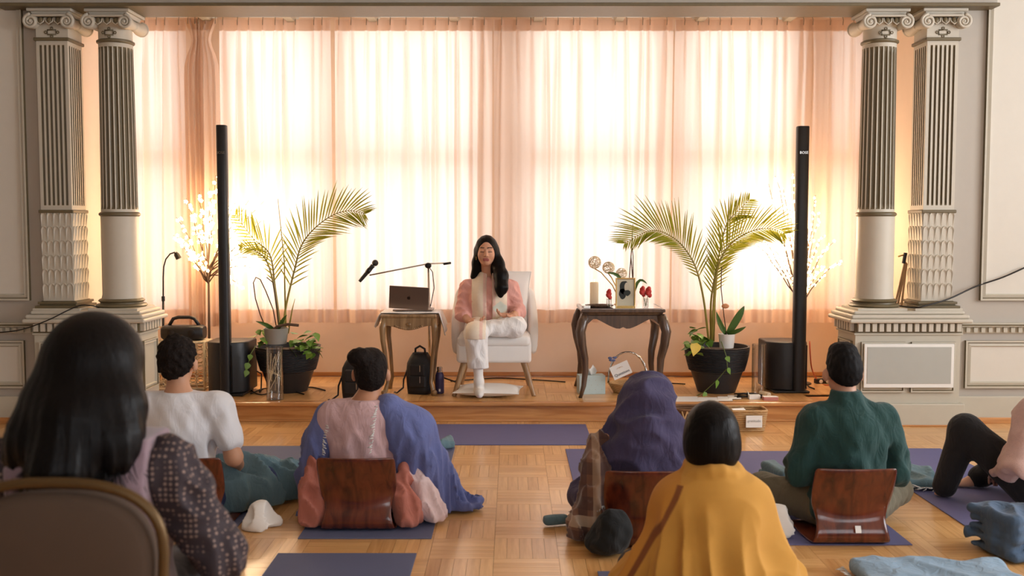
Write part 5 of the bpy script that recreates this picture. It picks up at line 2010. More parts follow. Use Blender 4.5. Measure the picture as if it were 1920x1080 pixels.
# ---- grey board leaning on the right pedestal, folded easel behind the column
gbx0, gbx1 = X_(1622, YP0 - 0.04), X_(1791, YP0 - 0.04)
zb0, zb1 = Z_(727, YP0 - 0.04), Z_(645, YP0 - 0.04)
gbd = thing('display_board', 'grey board with white border hung on the right column pedestal', 'board', ((gbx0 + gbx1) / 2, YP0 - 0.035, zb0))
MB().bx(gbx0, gbx1, YP0 - 0.042, YP0 - 0.026, zb0, zb1).build('board_border', M['white'], gbd, world=True, bevel=0.003)
MB().bx(gbx0 + 0.022, gbx1 - 0.022, YP0 - 0.045, YP0 - 0.041, zb0 + 0.03, zb1 - 0.022).build('board_face', M['boardgrey'], gbd, world=True)
ez = thing('folded_easel', 'folded wooden easel standing between right column and pilaster', 'easel', (X_(1686, 7.42, 575), 7.42, zpt))
J = lambda px, py, dy=0: rel(ez, atY(px, py, 7.42 + dy))
for a, b_, nm in (((1678, 574), (1697, 490), 'leg'), ((1683, 577), (1699, 492), 'leg'), ((1690, 577), (1700, 494), 'leg')):
    p_ = J(*a)
    p_.z = 0.022
    MB().tube([p_, J(*b_)], 0.008, 6).build(nm, M['legwood'], ez)
MB().tube([J(1694, 494), J(1698, 474)], 0.014, 8).build('clamp_head', M['blackmetal'], ez)
MB().tube([J(1684, 481), J(1694, 478)], 0.006, 6).build('clamp_arm', M['gold'], ez)
# ================================================================== soft bodies: distance fields meshed as one smooth surface
class Field:
    def __init__(self, lo, hi, vox):
        self.lo = np.array(lo, float)
        self.v = vox
        self.n = np.ceil((np.array(hi, float) - self.lo) / vox).astype(int) + 1
        self.val = np.full(self.n, 0.5, np.float32)

    def _win(self, lo, hi):
        a = np.clip(np.floor((np.array(lo) - self.lo) / self.v).astype(int), 0, self.n)
        b = np.clip(np.ceil((np.array(hi) - self.lo) / self.v).astype(int) + 1, 0, self.n)
        if np.any(b <= a):
            return None, None
        g = [self.lo[i] + self.v * np.arange(a[i], b[i], dtype=np.float32) for i in range(3)]
        X, Y, Z = np.meshgrid(*[q.astype(np.float32) for q in g], indexing='ij', sparse=True)
        return (slice(a[0], b[0]), slice(a[1], b[1]), slice(a[2], b[2])), (X, Y, Z)

    def _merge(self, sl, d, k):
        a = self.val[sl]
        if k <= 0:
            self.val[sl] = np.minimum(a, d)
        else:
            h = np.maximum(k - np.abs(a - d), 0.0) / k
            self.val[sl] = np.minimum(a, d) - h * h * k * 0.25
        return self

    def cap(self, a, b, ra, rb, k=0.03):
        a, b = np.array(a, float), np.array(b, float)
        r = max(ra, rb) + k + 3 * self.v
        sl, g = self._win(np.minimum(a, b) - r, np.maximum(a, b) + r)
        if sl is None:
            return self
        X, Y, Z = g
        d = b - a
        L = max(float(d @ d), 1e-9)
        t = np.clip(((X - a[0]) * d[0] + (Y - a[1]) * d[1] + (Z - a[2]) * d[2]) / L, 0, 1)
        D = np.sqrt((X - a[0] - t * d[0]) ** 2 + (Y - a[1] - t * d[1]) ** 2 + (Z - a[2] - t * d[2]) ** 2) - (ra + (rb - ra) * t)
        return self._merge(sl, D, k)

    def chain(self, pts, rad, k=0.03):
        rad = rad if hasattr(rad, '__len__') else [rad] * len(pts)
        for i in range(len(pts) - 1):
            self.cap(pts[i], pts[i + 1], rad[i], rad[i + 1], k)
        return self

    def _ell(self, c, r, k, R):
        c, r = np.array(c, float), np.array(r, float)
        m = float(max(r)) + k + 3 * self.v
        sl, g = self._win(c - m, c + m)
        if sl is None:
            return None, None
        x, y, z = g[0] - c[0], g[1] - c[1], g[2] - c[2]
        if R is not None:
            R = np.array(R)
            x, y, z = (R[0, 0] * x + R[1, 0] * y + R[2, 0] * z), (R[0, 1] * x + R[1, 1] * y + R[2, 1] * z), (R[0, 2] * x + R[1, 2] * y + R[2, 2] * z)
        k0 = np.sqrt((x / r[0]) ** 2 + (y / r[1]) ** 2 + (z / r[2]) ** 2)
        k1 = np.sqrt((x / r[0] ** 2) ** 2 + (y / r[1] ** 2) ** 2 + (z / r[2] ** 2) ** 2)
        return sl, k0 * (k0 - 1.0) / np.maximum(k1, 1e-6)

    def ell(self, c, r, k=0.03, R=None):
        sl, D = self._ell(c, r, k, R)
        return self._merge(sl, D, k) if sl is not None else self

    def carve(self, c, r, k=0.01, R=None):
        sl, D = self._ell(c, r, k, R)
        if sl is not None:
            a = self.val[sl]
            h = np.maximum(k - np.abs(a + D), 0.0) / k
            self.val[sl] = np.maximum(a, -D) + h * h * k * 0.25
        return self

    def grid(self):
        g = [(self.lo[i] + self.v * np.arange(self.n[i])).astype(np.float32) for i in range(3)]
        return np.meshgrid(*g, indexing='ij', sparse=True)

    def cut(self, fn):
        """keep where fn < 0"""
        self.val = np.maximum(self.val, fn(*self.grid()).astype(np.float32))
        return self

    def push(self, fn):
        """raise the surface by fn"""
        self.val = (self.val - fn(*self.grid())).astype(np.float32)
        return self

    def mesh(self):
        v = self.val
        v[0], v[-1] = np.maximum(v[0], 0.01), np.maximum(v[-1], 0.01)
        v[:, 0], v[:, -1] = np.maximum(v[:, 0], 0.01), np.maximum(v[:, -1], 0.01)
        v[:, :, 0], v[:, :, -1] = np.maximum(v[:, :, 0], 0.01), np.maximum(v[:, :, -1], 0.01)
        s = v < 0
        nx, ny, nz = [q - 1 for q in v.shape]
        cnt = np.zeros((nx, ny, nz), np.int8)
        for i in (0, 1):
            for j in (0, 1):
                for k in (0, 1):
                    cnt += s[i:nx + i, j:ny + j, k:nz + k]
        act = (cnt > 0) & (cnt < 8)
        idx = np.argwhere(act)
        ids = np.full((nx, ny, nz), -1, np.int64)
        ids[act] = np.arange(len(idx))
        cor = {}
        for i in (0, 1):
            for j in (0, 1):
                for k in (0, 1):
                    cor[(i, j, k)] = v[idx[:, 0] + i, idx[:, 1] + j, idx[:, 2] + k].astype(np.float64)
        acc = np.zeros((len(idx), 3))
        num = np.zeros(len(idx))
        for ax in range(3):
            for p in (0, 1):
                for q in (0, 1):
                    a, b = [0, 0, 0], [0, 0, 0]
                    o = [t for t in range(3) if t != ax]
                    a[o[0]] = b[o[0]] = p
                    a[o[1]] = b[o[1]] = q
                    b[ax] = 1
                    va, vb = cor[tuple(a)], cor[tuple(b)]
                    m = (va < 0) != (vb < 0)
                    t = np.where(m, va / np.where(m, va - vb, 1.0), 0.0)
                    pt = np.zeros((len(idx), 3))
                    pt[:, o[0]] = p
                    pt[:, o[1]] = q
                    pt[:, ax] = t
                    acc += pt * m[:, None]
                    num += m
        verts = (idx + acc / np.maximum(num, 1)[:, None]) * self.v + self.lo
        faces = []
        for ax in range(3):
            o = [t for t in range(3) if t != ax]
            s0 = np.take(s, range(0, s.shape[ax] - 1), axis=ax)
            s1 = np.take(s, range(1, s.shape[ax]), axis=ax)
            e = np.argwhere(s0 != s1)
            e = e[(e[:, o[0]] > 0) & (e[:, o[1]] > 0) & (e[:, o[0]] < self.n[o[0]] - 1) & (e[:, o[1]] < self.n[o[1]] - 1)]
            flip = s0[e[:, 0], e[:, 1], e[:, 2]]
            q = []
            for d0, d1 in ((-1, -1), (0, -1), (0, 0), (-1, 0)):
                c = e.copy()
                c[:, o[0]] += d0
                c[:, o[1]] += d1
                q.append(ids[c[:, 0], c[:, 1], c[:, 2]])
            q = np.stack(q, 1)
            if ax == 1:
                flip = ~flip
            q[~flip] = q[~flip][:, ::-1]
            faces.append(q)
        return verts, np.concatenate(faces)

    def build(self, name, mat_, parent=None, paint=None, smooth_iter=1):
        verts, faces = self.mesh()
        me = bpy.data.meshes.new(name)
        me.vertices.add(len(verts))
        me.vertices.foreach_set('co', verts.ravel())
        me.loops.add(faces.size)
        me.loops.foreach_set('vertex_index', faces.ravel().astype(np.int32))
        me.polygons.add(len(faces))
        me.polygons.foreach_set('loop_start', np.arange(0, faces.size, 4, dtype=np.int32))
        me.update(calc_edges=True)
        me.materials.append(mat_)
        if paint is not None:
            ca = me.color_attributes.new('Col', 'FLOAT_COLOR', 'POINT')
            c = np.ones((len(verts), 4), np.float32)
            c[:, :3] = paint(verts)
            ca.data.foreach_set('color', c.ravel())
        return link(me, name, parent, smooth=True)


def waves(seed, freq, n=6):
    """smooth random field in about -1..1"""
    r = np.random.RandomState(seed)
    K = r.normal(size=(n, 3))
    K = K / np.linalg.norm(K, axis=1)[:, None] * freq * r.uniform(0.6, 1.5, n)[:, None]
    ph = r.uniform(0, 6.28, n)

    def f(X, Y, Z):
        s = 0
        for k, p in zip(K, ph):
            s = s + np.sin(k[0] * X + k[1] * Y + k[2] * Z + p)
        return s / n * 1.6
    return f


def crease(seed, freq, n=5):
    w = waves(seed, freq, n)

    def f(X, Y, Z):
        return 1.0 - 2.4 * np.abs(w(X, Y, Z))
    return f


def lin(r, g, b):
    return np.array(srgb(r, g, b)[:3])


def cloth_mat(name, col, var=0.1, bump=0.25, bscale=400, sheen=0.08, rough=0.9, scale=14, wr=0.5):
    m = mat(name, col, rough, var=var, scale=scale, bump=bump, bscale=bscale, sheen=sheen, bdist=0.0015)
    wrinkle(m, wr)
    return m


def wrinkle(m, wr):
    """soft wrinkles of a worn cloth, as relief under the weave"""
    N, L = m.node_tree.nodes, m.node_tree.links
    bp = [n for n in N if n.type == 'BUMP'][0]
    tc = N.new('ShaderNodeTexCoord')
    mp = N.new('ShaderNodeMapping')
    mp.inputs['Scale'].default_value = (1, 1, 0.45)
    L.new(tc.outputs['Object'], mp.inputs[0])
    nz = N.new('ShaderNodeTexNoise')
    nz.inputs['Scale'].default_value = 17
    nz.inputs['Detail'].default_value = 3
    nz.inputs['Distortion'].default_value = 1.2
    L.new(mp.outputs[0], nz.inputs[0])
    b2 = N.new('ShaderNodeBump')
    b2.inputs['Strength'].default_value = wr
    b2.inputs['Distance'].default_value = 0.02
    L.new(nz.outputs['Fac'], b2.inputs['Height'])
    L.new(b2.outputs[0], bp.inputs['Normal'])


M['skin'] = mat('skin', srgb(190, 140, 110), 0.5, var=0.05, attr='Col', spec=0.35)
M['hair_black'] = mat('black_hair', srgb(13, 10, 10), 0.42, var=0.35, scale=60, stretch=(1, 1, 0.06), bump=0.5, bscale=160, bdist=0.003, spec=0.14)
M['hair_curly'] = mat('dark_curly_hair', srgb(26, 19, 16), 0.7, var=0.4, scale=70, bump=0.9, bscale=90, bdist=0.008, spec=0.15)
M['hair_short'] = mat('short_black_hair', srgb(17, 15, 16), 0.65, var=0.35, scale=90, bump=0.5, bscale=380, bdist=0.003, spec=0.15)
M['ply'] = wood('dark_bent_plywood', srgb(62, 24, 16), srgb(120, 56, 34), 0.22, 0.5, axis=2, scale=0.6)
M['mat_violet'] = mat('violet_yoga_mat', srgb(98, 98, 140), 0.75, var=0.06, bump=0.3, bscale=500, bdist=0.001)
M['mat_blue'] = mat('slate_blue_yoga_mat', srgb(92, 98, 128), 0.75, var=0.06, bump=0.3, bscale=500, bdist=0.001)
M['teal'] = cloth_mat('teal_wool', srgb(96, 124, 134), 0.12)
M['fringe'] = cloth_mat('white_fringe', srgb(214, 212, 206), 0.1)


def hand(F, wrist, d, nrm, side, s=1.0, curl=0.5, spread=1.0):
    """palm, four fingers and a thumb; d points to the fingertips, nrm out of the back of the hand, side +1 puts the thumb along d x nrm"""
    w, d, nrm = Vector(wrist), Vector(d).normalized(), Vector(nrm).normalized()
    nrm = (nrm - d * nrm.dot(d)).normalized()
    sd = d.cross(nrm).normalized() * side
    k = 0.008 * s
    pal = w + d * 0.045 * s
    for u in (-0.026, -0.009, 0.009, 0.026):
        F.cap(w + sd * u * 0.6 * s, w + d * 0.082 * s + sd * u * s, 0.015 * s, 0.0125 * s, 0.012 * s)
    for u, L in ((0.030, 0.070), (0.010, 0.078), (-0.010, 0.072), (-0.029, 0.056)):
        a = w + d * 0.085 * s + sd * u * s
        dd = d + sd * u * 4 * spread
        p, ang = a, 0.0
        for q, fr in enumerate((0.45, 0.32, 0.23)):
            ang += curl * (0.7 if q == 0 else 0.9)
            v = (dd * math.cos(ang) - nrm * math.sin(ang)).normalized()
            e = p + v * L * fr * s
            F.cap(p, e, (0.0095 - 0.0012 * q) * s, (0.0088 - 0.0014 * q) * s, 0.005 * s)
            p = e
    a = w + d * 0.025 * s + sd * 0.026 * s
    b = a + (d * 0.55 + sd * 0.75 - nrm * 0.25).normalized() * 0.042 * s
    c = b + (d * 0.85 + sd * 0.25 - nrm * 0.45).normalized() * 0.034 * s
    F.cap(a, b, 0.014 * s, 0.0105 * s, 0.012 * s).cap(b, c, 0.0105 * s, 0.0085 * s, 0.006 * s)
    return F


# joints of a person seated cross-legged on the floor, facing +y
SIT = dict(pelvis=(0, 0, 0.13), waist=(0, -0.01, 0.28), chest=(0, 0.0, 0.43), sh=(0.175, 0.0, 0.525), el=(0.255, 0.0, 0.29), wr=(0.15, 0.235, 0.20),
           neck=(0, 0.0, 0.56), head=(0, 0.03, 0.735), hip=(0.095, 0.03, 0.11), knee=(0.335, 0.28, 0.125), ank=(-0.06, 0.37, 0.06))


def jj(J, key, s):
    p = J.get(key + ('_r' if s > 0 else '_l'), J[key])
    return (p[0] * (s if key + ('_r' if s > 0 else '_l') not in J else 1), p[1], p[2])


def torso(F, J, i=0.0, k=0.07, low=True):
    if low:
        F.ell(J['pelvis'], (0.165 + i, 0.125 + i, 0.12 + i), k)
    F.ell(J['waist'], (0.138 + i, 0.10 + i, 0.13 + i), k)
    F.ell(J['chest'], (0.162 + i, 0.112 + i, 0.15 + i), k)
    a, b = jj(J, 'sh', -1), jj(J, 'sh', 1)
    F.cap(tuple(Vector(a).lerp(Vector(b), 0.1)), tuple(Vector(a).lerp(Vector(b), 0.9)), 0.062 + i, 0.062 + i, 0.06)
    n = Vector(J['neck'])
    F.cap(n + Vector((0, 0, -0.02)), n + Vector((0, 0, 0.03)), 0.075 + i, 0.055 + i * 0.5, 0.06)
    return F


def arms(F, J, i=0.0, upto=2.0, k=0.03, hands=False, sides=(-1, 1), curl=0.5):
    for s in sides:
        a, b, c = Vector(jj(J, 'sh', s)), Vector(jj(J, 'el', s)), Vector(jj(J, 'wr', s))
        e = a.lerp(b, min(1.0, upto))
        F.cap(a, e, 0.056 + i, 0.056 - 0.014 * min(1, upto) + i, k)
        if upto > 1:
            F.cap(b, b.lerp(c, upto - 1), 0.043 + i, 0.043 - 0.014 * (upto - 1) + i, k)
        if hands:
            hand(F, c, (c - b).normalized() + Vector((-s * 0.3, 0.1, -0.15)), Vector((0, 0.1, 1)), -s, 1.0, curl)
    return F


def legs(F, J, i=0.0, k=0.04, feet=False):
    for s in (-1, 1):
        h, kn, an = Vector(jj(J, 'hip', s)), Vector(jj(J, 'knee', s)), Vector(jj(J, 'ank', s))
        F.cap(h, kn, 0.088 + i, 0.060 + i, k)
        F.cap(kn, an, 0.058 + i, 0.040 + i, k)
        if feet:
            d = (an - kn).normalized()
            F.cap(an, an + d * 0.15 + Vector((0, 0.02, -0.01)), 0.036, 0.024, 0.02)
    return F


def head(F, J, s=1.0, face=False):
    h = Vector(J['head'])
    n = Vector(J['neck'])
    F.cap(n, h + Vector((0, -0.012, -0.06)), 0.052 * s, 0.052 * s, 0.03)
    F.ell(h + Vector((0, -0.005, 0.025)), (0.074 * s, 0.093 * s, 0.092 * s), 0.02)
    F.ell(h + Vector((0, 0.03, -0.045)), (0.058 * s, 0.064 * s, 0.066 * s), 0.03)
    F.cap(h + Vector((0, 0.095, 0.0)), h + Vector((0, 0.108, -0.03)), 0.010, 0.014, 0.012)
    for e in (-1, 1):
        F.ell(h + Vector((e * 0.084 * s, -0.002, -0.014)), (0.013, 0.022, 0.034), 0.008, np.array(Matrix.Rotation(-e * 0.3, 3, 'Z')))
        F.ell(h + Vector((e * 0.03, 0.083, 0.018)), (0.014, 0.008, 0.007), 0.006)
    F.cap(h + Vector((-0.018, 0.088, -0.065)), h + Vector((0.018, 0.088, -0.065)), 0.007, 0.007, 0.008)
    return F


def skin_paint(J, tone):
    h = np.array(J['head'])

    def f(v):
        c = np.tile(lin(*tone), (len(v), 1))
        q = v - h
        lips = (np.abs(q[:, 0]) < 0.026) & (np.abs(q[:, 2] + 0.065) < 0.010) & (q[:, 1] > 0.07)
        c[lips] = lin(tone[0] * 0.82, tone[1] * 0.6, tone[2] * 0.6)
        brow = (np.abs(np.abs(q[:, 0]) - 0.032) < 0.020) & (np.abs(q[:, 2] - 0.036) < 0.005) & (q[:, 1] > 0.06)
        c[brow] = lin(50, 36, 30)
        return c
    return f


def whole_body(root, J, tone, lo, hi, vox=0.011, hands=True):
    F = Field(lo, hi, vox)
    torso(F, J, -0.004)
    arms(F, J, -0.002, hands=hands)
    legs(F, J, -0.006, feet=True)
    head(F, J)
    return F.build('body', M['skin'], root, skin_paint(J, tone))


def person(label, px, Y, rz=0.0):
    return thing('person', label, 'person', (X_(px, Y, 900), Y, 0.006), rz)


def fringe_row(pts, root, ln, seed, n=24, dirv=(0, 0, -1), r=0.003):
    rnd = random.Random(seed)
    mb = MB()
    P = [Vector(p) for p in pts]
    for k in range(n):
        t = (k + 0.5) / n * (len(P) - 1)
        i = min(int(t), len(P) - 2)
        p = P[i].lerp(P[i + 1], t - i)
        d = Vector(dirv) * ln + Vector((rnd.uniform(-0.4, 0.4), rnd.uniform(-0.4, 0.4), rnd.uniform(-0.3, 0.3))) * ln
        mb.tube([p, p + d * 0.5 + Vector((rnd.uniform(-1, 1), rnd.uniform(-1, 1), 0)) * ln * 0.15, p + d], [r, r, r * 0.6], 4)
    o = mb.build('fringe', M['fringe'], root, smooth=True)
    o['kind'] = 'stuff'
    return o


# ---- bent plywood floor chairs
def floor_chair(px, py_top, label, rz=0.0, tagged=False):
    Y = (CAMH - 0.365) * FPX / (py_top - HORIZ) * 0.997
    root = thing('floor_chair', label, 'floor chair', (X_(px, Y, 960), Y, 0), rz, 'bent plywood floor chairs')
    prof = []      # (y, z, halfwidth) from the top of the back down and forward along the seat
    for y, z, w in ((-0.075, 0.372, 0.180), (-0.068, 0.36, 0.186), (-0.045, 0.30, 0.188), (-0.018, 0.24, 0.186), (0.002, 0.195, 0.182), (0.006, 0.168, 0.172),
                    (-0.006, 0.125, 0.158), (-0.028, 0.085, 0.160), (-0.040, 0.05, 0.170), (-0.030, 0.022, 0.178), (0.0, 0.012, 0.180), (0.10, 0.012, 0.188), (0.25, 0.014, 0.192), (0.36, 0.012, 0.17)):
        prof.append((y, z, w))
    rows = []
    for y, z, w in prof:
        row = []
        for j in range(11):
            u = -1 + 2 * j / 10
            dish = -0.022 * (1 - u * u) if z > 0.15 else 0.0
            row.append((u * w, y + dish, z))
        rows.append(row)
    MB().grid(rows).build('bent_shell', M['ply'], root, smooth=True, solid=0.011, subd=1)
    if tagged:
        MB().box((0.022, -0.047, 0.085), (0.026, 0.003, 0.032), rx=-0.4).build('paper_label', M['paper'], root)
    return root, Y
# ================================================================== mats and blankets on the floor
def yoga_mat(pf0, pf1, pyn, label, mkey='mat_violet'):
    """far edge from pf0 to pf1 (pixels), sides parallel to the hall, near edge at row pyn"""
    a, b = atZ(*pf0), atZ(*pf1)
    yn = atZ(960, pyn).y
    yf = (a.y + b.y) / 2
    root = thing('yoga_mat', label, 'yoga mat', ((a.x + b.x) / 2, (yf + yn) / 2, 0), 0, 'yoga mats on the parquet')
    w, d = (b.x - a.x) / 2, (yf - yn) / 2
    mb = MB()
    rows = []
    for i in range(2):
        rows.append([(-w + 2 * w * j / 12, -d + 2 * d * i, 0.0035 + 0.0) for j in range(13)])
    mb.box((0, 0, 0.003), (2 * w, 2 * d, 0.005))
    mb.build('mat_sheet', M[mkey], root, bevel=0.0015)
    return root


yoga_mat((783, 797), (1098, 796), 835, 'violet yoga mat lying crosswise at the foot of the platform')
yoga_mat((408, 837), (583, 838), 1003, 'blue yoga mat under the man in the white T-shirt', 'mat_blue')
yoga_mat((676, 839), (853, 840), 1011, 'blue yoga mat under the woman with the blue blanket', 'mat_blue')
yoga_mat((522, 1038), (781, 1040), 1200, 'empty blue yoga mat nearest the camera on the left', 'mat_blue')
yoga_mat((1060, 843), (1236, 843), 1000, 'lavender yoga mat under the hooded person', 'mat_violet')
yoga_mat((1315, 847), (1490, 847), 1023, 'lavender yoga mat under the man in the green fleece', 'mat_violet')
yoga_mat((1590, 842), (1763, 842), 1012, 'violet yoga mat with the folded teal blanket at right', 'mat_violet')
yoga_mat((1120, 1073), (1382, 1073), 1420, 'blue yoga mat under the person in the yellow shawl', 'mat_blue')


def blanket(px, py, size, label, mkey, rz, seed, name='folded_blanket', amp=0.010, fringe=None):
    c = atZ(px, py)
    root = thing(name, label, 'blanket', (c.x, c.y, 0.004), rz, 'blankets on the floor')
    sx, sy, sz = size
    F = Field((-sx - 0.06, -sy - 0.06, -0.02), (sx + 0.06, sy + 0.06, sz + 0.08), 0.009)
    # a stack of soft rounded folds
    nl = max(1, int(sz / 0.035))
    for i in range(nl):
        z = sz * (i + 0.5) / nl
        rnd = random.Random(seed + i)
        h = sz / nl / 2 * 0.98
        ox, oy = rnd.uniform(-0.02, 0.02), rnd.uniform(-0.02, 0.02)
        X, Y, Z = F.grid()
        qx, qy, qz = np.abs(X - ox) - (sx - h), np.abs(Y - oy) - (sy - h), np.abs(Z - z - 0.004) - h * 0.2
        d = np.sqrt(np.maximum(qx, 0) ** 2 + np.maximum(qy, 0) ** 2 + np.maximum(qz, 0) ** 2) + np.minimum(np.maximum(qx, np.maximum(qy, qz)), 0) - h * 0.8
        F.val = np.minimum(F.val, d.astype(np.float32))
    wv = crease(seed, 24)
    F.push(lambda X, Y, Z: amp * wv(X, Y, Z * 0.5) * np.clip(Z / 0.03, 0, 1))
    F.cut(lambda X, Y, Z: 0.003 - Z + 0 * X + 0 * Y)
    F.build('blanket_cloth', M[mkey], root)
    if fringe:
        x0, y0, x1, y1 = fringe
        fringe_row([(x0, y0, 0.022), (x1, y1, 0.022)], root, 0.045, seed, 26, ((-0.6 if x0 < 0 else 0.6), -0.5, 0.06))
    return root


M['paleblue'] = cloth_mat('pale_blue_wool', srgb(134, 160, 182), 0.08)
M['slate'] = cloth_mat('slate_blue_wool', srgb(72, 94, 120), 0.12)
blanket(1722, 906, (0.10, 0.19, 0.05), 'folded teal blanket with fringe lying on the violet mat', 'teal', -0.25, 3, fringe=(-0.10, -0.2, 0.06, -0.2), amp=0.016)
blanket(1762, 1106, (0.32, 0.20, 0.06), 'pale blue folded blanket at the bottom right corner', 'paleblue', -0.05, 5, fringe=(-0.33, -0.16, -0.33, 0.18))
blanket(1900, 1036, (0.13, 0.14, 0.19), 'stacked slate blue blankets beside the pink sweater', 'slate', 0.3, 7, amp=0.014)
blanket(1458, 905, (0.05, 0.14, 0.09), 'rolled teal blanket beside the olive trousers knee', 'teal', 0.2, 8, name='rolled_blanket')
blanket(1042, 985, (0.07, 0.035, 0.045), 'dark teal rolled cloth on floor left of hooded person', 'teal', 0.3, 9, name='rolled_blanket', amp=0.004)

# small crumpled white cloth between the yellow shawl and the olive trousers
c = atZ(1453, 1004)
F = Field((-0.1, -0.1, -0.01), (0.1, 0.1, 0.2), 0.007)
F.ell((0, 0, 0.06), (0.055, 0.05, 0.085), 0.02).ell((0.02, 0, 0.03), (0.07, 0.06, 0.04), 0.03)
w_ = waves(5, 60)
cr0 = crease(6, 32)
F.push(lambda X, Y, Z: 0.022 * cr0(X, Y, Z))
F.cut(lambda X, Y, Z: 0.002 - Z + 0 * X + 0 * Y)
t_ = F.build('crumpled_cloth', M['cloth_w'])
t_.location = c
tag(t_, 'crumpled white cloth beside the yellow shawl', 'cloth')
c = atZ(545, 985)
F = Field((-0.12, -0.1, -0.01), (0.12, 0.1, 0.16), 0.007)
F.ell((-0.03, 0, 0.045), (0.045, 0.05, 0.075), 0.02).ell((-0.02, 0, 0.02), (0.08, 0.06, 0.03), 0.03)
F.push(lambda X, Y, Z: 0.022 * cr0(X, Y, Z))
F.cut(lambda X, Y, Z: 0.002 - Z + 0 * X + 0 * Y)
t_ = F.build('crumpled_cloth', M['cloth_w'])
t_.location = atZ(500, 990)
tag(t_, 'crumpled white tissue on the floor between the two left mats', 'cloth')

# ================================================================== the seated audience
fold = waves(31, 85)
fold2 = waves(32, 26)
cr1 = crease(33, 34)
cr2 = crease(34, 58)

# ---- man in the white T-shirt
ch, Yc_ = floor_chair(352, 857, 'dark plywood floor chair behind the man in the white T-shirt')
pB = person('man in white T-shirt with dark curly hair sitting on a floor chair', 342, Yc_ + 0.19)
J = dict(SIT)
J.update(head=(-0.02, 0.03, 0.775), neck=(-0.01, 0.0, 0.595), chest=(0, 0, 0.45), sh=(0.185, 0, 0.555), el=(0.262, -0.02, 0.31), wr=(0.22, 0.235, 0.20))
whole_body(pB, J, (200, 150, 120), (-0.5, -0.25, 0), (0.5, 0.65, 0.96))
F = Field((-0.42, -0.24, 0.02), (0.42, 0.24, 0.68), 0.010)
torso(F, J, 0.016)
arms(F, J, 0.022, 0.62)
F.push(lambda X, Y, Z: 0.005 * fold(X, Y, Z * 0.6) + 0.009 * cr1(X, Y, Z * 0.8) * np.clip((0.58 - Z) * 6, 0, 1))
F.cut(lambda X, Y, Z: 0.05 - Z + 0 * X + 0 * Y)
F.cut(lambda X, Y, Z: Z - 0.635 + 0 * X + 0 * Y)
F.build('t_shirt', cloth_mat('white_jersey', srgb(226, 228, 234), 0.03, 0.15, wr=0.25), pB)
F = Field((-0.5, -0.2, 0), (0.5, 0.6, 0.26), 0.011)
legs(F, J, 0.010)
F.ell(J['pelvis'], (0.17, 0.13, 0.11), 0.05)
F.push(lambda X, Y, Z: 0.004 * fold(X, Y, Z))
F.build('jeans', cloth_mat('dark_denim', srgb(44, 56, 92), 0.15), pB)
F = Field((-0.16, -0.14, 0.62), (0.13, 0.2, 0.94), 0.006)
h = Vector(J['head'])
F.ell(h + Vector((0, -0.014, 0.038)), (0.092, 0.106, 0.100), 0.03)
F.ell(h + Vector((0, -0.045, -0.03)), (0.074, 0.06, 0.068), 0.04)
curl = waves(44, 150, 10)
F.push(lambda X, Y, Z: 0.010 * curl(X, Y, Z))
F.cut(lambda X, Y, Z: (Y - (h.y + 0.005)) + np.clip(-(Z - h.z - 0.03), -0.5, 0.5) * 0.9 + 0 * X)
F.build('hair', M['hair_curly'], pB)
# the teal blanket over his legs
F = Field((-0.2, 0.0, 0), (0.95, 0.75, 0.3), 0.011)
F.ell((0.20, 0.20, 0.11), (0.20, 0.18, 0.16), 0.08).ell((0.34, 0.40, 0.07), (0.22, 0.22, 0.12), 0.08).ell((0.46, 0.58, 0.03), (0.14, 0.13, 0.06), 0.06)
F.push(lambda X, Y, Z: 0.030 * cr1(X * 1.1, Y, Z * 0.4) + 0.008 * fold(X * 0.6, Y * 0.6, Z * 0.3))
F.cut(lambda X, Y, Z: 0.012 - Z + 0 * X + 0 * Y)
F.cut(lambda X, Y, Z: X - 0.52 + 0 * Y + 0 * Z)
F.build('lap_blanket', M['teal'], pB)
fringe_row([(0.36, 0.66, 0.03), (0.44, 0.67, 0.03), (0.50, 0.60, 0.02)], pB, 0.035, 4, 22, (0.4, 0.3, 0.3))

# ---- woman with the hair bun, pink shirt and blue blanket
ch, Yc_ = floor_chair(672, 857, 'dark plywood floor chair behind the woman with the hair bun')
pC = person('woman with dark hair bun and blue blanket over her shoulders', 682, Yc_ + 0.19)
J = dict(SIT)
J.update(head=(0.035, 0.04, 0.722), neck=(0.012, 0.0, 0.555), sh=(0.155, 0, 0.515), el=(0.215, 0.03, 0.29), knee=(0.29, 0.28, 0.12))
whole_body(pC, J, (182, 130, 100), (-0.5, -0.25, 0), (0.5, 0.65, 0.9))
F = Field((-0.4, -0.24, 0.05), (0.4, 0.3, 0.64), 0.010)
torso(F, J, 0.016)
arms(F, J, 0.016, 1.8)
F.push(lambda X, Y, Z: 0.004 * fold(X, Y, Z * 0.5) + 0.008 * cr2(X, Y, Z * 0.6) * np.clip((0.54 - Z) * 6, 0, 1))
F.cut(lambda X, Y, Z: Z - 0.598 + 0 * X + 0 * Y)
F.build('shirt', cloth_mat('dusty_pink_linen', srgb(204, 170, 172), 0.06), pC)
F = Field((-0.5, -0.2, 0), (0.5, 0.6, 0.26), 0.012)
legs(F, J, 0.010)
F.build('trousers', cloth_mat('grey_cotton', srgb(120, 112, 118)), pC)
F = Field((-0.12, -0.14, 0.60), (0.18, 0.2, 0.88), 0.006)
h = Vector(J['head'])
F.ell(h + Vector((0, -0.01, 0.03)), (0.083, 0.100, 0.097), 0.03)
F.ell(h + Vector((0, -0.045, -0.035)), (0.066, 0.05, 0.055), 0.04)
F.ell(h + Vector((-0.045, -0.07, 0.085)), (0.062, 0.055, 0.048), 0.02)
F.push(lambda X, Y, Z: 0.004 * curl(X, Y, Z * 0.4))
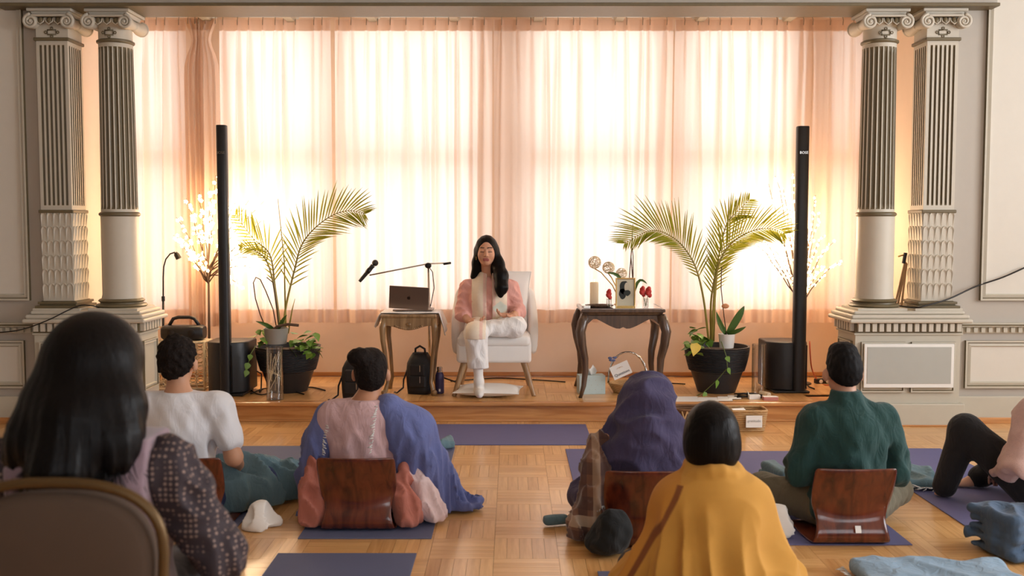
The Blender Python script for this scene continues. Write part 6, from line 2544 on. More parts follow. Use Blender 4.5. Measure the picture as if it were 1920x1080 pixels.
F.cut(lambda X, Y, Z: (Y - (h.y + 0.04)) - (Z - h.z - 0.03) * 0.9 + 0 * X)
F.build('hair', M['hair_curly'], pC)
M['blue_wool'] = cloth_mat('periwinkle_wool', srgb(100, 110, 162), 0.1, 0.3)
F = Field((-0.5, -0.3, 0), (0.75, 0.6, 0.66), 0.011)
F.chain([(0.125, 0.0, 0.53), (0.225, 0.0, 0.44), (0.27, 0.06, 0.27), (0.31, 0.14, 0.12), (0.34, 0.18, 0.02)], [0.092, 0.11, 0.12, 0.13, 0.135], 0.06)
F.chain([(0.3, 0.25, 0.18), (0.1, 0.38, 0.14), (-0.25, 0.3, 0.12)], [0.1, 0.09, 0.09], 0.06)
F.chain([(-0.165, 0.015, 0.50), (-0.215, 0.02, 0.36), (-0.24, 0.05, 0.18), (-0.25, 0.06, 0.03)], [0.080, 0.092, 0.095, 0.10], 0.05)
F.ell((0.45, 0.16, 0.02), (0.13, 0.10, 0.035), 0.06)
F.push(lambda X, Y, Z: 0.020 * cr2(X * 1.1, Y, Z * 0.28) * np.clip((0.56 - Z) * 3, 0, 1) + 0.008 * fold2(X, Y, Z * 0.5))
F.cut(lambda X, Y, Z: 0.010 - Z + 0 * X + 0 * Y)
F.build('blue_blanket', M['blue_wool'], pC)
fringe_row([(0.085, -0.10, 0.585), (0.075, -0.135, 0.48), (0.06, -0.145, 0.36)], pC, 0.022, 5, 22, (-0.7, -0.5, -0.3))
fringe_row([(-0.165, -0.06, 0.52), (-0.18, -0.10, 0.42), (-0.185, -0.10, 0.34)], pC, 0.022, 6, 18, (0.6, -0.5, -0.2))
# coral and pale pink shawl ends round the chair
M['coral'] = cloth_mat('coral_cotton', srgb(182, 112, 96), 0.1)
F = Field((-0.42, -0.36, 0), (0.0, 0.25, 0.42), 0.009)
F.chain([(-0.215, -0.05, 0.32), (-0.235, -0.10, 0.18), (-0.22, -0.14, 0.05)], [0.035, 0.05, 0.065], 0.04)
F.push(lambda X, Y, Z: 0.016 * cr2(X, Y, Z * 0.5))
F.cut(lambda X, Y, Z: 0.012 - Z + 0 * X + 0 * Y)
F.build('coral_shawl', M['coral'], pC)
F = Field((0.0, -0.36, 0), (0.5, 0.25, 0.42), 0.009)
F.chain([(0.205, -0.08, 0.26), (0.215, -0.13, 0.12), (0.24, -0.15, 0.05)], [0.03, 0.06, 0.06], 0.04)
F.push(lambda X, Y, Z: 0.016 * cr2(X, Y, Z * 0.5))
F.cut(lambda X, Y, Z: 0.012 - Z + 0 * X + 0 * Y)
F.build('coral_shawl', M['coral'], pC)
F = Field((0.1, -0.32, 0), (0.55, 0.2, 0.36), 0.010)
F.chain([(0.235, -0.03, 0.27), (0.29, -0.06, 0.15), (0.35, -0.08, 0.05)], [0.03, 0.055, 0.06], 0.04)
F.push(lambda X, Y, Z: 0.016 * cr2(X, Y, Z * 0.5))
F.cut(lambda X, Y, Z: 0.012 - Z + 0 * X + 0 * Y)
F.build('pale_pink_shawl', cloth_mat('pale_pink_gauze', srgb(226, 202, 202), 0.06), pC)
blanket(822, 842, (0.12, 0.08, 0.06), 'teal blanket end lying beyond the blue blanket', 'teal', 0.3, 12, amp=0.012)

# ---- hooded person
ch, Yc_ = floor_chair(1207, 881, 'dark plywood floor chair behind the hooded person')
pD = person('person hooded in a dark purple shawl on a floor chair', 1203, Yc_ + 0.20)
J = dict(SIT)
J.update(head=(0.02, 0.05, 0.62), neck=(0.01, 0.02, 0.46), chest=(0, 0.01, 0.36), waist=(0, 0, 0.24), sh=(0.165, 0.01, 0.425), el=(0.2, 0.06, 0.22), wr=(0.1, 0.25, 0.17), knee=(0.24, 0.30, 0.11))
whole_body(pD, J, (186, 136, 108), (-0.5, -0.25, 0), (0.5, 0.65, 0.8), 0.012, hands=False)
F = Field((-0.45, -0.2, 0), (0.45, 0.6, 0.26), 0.012)
legs(F, J, 0.008)
F.build('trousers', cloth_mat('dark_teal_cotton', srgb(36, 48, 50)), pD)
M['purple'] = cloth_mat('dark_purple_wool', srgb(66, 60, 92), 0.14, 0.3)
F = Field((-0.42, -0.3, 0), (0.42, 0.4, 0.82), 0.010)
F.ell((0.03, 0.045, 0.625), (0.118, 0.132, 0.130), 0.06).ell((0.03, 0.0, 0.56), (0.125, 0.12, 0.14), 0.08)
F.ell((0.0, 0.01, 0.40), (0.215, 0.15, 0.16), 0.12).ell((0.0, 0.0, 0.24), (0.225, 0.155, 0.22), 0.1)
F.ell((0.0, 0.22, 0.12), (0.33, 0.25, 0.15), 0.1)
F.push(lambda X, Y, Z: 0.008 * fold2(X, Y, Z) + 0.013 * cr1(X, Y, Z * 1.2) + 0.010 * np.sin(48 * (Z + 0.8 * X)) * np.exp(-((Z - 0.52) / 0.09) ** 2) * np.clip(X * 12, 0, 1))
F.cut(lambda X, Y, Z: 0.012 - Z + 0 * X + 0 * Y)
F.carve((0.03, 0.19, 0.60), (0.07, 0.07, 0.10), 0.02)
F.build('purple_shawl', M['purple'], pD)


def plaid(name):
    m = mat(name, srgb(120, 84, 66), 0.9, var=0.12, bump=0.3, bscale=300, sheen=0.4)
    nt = m.node_tree
    N, L = nt.nodes, nt.links
    b = N['Principled BSDF']
    base = b.inputs['Base Color'].links[0].from_socket
    tc = N.new('ShaderNodeTexCoord')
    sx = N.new('ShaderNodeSeparateXYZ')
    L.new(tc.outputs['Object'], sx.inputs[0])
    prev = base
    for key, fr, col, th in (('X', 60, srgb(62, 40, 40), 0.35), ('Z', 42, srgb(70, 46, 44), 0.35), ('Z', 15, srgb(196, 176, 152), 0.93), ('X', 21, srgb(178, 150, 124), 0.93)):
        ml = N.new('ShaderNodeMath')
        ml.operation = 'MULTIPLY'
        ml.inputs[1].default_value = fr
        L.new(sx.outputs[key], ml.inputs[0])
        sn = N.new('ShaderNodeMath')
        sn.operation = 'SINE'
        L.new(ml.outputs[0], sn.inputs[0])
        gt = N.new('ShaderNodeMath')
        gt.operation = 'GREATER_THAN'
        gt.inputs[1].default_value = th
        L.new(sn.outputs[0], gt.inputs[0])
        hf_ = N.new('ShaderNodeMath')
        hf_.operation = 'MULTIPLY'
        hf_.inputs[1].default_value = 0.6
        L.new(gt.outputs[0], hf_.inputs[0])
        mx = N.new('ShaderNodeMix')
        mx.data_type = 'RGBA'
        L.new(hf_.outputs[0], mx.inputs[0])
        L.new(prev, mx.inputs[6])
        mx.inputs[7].default_value = col
        prev = mx.outputs[2]
    L.new(prev, b.inputs['Base Color'])
    return m


F = Field((-0.48, -0.35, 0), (-0.05, 0.25, 0.56), 0.010)
F.chain([(-0.20, -0.02, 0.44), (-0.225, -0.07, 0.32), (-0.225, -0.10, 0.20), (-0.25, -0.10, 0.08), (-0.27, -0.08, 0.03)], [0.045, 0.055, 0.06, 0.085, 0.085], 0.05)
F.push(lambda X, Y, Z: 0.018 * cr2(X * 1.2, Y, Z * 0.4))
F.cut(lambda X, Y, Z: 0.012 - Z + 0 * X + 0 * Y)
F.build('plaid_shawl', plaid('brown_plaid_wool'), pD)
fringe_row([(-0.24, -0.165, 0.175), (-0.21, -0.17, 0.175), (-0.18, -0.16, 0.175)], pD, 0.02, 8, 10, (0, -0.2, -1))
c = Vector(pD.location) + Vector((-0.165, -0.30, 0))
F = Field((-0.14, -0.12, 0), (0.14, 0.12, 0.26), 0.008)
F.ell((0.0, 0, 0.10), (0.085, 0.075, 0.10), 0.03).ell((-0.04, 0.0, 0.05), (0.085, 0.08, 0.055), 0.04)
F.push(lambda X, Y, Z: 0.006 * fold(X, Y, Z))
F.cut(lambda X, Y, Z: 0.003 - Z + 0 * X + 0 * Y)
o = F.build('soft_bag', cloth_mat('black_fleece', srgb(20, 24, 26), 0.2))
o.location = c
tag(o, 'black soft bag on the floor against the hooded person\'s chair', 'bag')

# ---- man in the green fleece
ch, Yc_ = floor_chair(1594, 877, 'dark plywood floor chair with a paper label behind the green fleece', tagged=True)
pF = person('man in dark green fleece jacket and olive trousers on a floor chair', 1590, Yc_ + 0.20)
J = dict(SIT)
J.update(head=(-0.02, 0.04, 0.752), neck=(-0.01, 0.005, 0.585), chest=(0, 0, 0.44), sh=(0.162, 0, 0.53), el=(0.232, 0.02, 0.28), wr=(0.16, 0.24, 0.2))
whole_body(pF, J, (196, 148, 122), (-0.5, -0.25, 0), (0.5, 0.65, 0.94))
F = Field((-0.46, -0.26, 0.03), (0.46, 0.42, 0.70), 0.010)
torso(F, J, 0.020)
arms(F, J, 0.020, 1.85)
F.cap((-0.01, 0.0, 0.57), (-0.016, 0.010, 0.66), 0.085, 0.070, 0.03)
F.push(lambda X, Y, Z: 0.006 * fold(X, Y, Z * 0.5) + 0.013 * cr1(X * 1.1, Y, Z * 0.8) * np.clip((0.60 - Z) * 5, 0, 1))
F.cut(lambda X, Y, Z: 0.06 - Z + 0 * X + 0 * Y)
F.cut(lambda X, Y, Z: Z - 0.672 + 0 * X + 0 * Y)
F.build('fleece_jacket', cloth_mat('dark_green_fleece', srgb(30, 66, 64), 0.14, 0.35, 300), pF)
F = Field((-0.52, -0.2, 0), (0.52, 0.6, 0.27), 0.011)
legs(F, J, 0.016)
F.ell(J['pelvis'], (0.175, 0.13, 0.11), 0.05)
F.push(lambda X, Y, Z: 0.005 * fold(X, Y, Z))
F.build('trousers', cloth_mat('olive_cotton', srgb(104, 98, 80), 0.1), pF)
F = Field((-0.14, -0.13, 0.62), (0.11, 0.2, 0.94), 0.006)
h = Vector(J['head'])
F.ell(h + Vector((0, -0.008, 0.040)), (0.080, 0.100, 0.093), 0.03)
F.ell(h + Vector((0, -0.045, -0.01)), (0.068, 0.054, 0.062), 0.04)
F.ell(h + Vector((0.0, 0.02, 0.112)), (0.055, 0.06, 0.026), 0.04)
tuft = waves(45, 330, 10)
F.push(lambda X, Y, Z: 0.0035 * tuft(X, Y, Z * 0.5) + 0.002 * curl(X, Y, Z))
F.cut(lambda X, Y, Z: (Y - (h.y + 0.0)) - (Z - h.z - 0.02) * 1.0 + 0 * X)
F.build('hair', M['hair_short'], pF)

# ---- person in the yellow shawl, nearer the camera
YE = 3.55
pE = person('person with black bobbed hair wrapped in a yellow shawl', 1336, YE)
J = dict(SIT)
J.update(head=(0.0, 0.04, 0.675), neck=(0, 0.0, 0.52), chest=(0, 0, 0.40), sh=(0.125, 0, 0.455), waist=(0, 0, 0.26), el=(0.17, 0.07, 0.26), wr=(0.12, 0.25, 0.18), knee=(0.24, 0.28, 0.11))
whole_body(pE, J, (196, 150, 122), (-0.5, -0.25, 0), (0.5, 0.65, 0.86), 0.012, hands=False)


F = Field((-0.45, -0.2, 0), (0.45, 0.6, 0.26), 0.012)
legs(F, J, 0.006)
F.build('trousers', cloth_mat('dark_grey_cotton', srgb(56, 52, 54)), pE)


def yellow_paint(v):
    c = np.tile(lin(200, 146, 62), (len(v), 1))
    # woven brown border running down the left of the back
    s = v[:, 0] + 0.13 + (0.53 - v[:, 2]) * 0.50
    on = (v[:, 1] < 0.06) & (v[:, 2] < 0.53)
    e = (s < 0) & (v[:, 1] < 0.06)
    c[e] = lin(196, 134, 52)
    k = (np.clip((0.0125 - np.abs(s)) / 0.005, 0, 1) * on)[:, None]
    c = c * (1 - k) + lin(128, 74, 34) * k
    return c


F = Field((-0.5, -0.42, 0), (0.5, 0.55, 0.68), 0.0055)
F.cap((-0.115, 0, 0.455), (0.115, 0, 0.455), 0.085, 0.085, 0.09)
F.cap((0, 0.0, 0.50), (0, 0.012, 0.575), 0.105, 0.075, 0.08)
F.ell((0, 0.0, 0.28), (0.245, 0.19, 0.25), 0.12).ell((0, 0.03, 0.10), (0.33, 0.27, 0.24), 0.12).ell((0, 0.2, 0.1), (0.38, 0.24, 0.13), 0.1)


def efold(X, Y, Z):
    th = np.arctan2(X, -Y + 0.02)
    low = np.clip((0.50 - Z) * 2.6, 0, 1)
    return 0.026 * low * (1 - 2 * np.abs(np.sin(5.5 * th + 1.6 * np.sin(4 * Z + 2 * th)))) + 0.010 * low * cr1(X * 1.3, Y, Z * 0.12) + 0.003 * cr1(X, Y, Z)


F.push(efold)
F.chain([(0.082 * math.cos(t), 0.004 + 0.078 * math.sin(t), 0.568 + 0.012 * math.sin(3 * t)) for t in [2 * PI * j / 14 for j in range(15)]], 0.022, 0.02)
F.cut(lambda X, Y, Z: 0.012 - Z + 0 * X + 0 * Y)
F.cut(lambda X, Y, Z: Z - 0.625 + 0 * X + 0 * Y)
F.build('yellow_shawl', mat('golden_yellow_wool', srgb(206, 146, 46), 0.9, var=0.08, attr='Col', bump=0.25, bscale=400, sheen=0.05, bdist=0.0015), pE, yellow_paint)
F = Field((-0.15, -0.15, 0.5), (0.15, 0.2, 0.86), 0.006)
h = Vector(J['head'])
F.ell(h + Vector((0, -0.008, 0.03)), (0.098, 0.112, 0.108), 0.04)
F.ell(h + Vector((0, -0.03, -0.045)), (0.096, 0.082, 0.08), 0.06)
F.push(lambda X, Y, Z: 0.0006 * np.sin(90 * np.arctan2(X, -(Y - h.y) + 0.001)) + 0.001 * fold(X, Y, Z * 0.1))
F.cut(lambda X, Y, Z: (Y - (h.y + 0.055)) - np.clip(Z - h.z - 0.03, 0, 1) * 1.2 + 0 * X)
F.build('hair', M['hair_black'], pE)

# ---- person in the pink sweater at the right edge
YG = 5.0
pG = person('person in pale pink fuzzy sweater and black leggings at right edge', 1972, YG, 0.55)
J = dict(SIT)
J.update(sh=(0.185, 0, 0.52), el_l=(-0.27, 0.02, 0.27), wr_l=(-0.13, 0.20, 0.17), knee_l=(-0.19, 0.36, 0.37), ank_l=(-0.24, 0.44, 0.06), knee_r=(0.28, 0.36, 0.16), ank_r=(0.1, 0.46, 0.06))
whole_body(pG, J, (206, 160, 134), (-0.5, -0.25, 0), (0.5, 0.75, 0.94), 0.012)
F = Field((-0.45, -0.26, 0.03), (0.45, 0.4, 0.68), 0.010)
torso(F, J, 0.03)
arms(F, J, 0.03, 1.8)
F.push(lambda X, Y, Z: 0.006 * fold(X, Y, Z * 0.6) + 0.009 * cr1(X, Y, Z))
F.cut(lambda X, Y, Z: Z - 0.61 + 0 * X + 0 * Y)
F.build('fuzzy_sweater', mat('pink_mohair', srgb(206, 170, 160), 0.95, var=0.12, scale=80, bump=0.9, bscale=260, sheen=0.5, bdist=0.004), pG)
F = Field((-0.5, -0.2, 0), (0.5, 0.7, 0.55), 0.012)
legs(F, J, 0.022)
F.build('leggings', cloth_mat('black_leggings', srgb(22, 20, 22), 0.2), pG)
F = Field((-0.14, -0.13, 0.58), (0.14, 0.2, 0.9), 0.008)
h = Vector(J['head'])
F.ell(h + Vector((0, -0.01, 0.03)), (0.09, 0.105, 0.10), 0.03).ell(h + Vector((0, -0.05, -0.06)), (0.08, 0.05, 0.09), 0.04)
F.build('hair', M['hair_short'], pG)
# ================================================================== woman in the foreground and her banquet chair
YA = 2.32
XA = X_(172, YA, 800)
pA = thing('person', 'woman with long black hair and mauve vest seated in the foreground', 'person', (XA, YA, 0))
# local joints: seated on a chair, facing +y
J = dict(pelvis=(0, 0.0, 0.54), waist=(0, -0.01, 0.68), chest=(0, 0.0, 0.82), sh=(0.175, 0.0, 0.885), el=(0.285, 0.03, 0.66), wr=(0.20, 0.26, 0.60), neck=(0, 0.0, 0.93), head=(0, 0.035, 1.115),
         hip=(0.09, 0.03, 0.52), knee=(0.10, 0.43, 0.50), ank=(0.10, 0.42, 0.09))
whole_body(pA, J, (196, 150, 122), (-0.45, -0.25, 0.0), (0.45, 0.75, 1.28), 0.012)


def dotted(name):
    m = mat(name, srgb(52, 42, 48), 0.8, var=0.15, bump=0.3, bscale=200)
    nt = m.node_tree
    N, L = nt.nodes, nt.links
    b = N['Principled BSDF']
    base = b.inputs['Base Color'].links[0].from_socket
    tc = N.new('ShaderNodeTexCoord')
    vo = N.new('ShaderNodeTexVoronoi')
    vo.inputs['Scale'].default_value = 78
    vo.inputs['Randomness'].default_value = 0.12
    L.new(tc.outputs['Object'], vo.inputs[0])
    rp = N.new('ShaderNodeValToRGB')
    rp.color_ramp.elements[0].position = 0.26
    rp.color_ramp.elements[0].color = (1, 1, 1, 1)
    rp.color_ramp.elements[1].position = 0.34
    rp.color_ramp.elements[1].color = (0, 0, 0, 1)
    L.new(vo.outputs['Distance'], rp.inputs[0])
    mx = N.new('ShaderNodeMix')
    mx.data_type = 'RGBA'
    L.new(rp.outputs[0], mx.inputs[0])
    L.new(base, mx.inputs[6])
    mx.inputs[7].default_value = srgb(146, 122, 112)
    L.new(mx.outputs[2], b.inputs['Base Color'])
    return m


M['knit'] = dotted('dark_open_knit')
for sd_ in (-1, 1):
    F = Field((-0.42, -0.2, 0.5), (0.42, 0.42, 1.0), 0.008)
    arms(F, J, 0.018, 1.9, sides=(sd_,))
    F.push(lambda X, Y, Z: 0.004 * fold(X, Y, Z) + 0.007 * cr2(X, Y, Z))
    F.build('knit_sleeve', M['knit'], pA)
mv = mat('mauve_print', srgb(134, 112, 122), 0.85, var=0.35, scale=16, bump=0.2, bscale=300, sheen=0.3)
F = Field((-0.3, -0.24, 0.44), (0.3, 0.24, 1.02), 0.008)
torso(F, J, 0.034)
F.push(lambda X, Y, Z: 0.008 * cr1(X, Y, Z) + 0.004 * fold2(X, Y, Z) + 0.003 * fold(X, Y, Z * 0.5))
F.cut(lambda X, Y, Z: np.abs(X) - 0.158 - np.clip(0.8 - Z, 0, 0.05) * 0.6 + 0 * Y)
F.cut(lambda X, Y, Z: Z - 0.965 + 0 * X + 0 * Y)
vest = F.build('vest', mv, pA)
F = Field((-0.32, -0.2, 0.0), (0.32, 0.62, 0.66), 0.012)
legs(F, J, 0.014)
F.ell(J['pelvis'], (0.18, 0.14, 0.12), 0.05)
F.cut(lambda X, Y, Z: np.minimum(0.417 - Z, 0.19 - Y) + 0 * X)
F.build('trousers', cloth_mat('charcoal_cotton', srgb(50, 48, 54), 0.1), pA)
# hair: cap plus a long fall to below the shoulders
F = Field((-0.3, -0.28, 0.74), (0.3, 0.2, 1.28), 0.006)
h = Vector(J['head'])
F.ell(h + Vector((0, -0.012, 0.028)), (0.112, 0.118, 0.108), 0.05)
F.ell(h + Vector((0.0, -0.06, -0.08)), (0.118, 0.085, 0.15), 0.06)
F.chain([(0.0, -0.085, 1.0), (-0.01, -0.125, 0.90), (-0.01, -0.135, 0.85)], [0.09, 0.065, 0.035], 0.07)
F.chain([(-0.08, -0.04, 1.03), (-0.11, -0.07, 0.96), (-0.14, -0.085, 0.92)], [0.062, 0.045, 0.018], 0.06)
F.chain([(0.08, -0.05, 1.03), (0.095, -0.09, 0.96), (0.11, -0.11, 0.92)], [0.06, 0.04, 0.018], 0.06)


def strands(X, Y, Z):
    th = np.arctan2(X, -(Y - 0.02))
    low = np.clip((1.12 - Z) * 5, 0.15, 1)
    return low * (0.0022 * np.sin(33 * th + 4 * np.sin(5 * Z)) + 0.0012 * np.sin(90 * th + 6 * np.sin(4 * Z + th)))


F.push(strands)
F.cut(lambda X, Y, Z: (Y - (h.y + 0.06)) - np.clip(Z - h.z - 0.03, 0, 1) * 1.2 + 0 * X)
hairA = F.build('hair', M['hair_black'], pA)
# loose strands hanging from the fall
rnd = random.Random(77)
mb = MB()
for k in range(420):
    th = rnd.uniform(-1.25, 1.25)
    r0 = 0.128 + rnd.uniform(-0.006, 0.004)
    z0 = rnd.uniform(0.93, 0.99)
    x, y = r0 * math.sin(th) * 1.0, 0.0 - r0 * math.cos(th) * 0.95 - 0.012
    zend = 0.885 - 0.05 * math.cos(th) - rnd.uniform(-0.03, 0.04)
    xe = x * (1.12 + rnd.uniform(-0.1, 0.2)) + rnd.uniform(-0.015, 0.015)
    ye = y - 0.02 + rnd.uniform(-0.02, 0.012) - 0.02 * math.cos(th)
    pts = []
    for i in range(7):
        t = i / 6
        pts.append((x + (xe - x) * t ** 1.4 + 0.004 * math.sin(5 * t + k), y + (ye - y) * math.sin(t * 1.4), z0 + (zend - z0) * t))
    mb.tube(pts, [0.0014, 0.0016, 0.0016, 0.0014, 0.0012, 0.001, 0.0004], 4)
s_ = mb.build('loose_strands', M['hair_black'], hairA, smooth=True)
s_['kind'] = 'stuff'

# banquet chair
YBC = 2.04
zt_c = Z_(905, YBC)
xr_ = X_(303, YBC, 960)
hwc = 0.225
bc = thing('banquet_chair', 'taupe upholstered banquet chair with gold frame in the foreground', 'chair', (xr_ - hwc, YBC + 0.22, 0))
M['taupe'] = cloth_mat('taupe_upholstery', srgb(84, 67, 55), 0.06, 0.4, 500, sheen=0.0, wr=0.04)
M['goldframe'] = mat('antique_gold_metal', srgb(98, 76, 46), 0.42, 0.6, var=0.1)


def back_outline(k, inset):
    pts = []
    w = hwc - inset
    zt3 = zt_c - inset
    for i in range(9):
        pts.append((w * (0.92 + 0.08 * i / 8), 0.50 + (zt3 - 0.15 - 0.50) * i / 8))
    for i in range(1, 13):
        a = PI / 2 * i / 12
        pts.append((w * math.cos(a) ** 0.75 if i < 12 else 0.0, zt3 - 0.15 + 0.15 * math.sin(a) ** 0.8))
    full = pts + [(-x, z) for x, z in reversed(pts[:-1])]
    return full


ol_ = back_outline(0, 0.0)
MB().tube([(x, -0.22 + 0.06 * (0.92 - z), z) for x, z in ol_], 0.0115, 10).build('back_frame', M['goldframe'], bc, smooth=True)
inn = back_outline(0, 0.022)
pan = MB()
n = len(inn)
cxz = (0.0, 0.70)
rings = []
for sc_, dy in ((1.0, 0.0), (0.99, -0.012), (0.90, -0.022), (0.6, -0.027), (0.2, -0.028)):
    rings.append([(cxz[0] + (x - cxz[0]) * sc_, -0.218 + 0.06 * (0.92 - z) + dy, cxz[1] + (z - cxz[1]) * sc_) for x, z in inn])
pan.loft([[(x, -0.190 + 0.06 * (0.92 - z), z) for x, z in inn]] + rings)
pan.build('back_panel', M['taupe'], bc, smooth=True)
MB().box((0, 0.02, 0.378), (0.43, 0.42, 0.07)).build('seat', M['taupe'], bc, bevel=0.025, segs=4, smooth=True)
MB().tube([(-0.2, -0.18, 0.335), (0.2, -0.18, 0.335), (0.2, 0.22, 0.335), (-0.2, 0.22, 0.335)], 0.012, 8, closed=True).build('seat_frame', M['goldframe'], bc, smooth=True)
for sx in (-1, 1):
    MB().tube([(sx * 0.205, -0.20, 0.52), (sx * 0.20, -0.19, 0.335), (sx * 0.205, -0.23, 0.0)], 0.0125, 8).build('leg', M['goldframe'], bc, smooth=True)
    MB().tube([(sx * 0.20, 0.20, 0.335), (sx * 0.205, 0.22, 0.0)], 0.0125, 8).build('leg', M['goldframe'], bc, smooth=True)

# ================================================================== the teacher in the armchair
TY = Ya + 0.23
org = Vector((X_(918, TY), TY, ZD))
pT = thing('person', 'woman with long dark hair meditating in the white armchair', 'person', tuple(org))


def T(px, py, dy):
    return Vector(atY(px, py, TY + dy)) - org


H = T(912, 471, -0.06)
JT = dict(pelvis=T(916, 622, 0.02), waist=T(916, 592, 0.01), chest=T(916, 557, 0.02), neck=T(914, 520, 0.02), head=H)
sl, sr = T(876, 540, 0.02), T(957, 540, 0.02)
el, er = T(866, 588, -0.02), T(972, 585, -0.02)
wl_, wr_ = T(878, 601, -0.20), T(962, 592, -0.18)
FACE = (204, 150, 120)
ZSEAT = zs1 + 0.010      # she rests on the cushion, flattened where she sits
sit_cut = lambda X, Y, Z: np.minimum(ZSEAT - Z, Y + 0.235) + 0 * X


def t_torso(F, i=0.0):
    F.ell(JT['pelvis'] + Vector((0, 0, 0.03)), (0.165 + i, 0.12 + i, 0.075 + i), 0.05)
    F.ell(JT['waist'], (0.155 + i, 0.115 + i, 0.12 + i), 0.06)
    F.ell(JT['chest'], (0.158 + i, 0.12 + i, 0.13 + i), 0.06)
    for sx in (-1, 1):
        F.ell(JT['chest'] + Vector((sx * 0.06, -0.075, -0.01)), (0.065 + i, 0.055 + i, 0.06 + i), 0.05)
    F.cap(sl + Vector((0.03, 0, 0)), sr + Vector((-0.03, 0, 0)), 0.055 + i, 0.055 + i, 0.06)
    F.cap(JT['neck'] + Vector((0, 0, -0.03)), JT['neck'] + Vector((0, -0.005, 0.02)), 0.07 + i * 0.7, 0.05 + i * 0.7, 0.05)
    return F


def t_arms(F, i=0.0, upto=1.0):
    for a, b, c in ((sl, el, wl_), (sr, er, wr_)):
        F.cap(a, b, 0.055 + i, 0.044 + i, 0.03)
        F.cap(b, b.lerp(c, upto), 0.043 + i, (0.043 - 0.016 * upto) + i, 0.03)
    return F


hipL, hipR = T(897, 613, 0.0), T(935, 613, 0.0)
knL, anL = T(892, 626, -0.37), T(898, 716, -0.345)
knR, anR = T(966, 612, -0.22), T(918, 616, -0.26)
footT = T(899, 738, -0.43)


def t_legs(F, i=0.0, low=True):
    F.cap(hipL, knL, 0.072 + i, 0.062 + i, 0.04)
    F.cap(knL, anL, 0.060 + i, 0.036 + (i if low else 0), 0.03)
    F.cap(hipR, knR, 0.072 + i, 0.062 + i, 0.04)
    F.cap(knR, anR, 0.058 + i, 0.045 + i, 0.04)
    return F


def t_head(F):
    F.cap(JT['neck'], H + Vector((0, 0.015, -0.06)), 0.047, 0.046, 0.02)
    F.ell(H + Vector((0, 0.012, 0.02)), (0.073, 0.09, 0.09), 0.02)
    F.ell(H + Vector((0, -0.02, -0.04)), (0.062, 0.064, 0.068), 0.03)
    F.ell(H + Vector((0, -0.052, -0.088)), (0.026, 0.022, 0.018), 0.03)      # chin
    for e in (-1, 1):
        F.ell(H + Vector((e * 0.037, -0.058, -0.035)), (0.024, 0.02, 0.024), 0.02)      # cheek
        F.ell(H + Vector((e * 0.029, -0.072, 0.005)), (0.017, 0.010, 0.010), 0.006)     # lowered lid
        F.cap(H + Vector((e * 0.012, -0.079, 0.024)), H + Vector((e * 0.045, -0.068, 0.024)), 0.006, 0.005, 0.012)    # brow
        F.ell(H + Vector((e * 0.074, 0.01, -0.012)), (0.009, 0.018, 0.030), 0.008)
        F.ell(H + Vector((e * 0.011, -0.086, -0.034)), (0.008, 0.009, 0.007), 0.006)    # nostril wing
    F.cap(H + Vector((0, -0.080, 0.012)), H + Vector((0, -0.097, -0.030)), 0.008, 0.0105, 0.010)
    F.cap(H + Vector((-0.018, -0.078, -0.060)), H + Vector((0.018, -0.078, -0.060)), 0.0055, 0.0055, 0.006)
    F.cap(H + Vector((-0.014, -0.078, -0.069)), H + Vector((0.014, -0.078, -0.069)), 0.006, 0.006, 0.006)
    return F


def face_paint(v):
    c = np.tile(lin(*FACE), (len(v), 1))
    q = v - np.array(H)
    fr = q[:, 1] < -0.045
    lips = (np.abs(q[:, 0]) < 0.024) & (np.abs(q[:, 2] + 0.0645) < 0.0105) & fr
    c[lips] = lin(158, 84, 76)
    brow = (np.abs(np.abs(q[:, 0]) - 0.030) < 0.019) & (np.abs(q[:, 2] - 0.030 + 0.15 * np.abs(np.abs(q[:, 0]) - 0.034)) < 0.0042) & fr
    c[brow] = lin(44, 30, 26)
    lash = (np.abs(np.abs(q[:, 0]) - 0.030) < 0.016) & (np.abs(q[:, 2] + 0.003) < 0.0032) & fr
    c[lash] = lin(40, 28, 26)
    sock = (v[:, 2] < np.array(anL)[2] + 0.14) & (v[:, 1] < -0.2)
    c[sock] = lin(236, 232, 226)
    return c


F = Field((-0.36, -0.62, 0.02), (0.36, 0.26, float(H.z) + 0.16), 0.0055)
t_torso(F, -0.004)
t_arms(F, -0.002)
t_legs(F, -0.004)
F.chain([anL, anL + Vector((0, 0.02, -0.07)), footT + Vector((0, 0, 0.0))], [0.036, 0.036, 0.026], 0.03)
F.cap(footT, footT + Vector((0.004, -0.03, -0.006)), 0.030, 0.022, 0.02)
hand(F, wl_, Vector((0.75, -0.35, -0.05)), Vector((0.0, 0.25, -1)), -1, 1.0, 0.55)
hand(F, wr_, Vector((-0.8, -0.3, 0.05)), Vector((0.0, 0.25, -1)), 1, 1.0, 0.55)
t_head(F)
F.cut(sit_cut)
F.build('body', M['skin'], pT, face_paint)

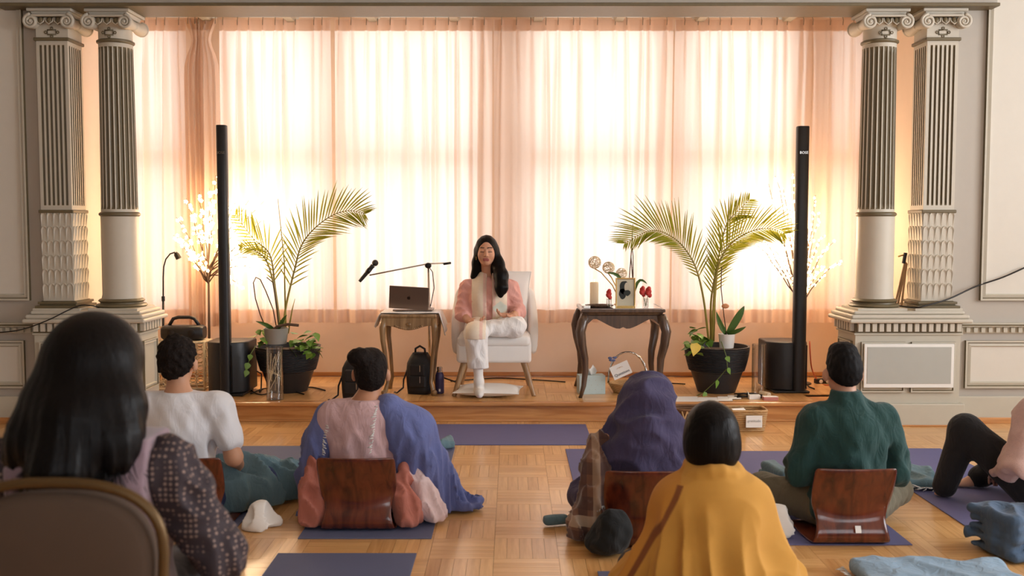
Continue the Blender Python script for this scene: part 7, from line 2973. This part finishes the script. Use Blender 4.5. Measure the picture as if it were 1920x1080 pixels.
F = Field((-0.36, -0.45, 0.25), (0.36, 0.26, 1.10), 0.007)
t_torso(F, 0.010)
t_arms(F, 0.010, 0.45)
F.push(lambda X, Y, Z: 0.003 * fold(X, Y, Z * 0.7) + 0.005 * cr2(X, Y, Z))
zc2 = float(JT['neck'].z)
F.cut(lambda X, Y, Z: Z - (zc2 + 0.022) + np.clip(-Y, 0, 0.2) * 0.35 + 0 * X)
F.cut(sit_cut)
F.build('kurta', cloth_mat('pink_kurta_cotton', srgb(226, 166, 154), 0.05, 0.15), pT)
F = Field((-0.36, -0.55, 0.02), (0.36, 0.2, 0.62), 0.008)
t_legs(F, 0.018)
F.ell(JT['pelvis'] + Vector((0, 0, 0.03)), (0.18, 0.13, 0.085), 0.05)
F.cap(knL, anL + Vector((0, 0, 0.045)), 0.074, 0.076, 0.03)
F.push(lambda X, Y, Z: 0.002 * fold(X, Y, Z * 0.5) + 0.005 * cr2(X, Y, Z * 0.5))
zcut = float(Z_(690, TY - 0.35) - ZD)
F.cut(lambda X, Y, Z: zcut - Z + 0 * X + 0 * Y)
F.cut(sit_cut)
F.build('trousers', cloth_mat('white_trouser_cotton', srgb(238, 235, 232), 0.03, 0.12), pT)


def scarf_paint(v):
    c = np.tile(lin(232, 214, 190), (len(v), 1))
    x, z = v[:, 0], v[:, 2]
    edge = np.abs(np.abs(x) - 0.038) < 0.012
    c[edge] = lin(228, 190, 174)
    zz = float(JT['waist'].z)
    mot = (x > 0.03) & (np.abs(z - zz - 0.07) + np.abs(x - 0.085) * 0.8 < 0.055)
    c[mot] = lin(208, 212, 198)
    low = np.abs(z - zz + 0.02) < 0.02
    c[low] = lin(222, 200, 170)
    low2 = np.abs(z - zz + 0.07) < 0.022
    c[low2] = lin(226, 186, 158)
    return c


# long scarf: two panels down the front, ends over the lap
F = Field((-0.3, -0.5, 0.22), (0.3, 0.2, 1.12), 0.006)
t_torso(F, 0.022)
F.push(lambda X, Y, Z: 0.003 * np.sin(60 * X) + 0.004 * fold2(X, Y, Z))
F.cut(lambda X, Y, Z: np.maximum(np.abs(X) - 0.138, 0.020 + 0.05 * np.clip(zc2 - Z, 0, 0.06) - np.abs(X)) + 0 * Y + 0 * Z)
F.cut(lambda X, Y, Z: Y - 0.06 + 0 * X + 0 * Z)
F.cut(lambda X, Y, Z: Z - (zc2 + 0.045) + 0 * X + 0 * Y)
lap = Field((-0.3, -0.55, 0.22), (0.3, 0.2, 0.7), 0.006)
lap.val = np.full(lap.n, 0.5, np.float32)
t_legs(lap, 0.026)
lap.cut(lambda X, Y, Z: np.maximum(np.abs(X + 0.095) - 0.075, Y + 0.02) + 0 * Z)
zl_ = float(knL.z)
lap.cut(lambda X, Y, Z: (zl_ - 0.035) - Z + 0 * X + 0 * Y)
ms_ = cloth_mat('cream_printed_silk', srgb(232, 214, 190))
M['scarf'] = mat('cream_printed_silk', srgb(232, 214, 190), 0.7, var=0.06, scale=50, attr='Col', bump=0.15, bscale=300, sheen=0.3)
F.cut(sit_cut)
lap.cut(sit_cut)
F.build('scarf', M['scarf'], pT, scarf_paint)
lap.build('scarf_end', M['scarf'], pT, lambda v: np.where((np.abs(v[:, 0] + 0.055) < 0.012)[:, None], lin(228, 190, 174), lin(236, 220, 198)))

# hair: centre parting, tucked behind on one side, falling over the other shoulder
F = Field((-0.2, -0.22, float(H.z) - 0.40), (0.24, 0.22, float(H.z) + 0.16), 0.0055)
F.ell(H + Vector((0, 0.022, 0.028)), (0.086, 0.098, 0.098), 0.03)
F.chain([H + Vector((0.062, 0.02, 0.0)), H + Vector((0.092, 0.0, -0.10)), H + Vector((0.115, -0.055, -0.19)), H + Vector((0.118, -0.10, -0.28)), H + Vector((0.112, -0.115, -0.335))], [0.036, 0.044, 0.05, 0.045, 0.02], 0.04)
F.chain([H + Vector((-0.06, 0.03, 0.0)), H + Vector((-0.076, 0.04, -0.09)), H + Vector((-0.10, 0.07, -0.20))], [0.034, 0.032, 0.028], 0.04)
F.chain([H + Vector((0, 0.07, 0.0)), H + Vector((0.02, 0.10, -0.14)), H + Vector((0.03, 0.11, -0.26))], [0.07, 0.07, 0.05], 0.05)
F.carve(H + Vector((0, -0.085, -0.035)), (0.070, 0.085, 0.103), 0.01)
F.push(lambda X, Y, Z: 0.0008 * np.sin(170 * X + 3 * np.sin(5 * Z)) + 0.001 * fold(X, Y, Z * 0.1))
F.cut(lambda X, Y, Z: -(Y - (float(H.y) - 0.062)) - np.clip(float(H.z) - 0.06 - Z, 0, 0.1) * 1.5 + 0 * X)
F.build('hair', M['hair_black'], pT)
for e in (-1, 1):
    ear = MB()
    for k in range(3):
        ear.sphere(H + Vector((e * 0.079, 0.0, -0.046 - 0.009 * k)), 0.0042, 8, 6)
    ear.build('earring', M['gold'], pT, smooth=True)
bw = wr_.lerp(er, 0.18)
MB().tube([bw + Vector((0.0, 0.03 * math.cos(t), 0.03 * math.sin(t))) for t in [2 * PI * j / 16 for j in range(16)]], 0.003, 6, closed=True).build('bracelet', M['gold'], pT, smooth=True)
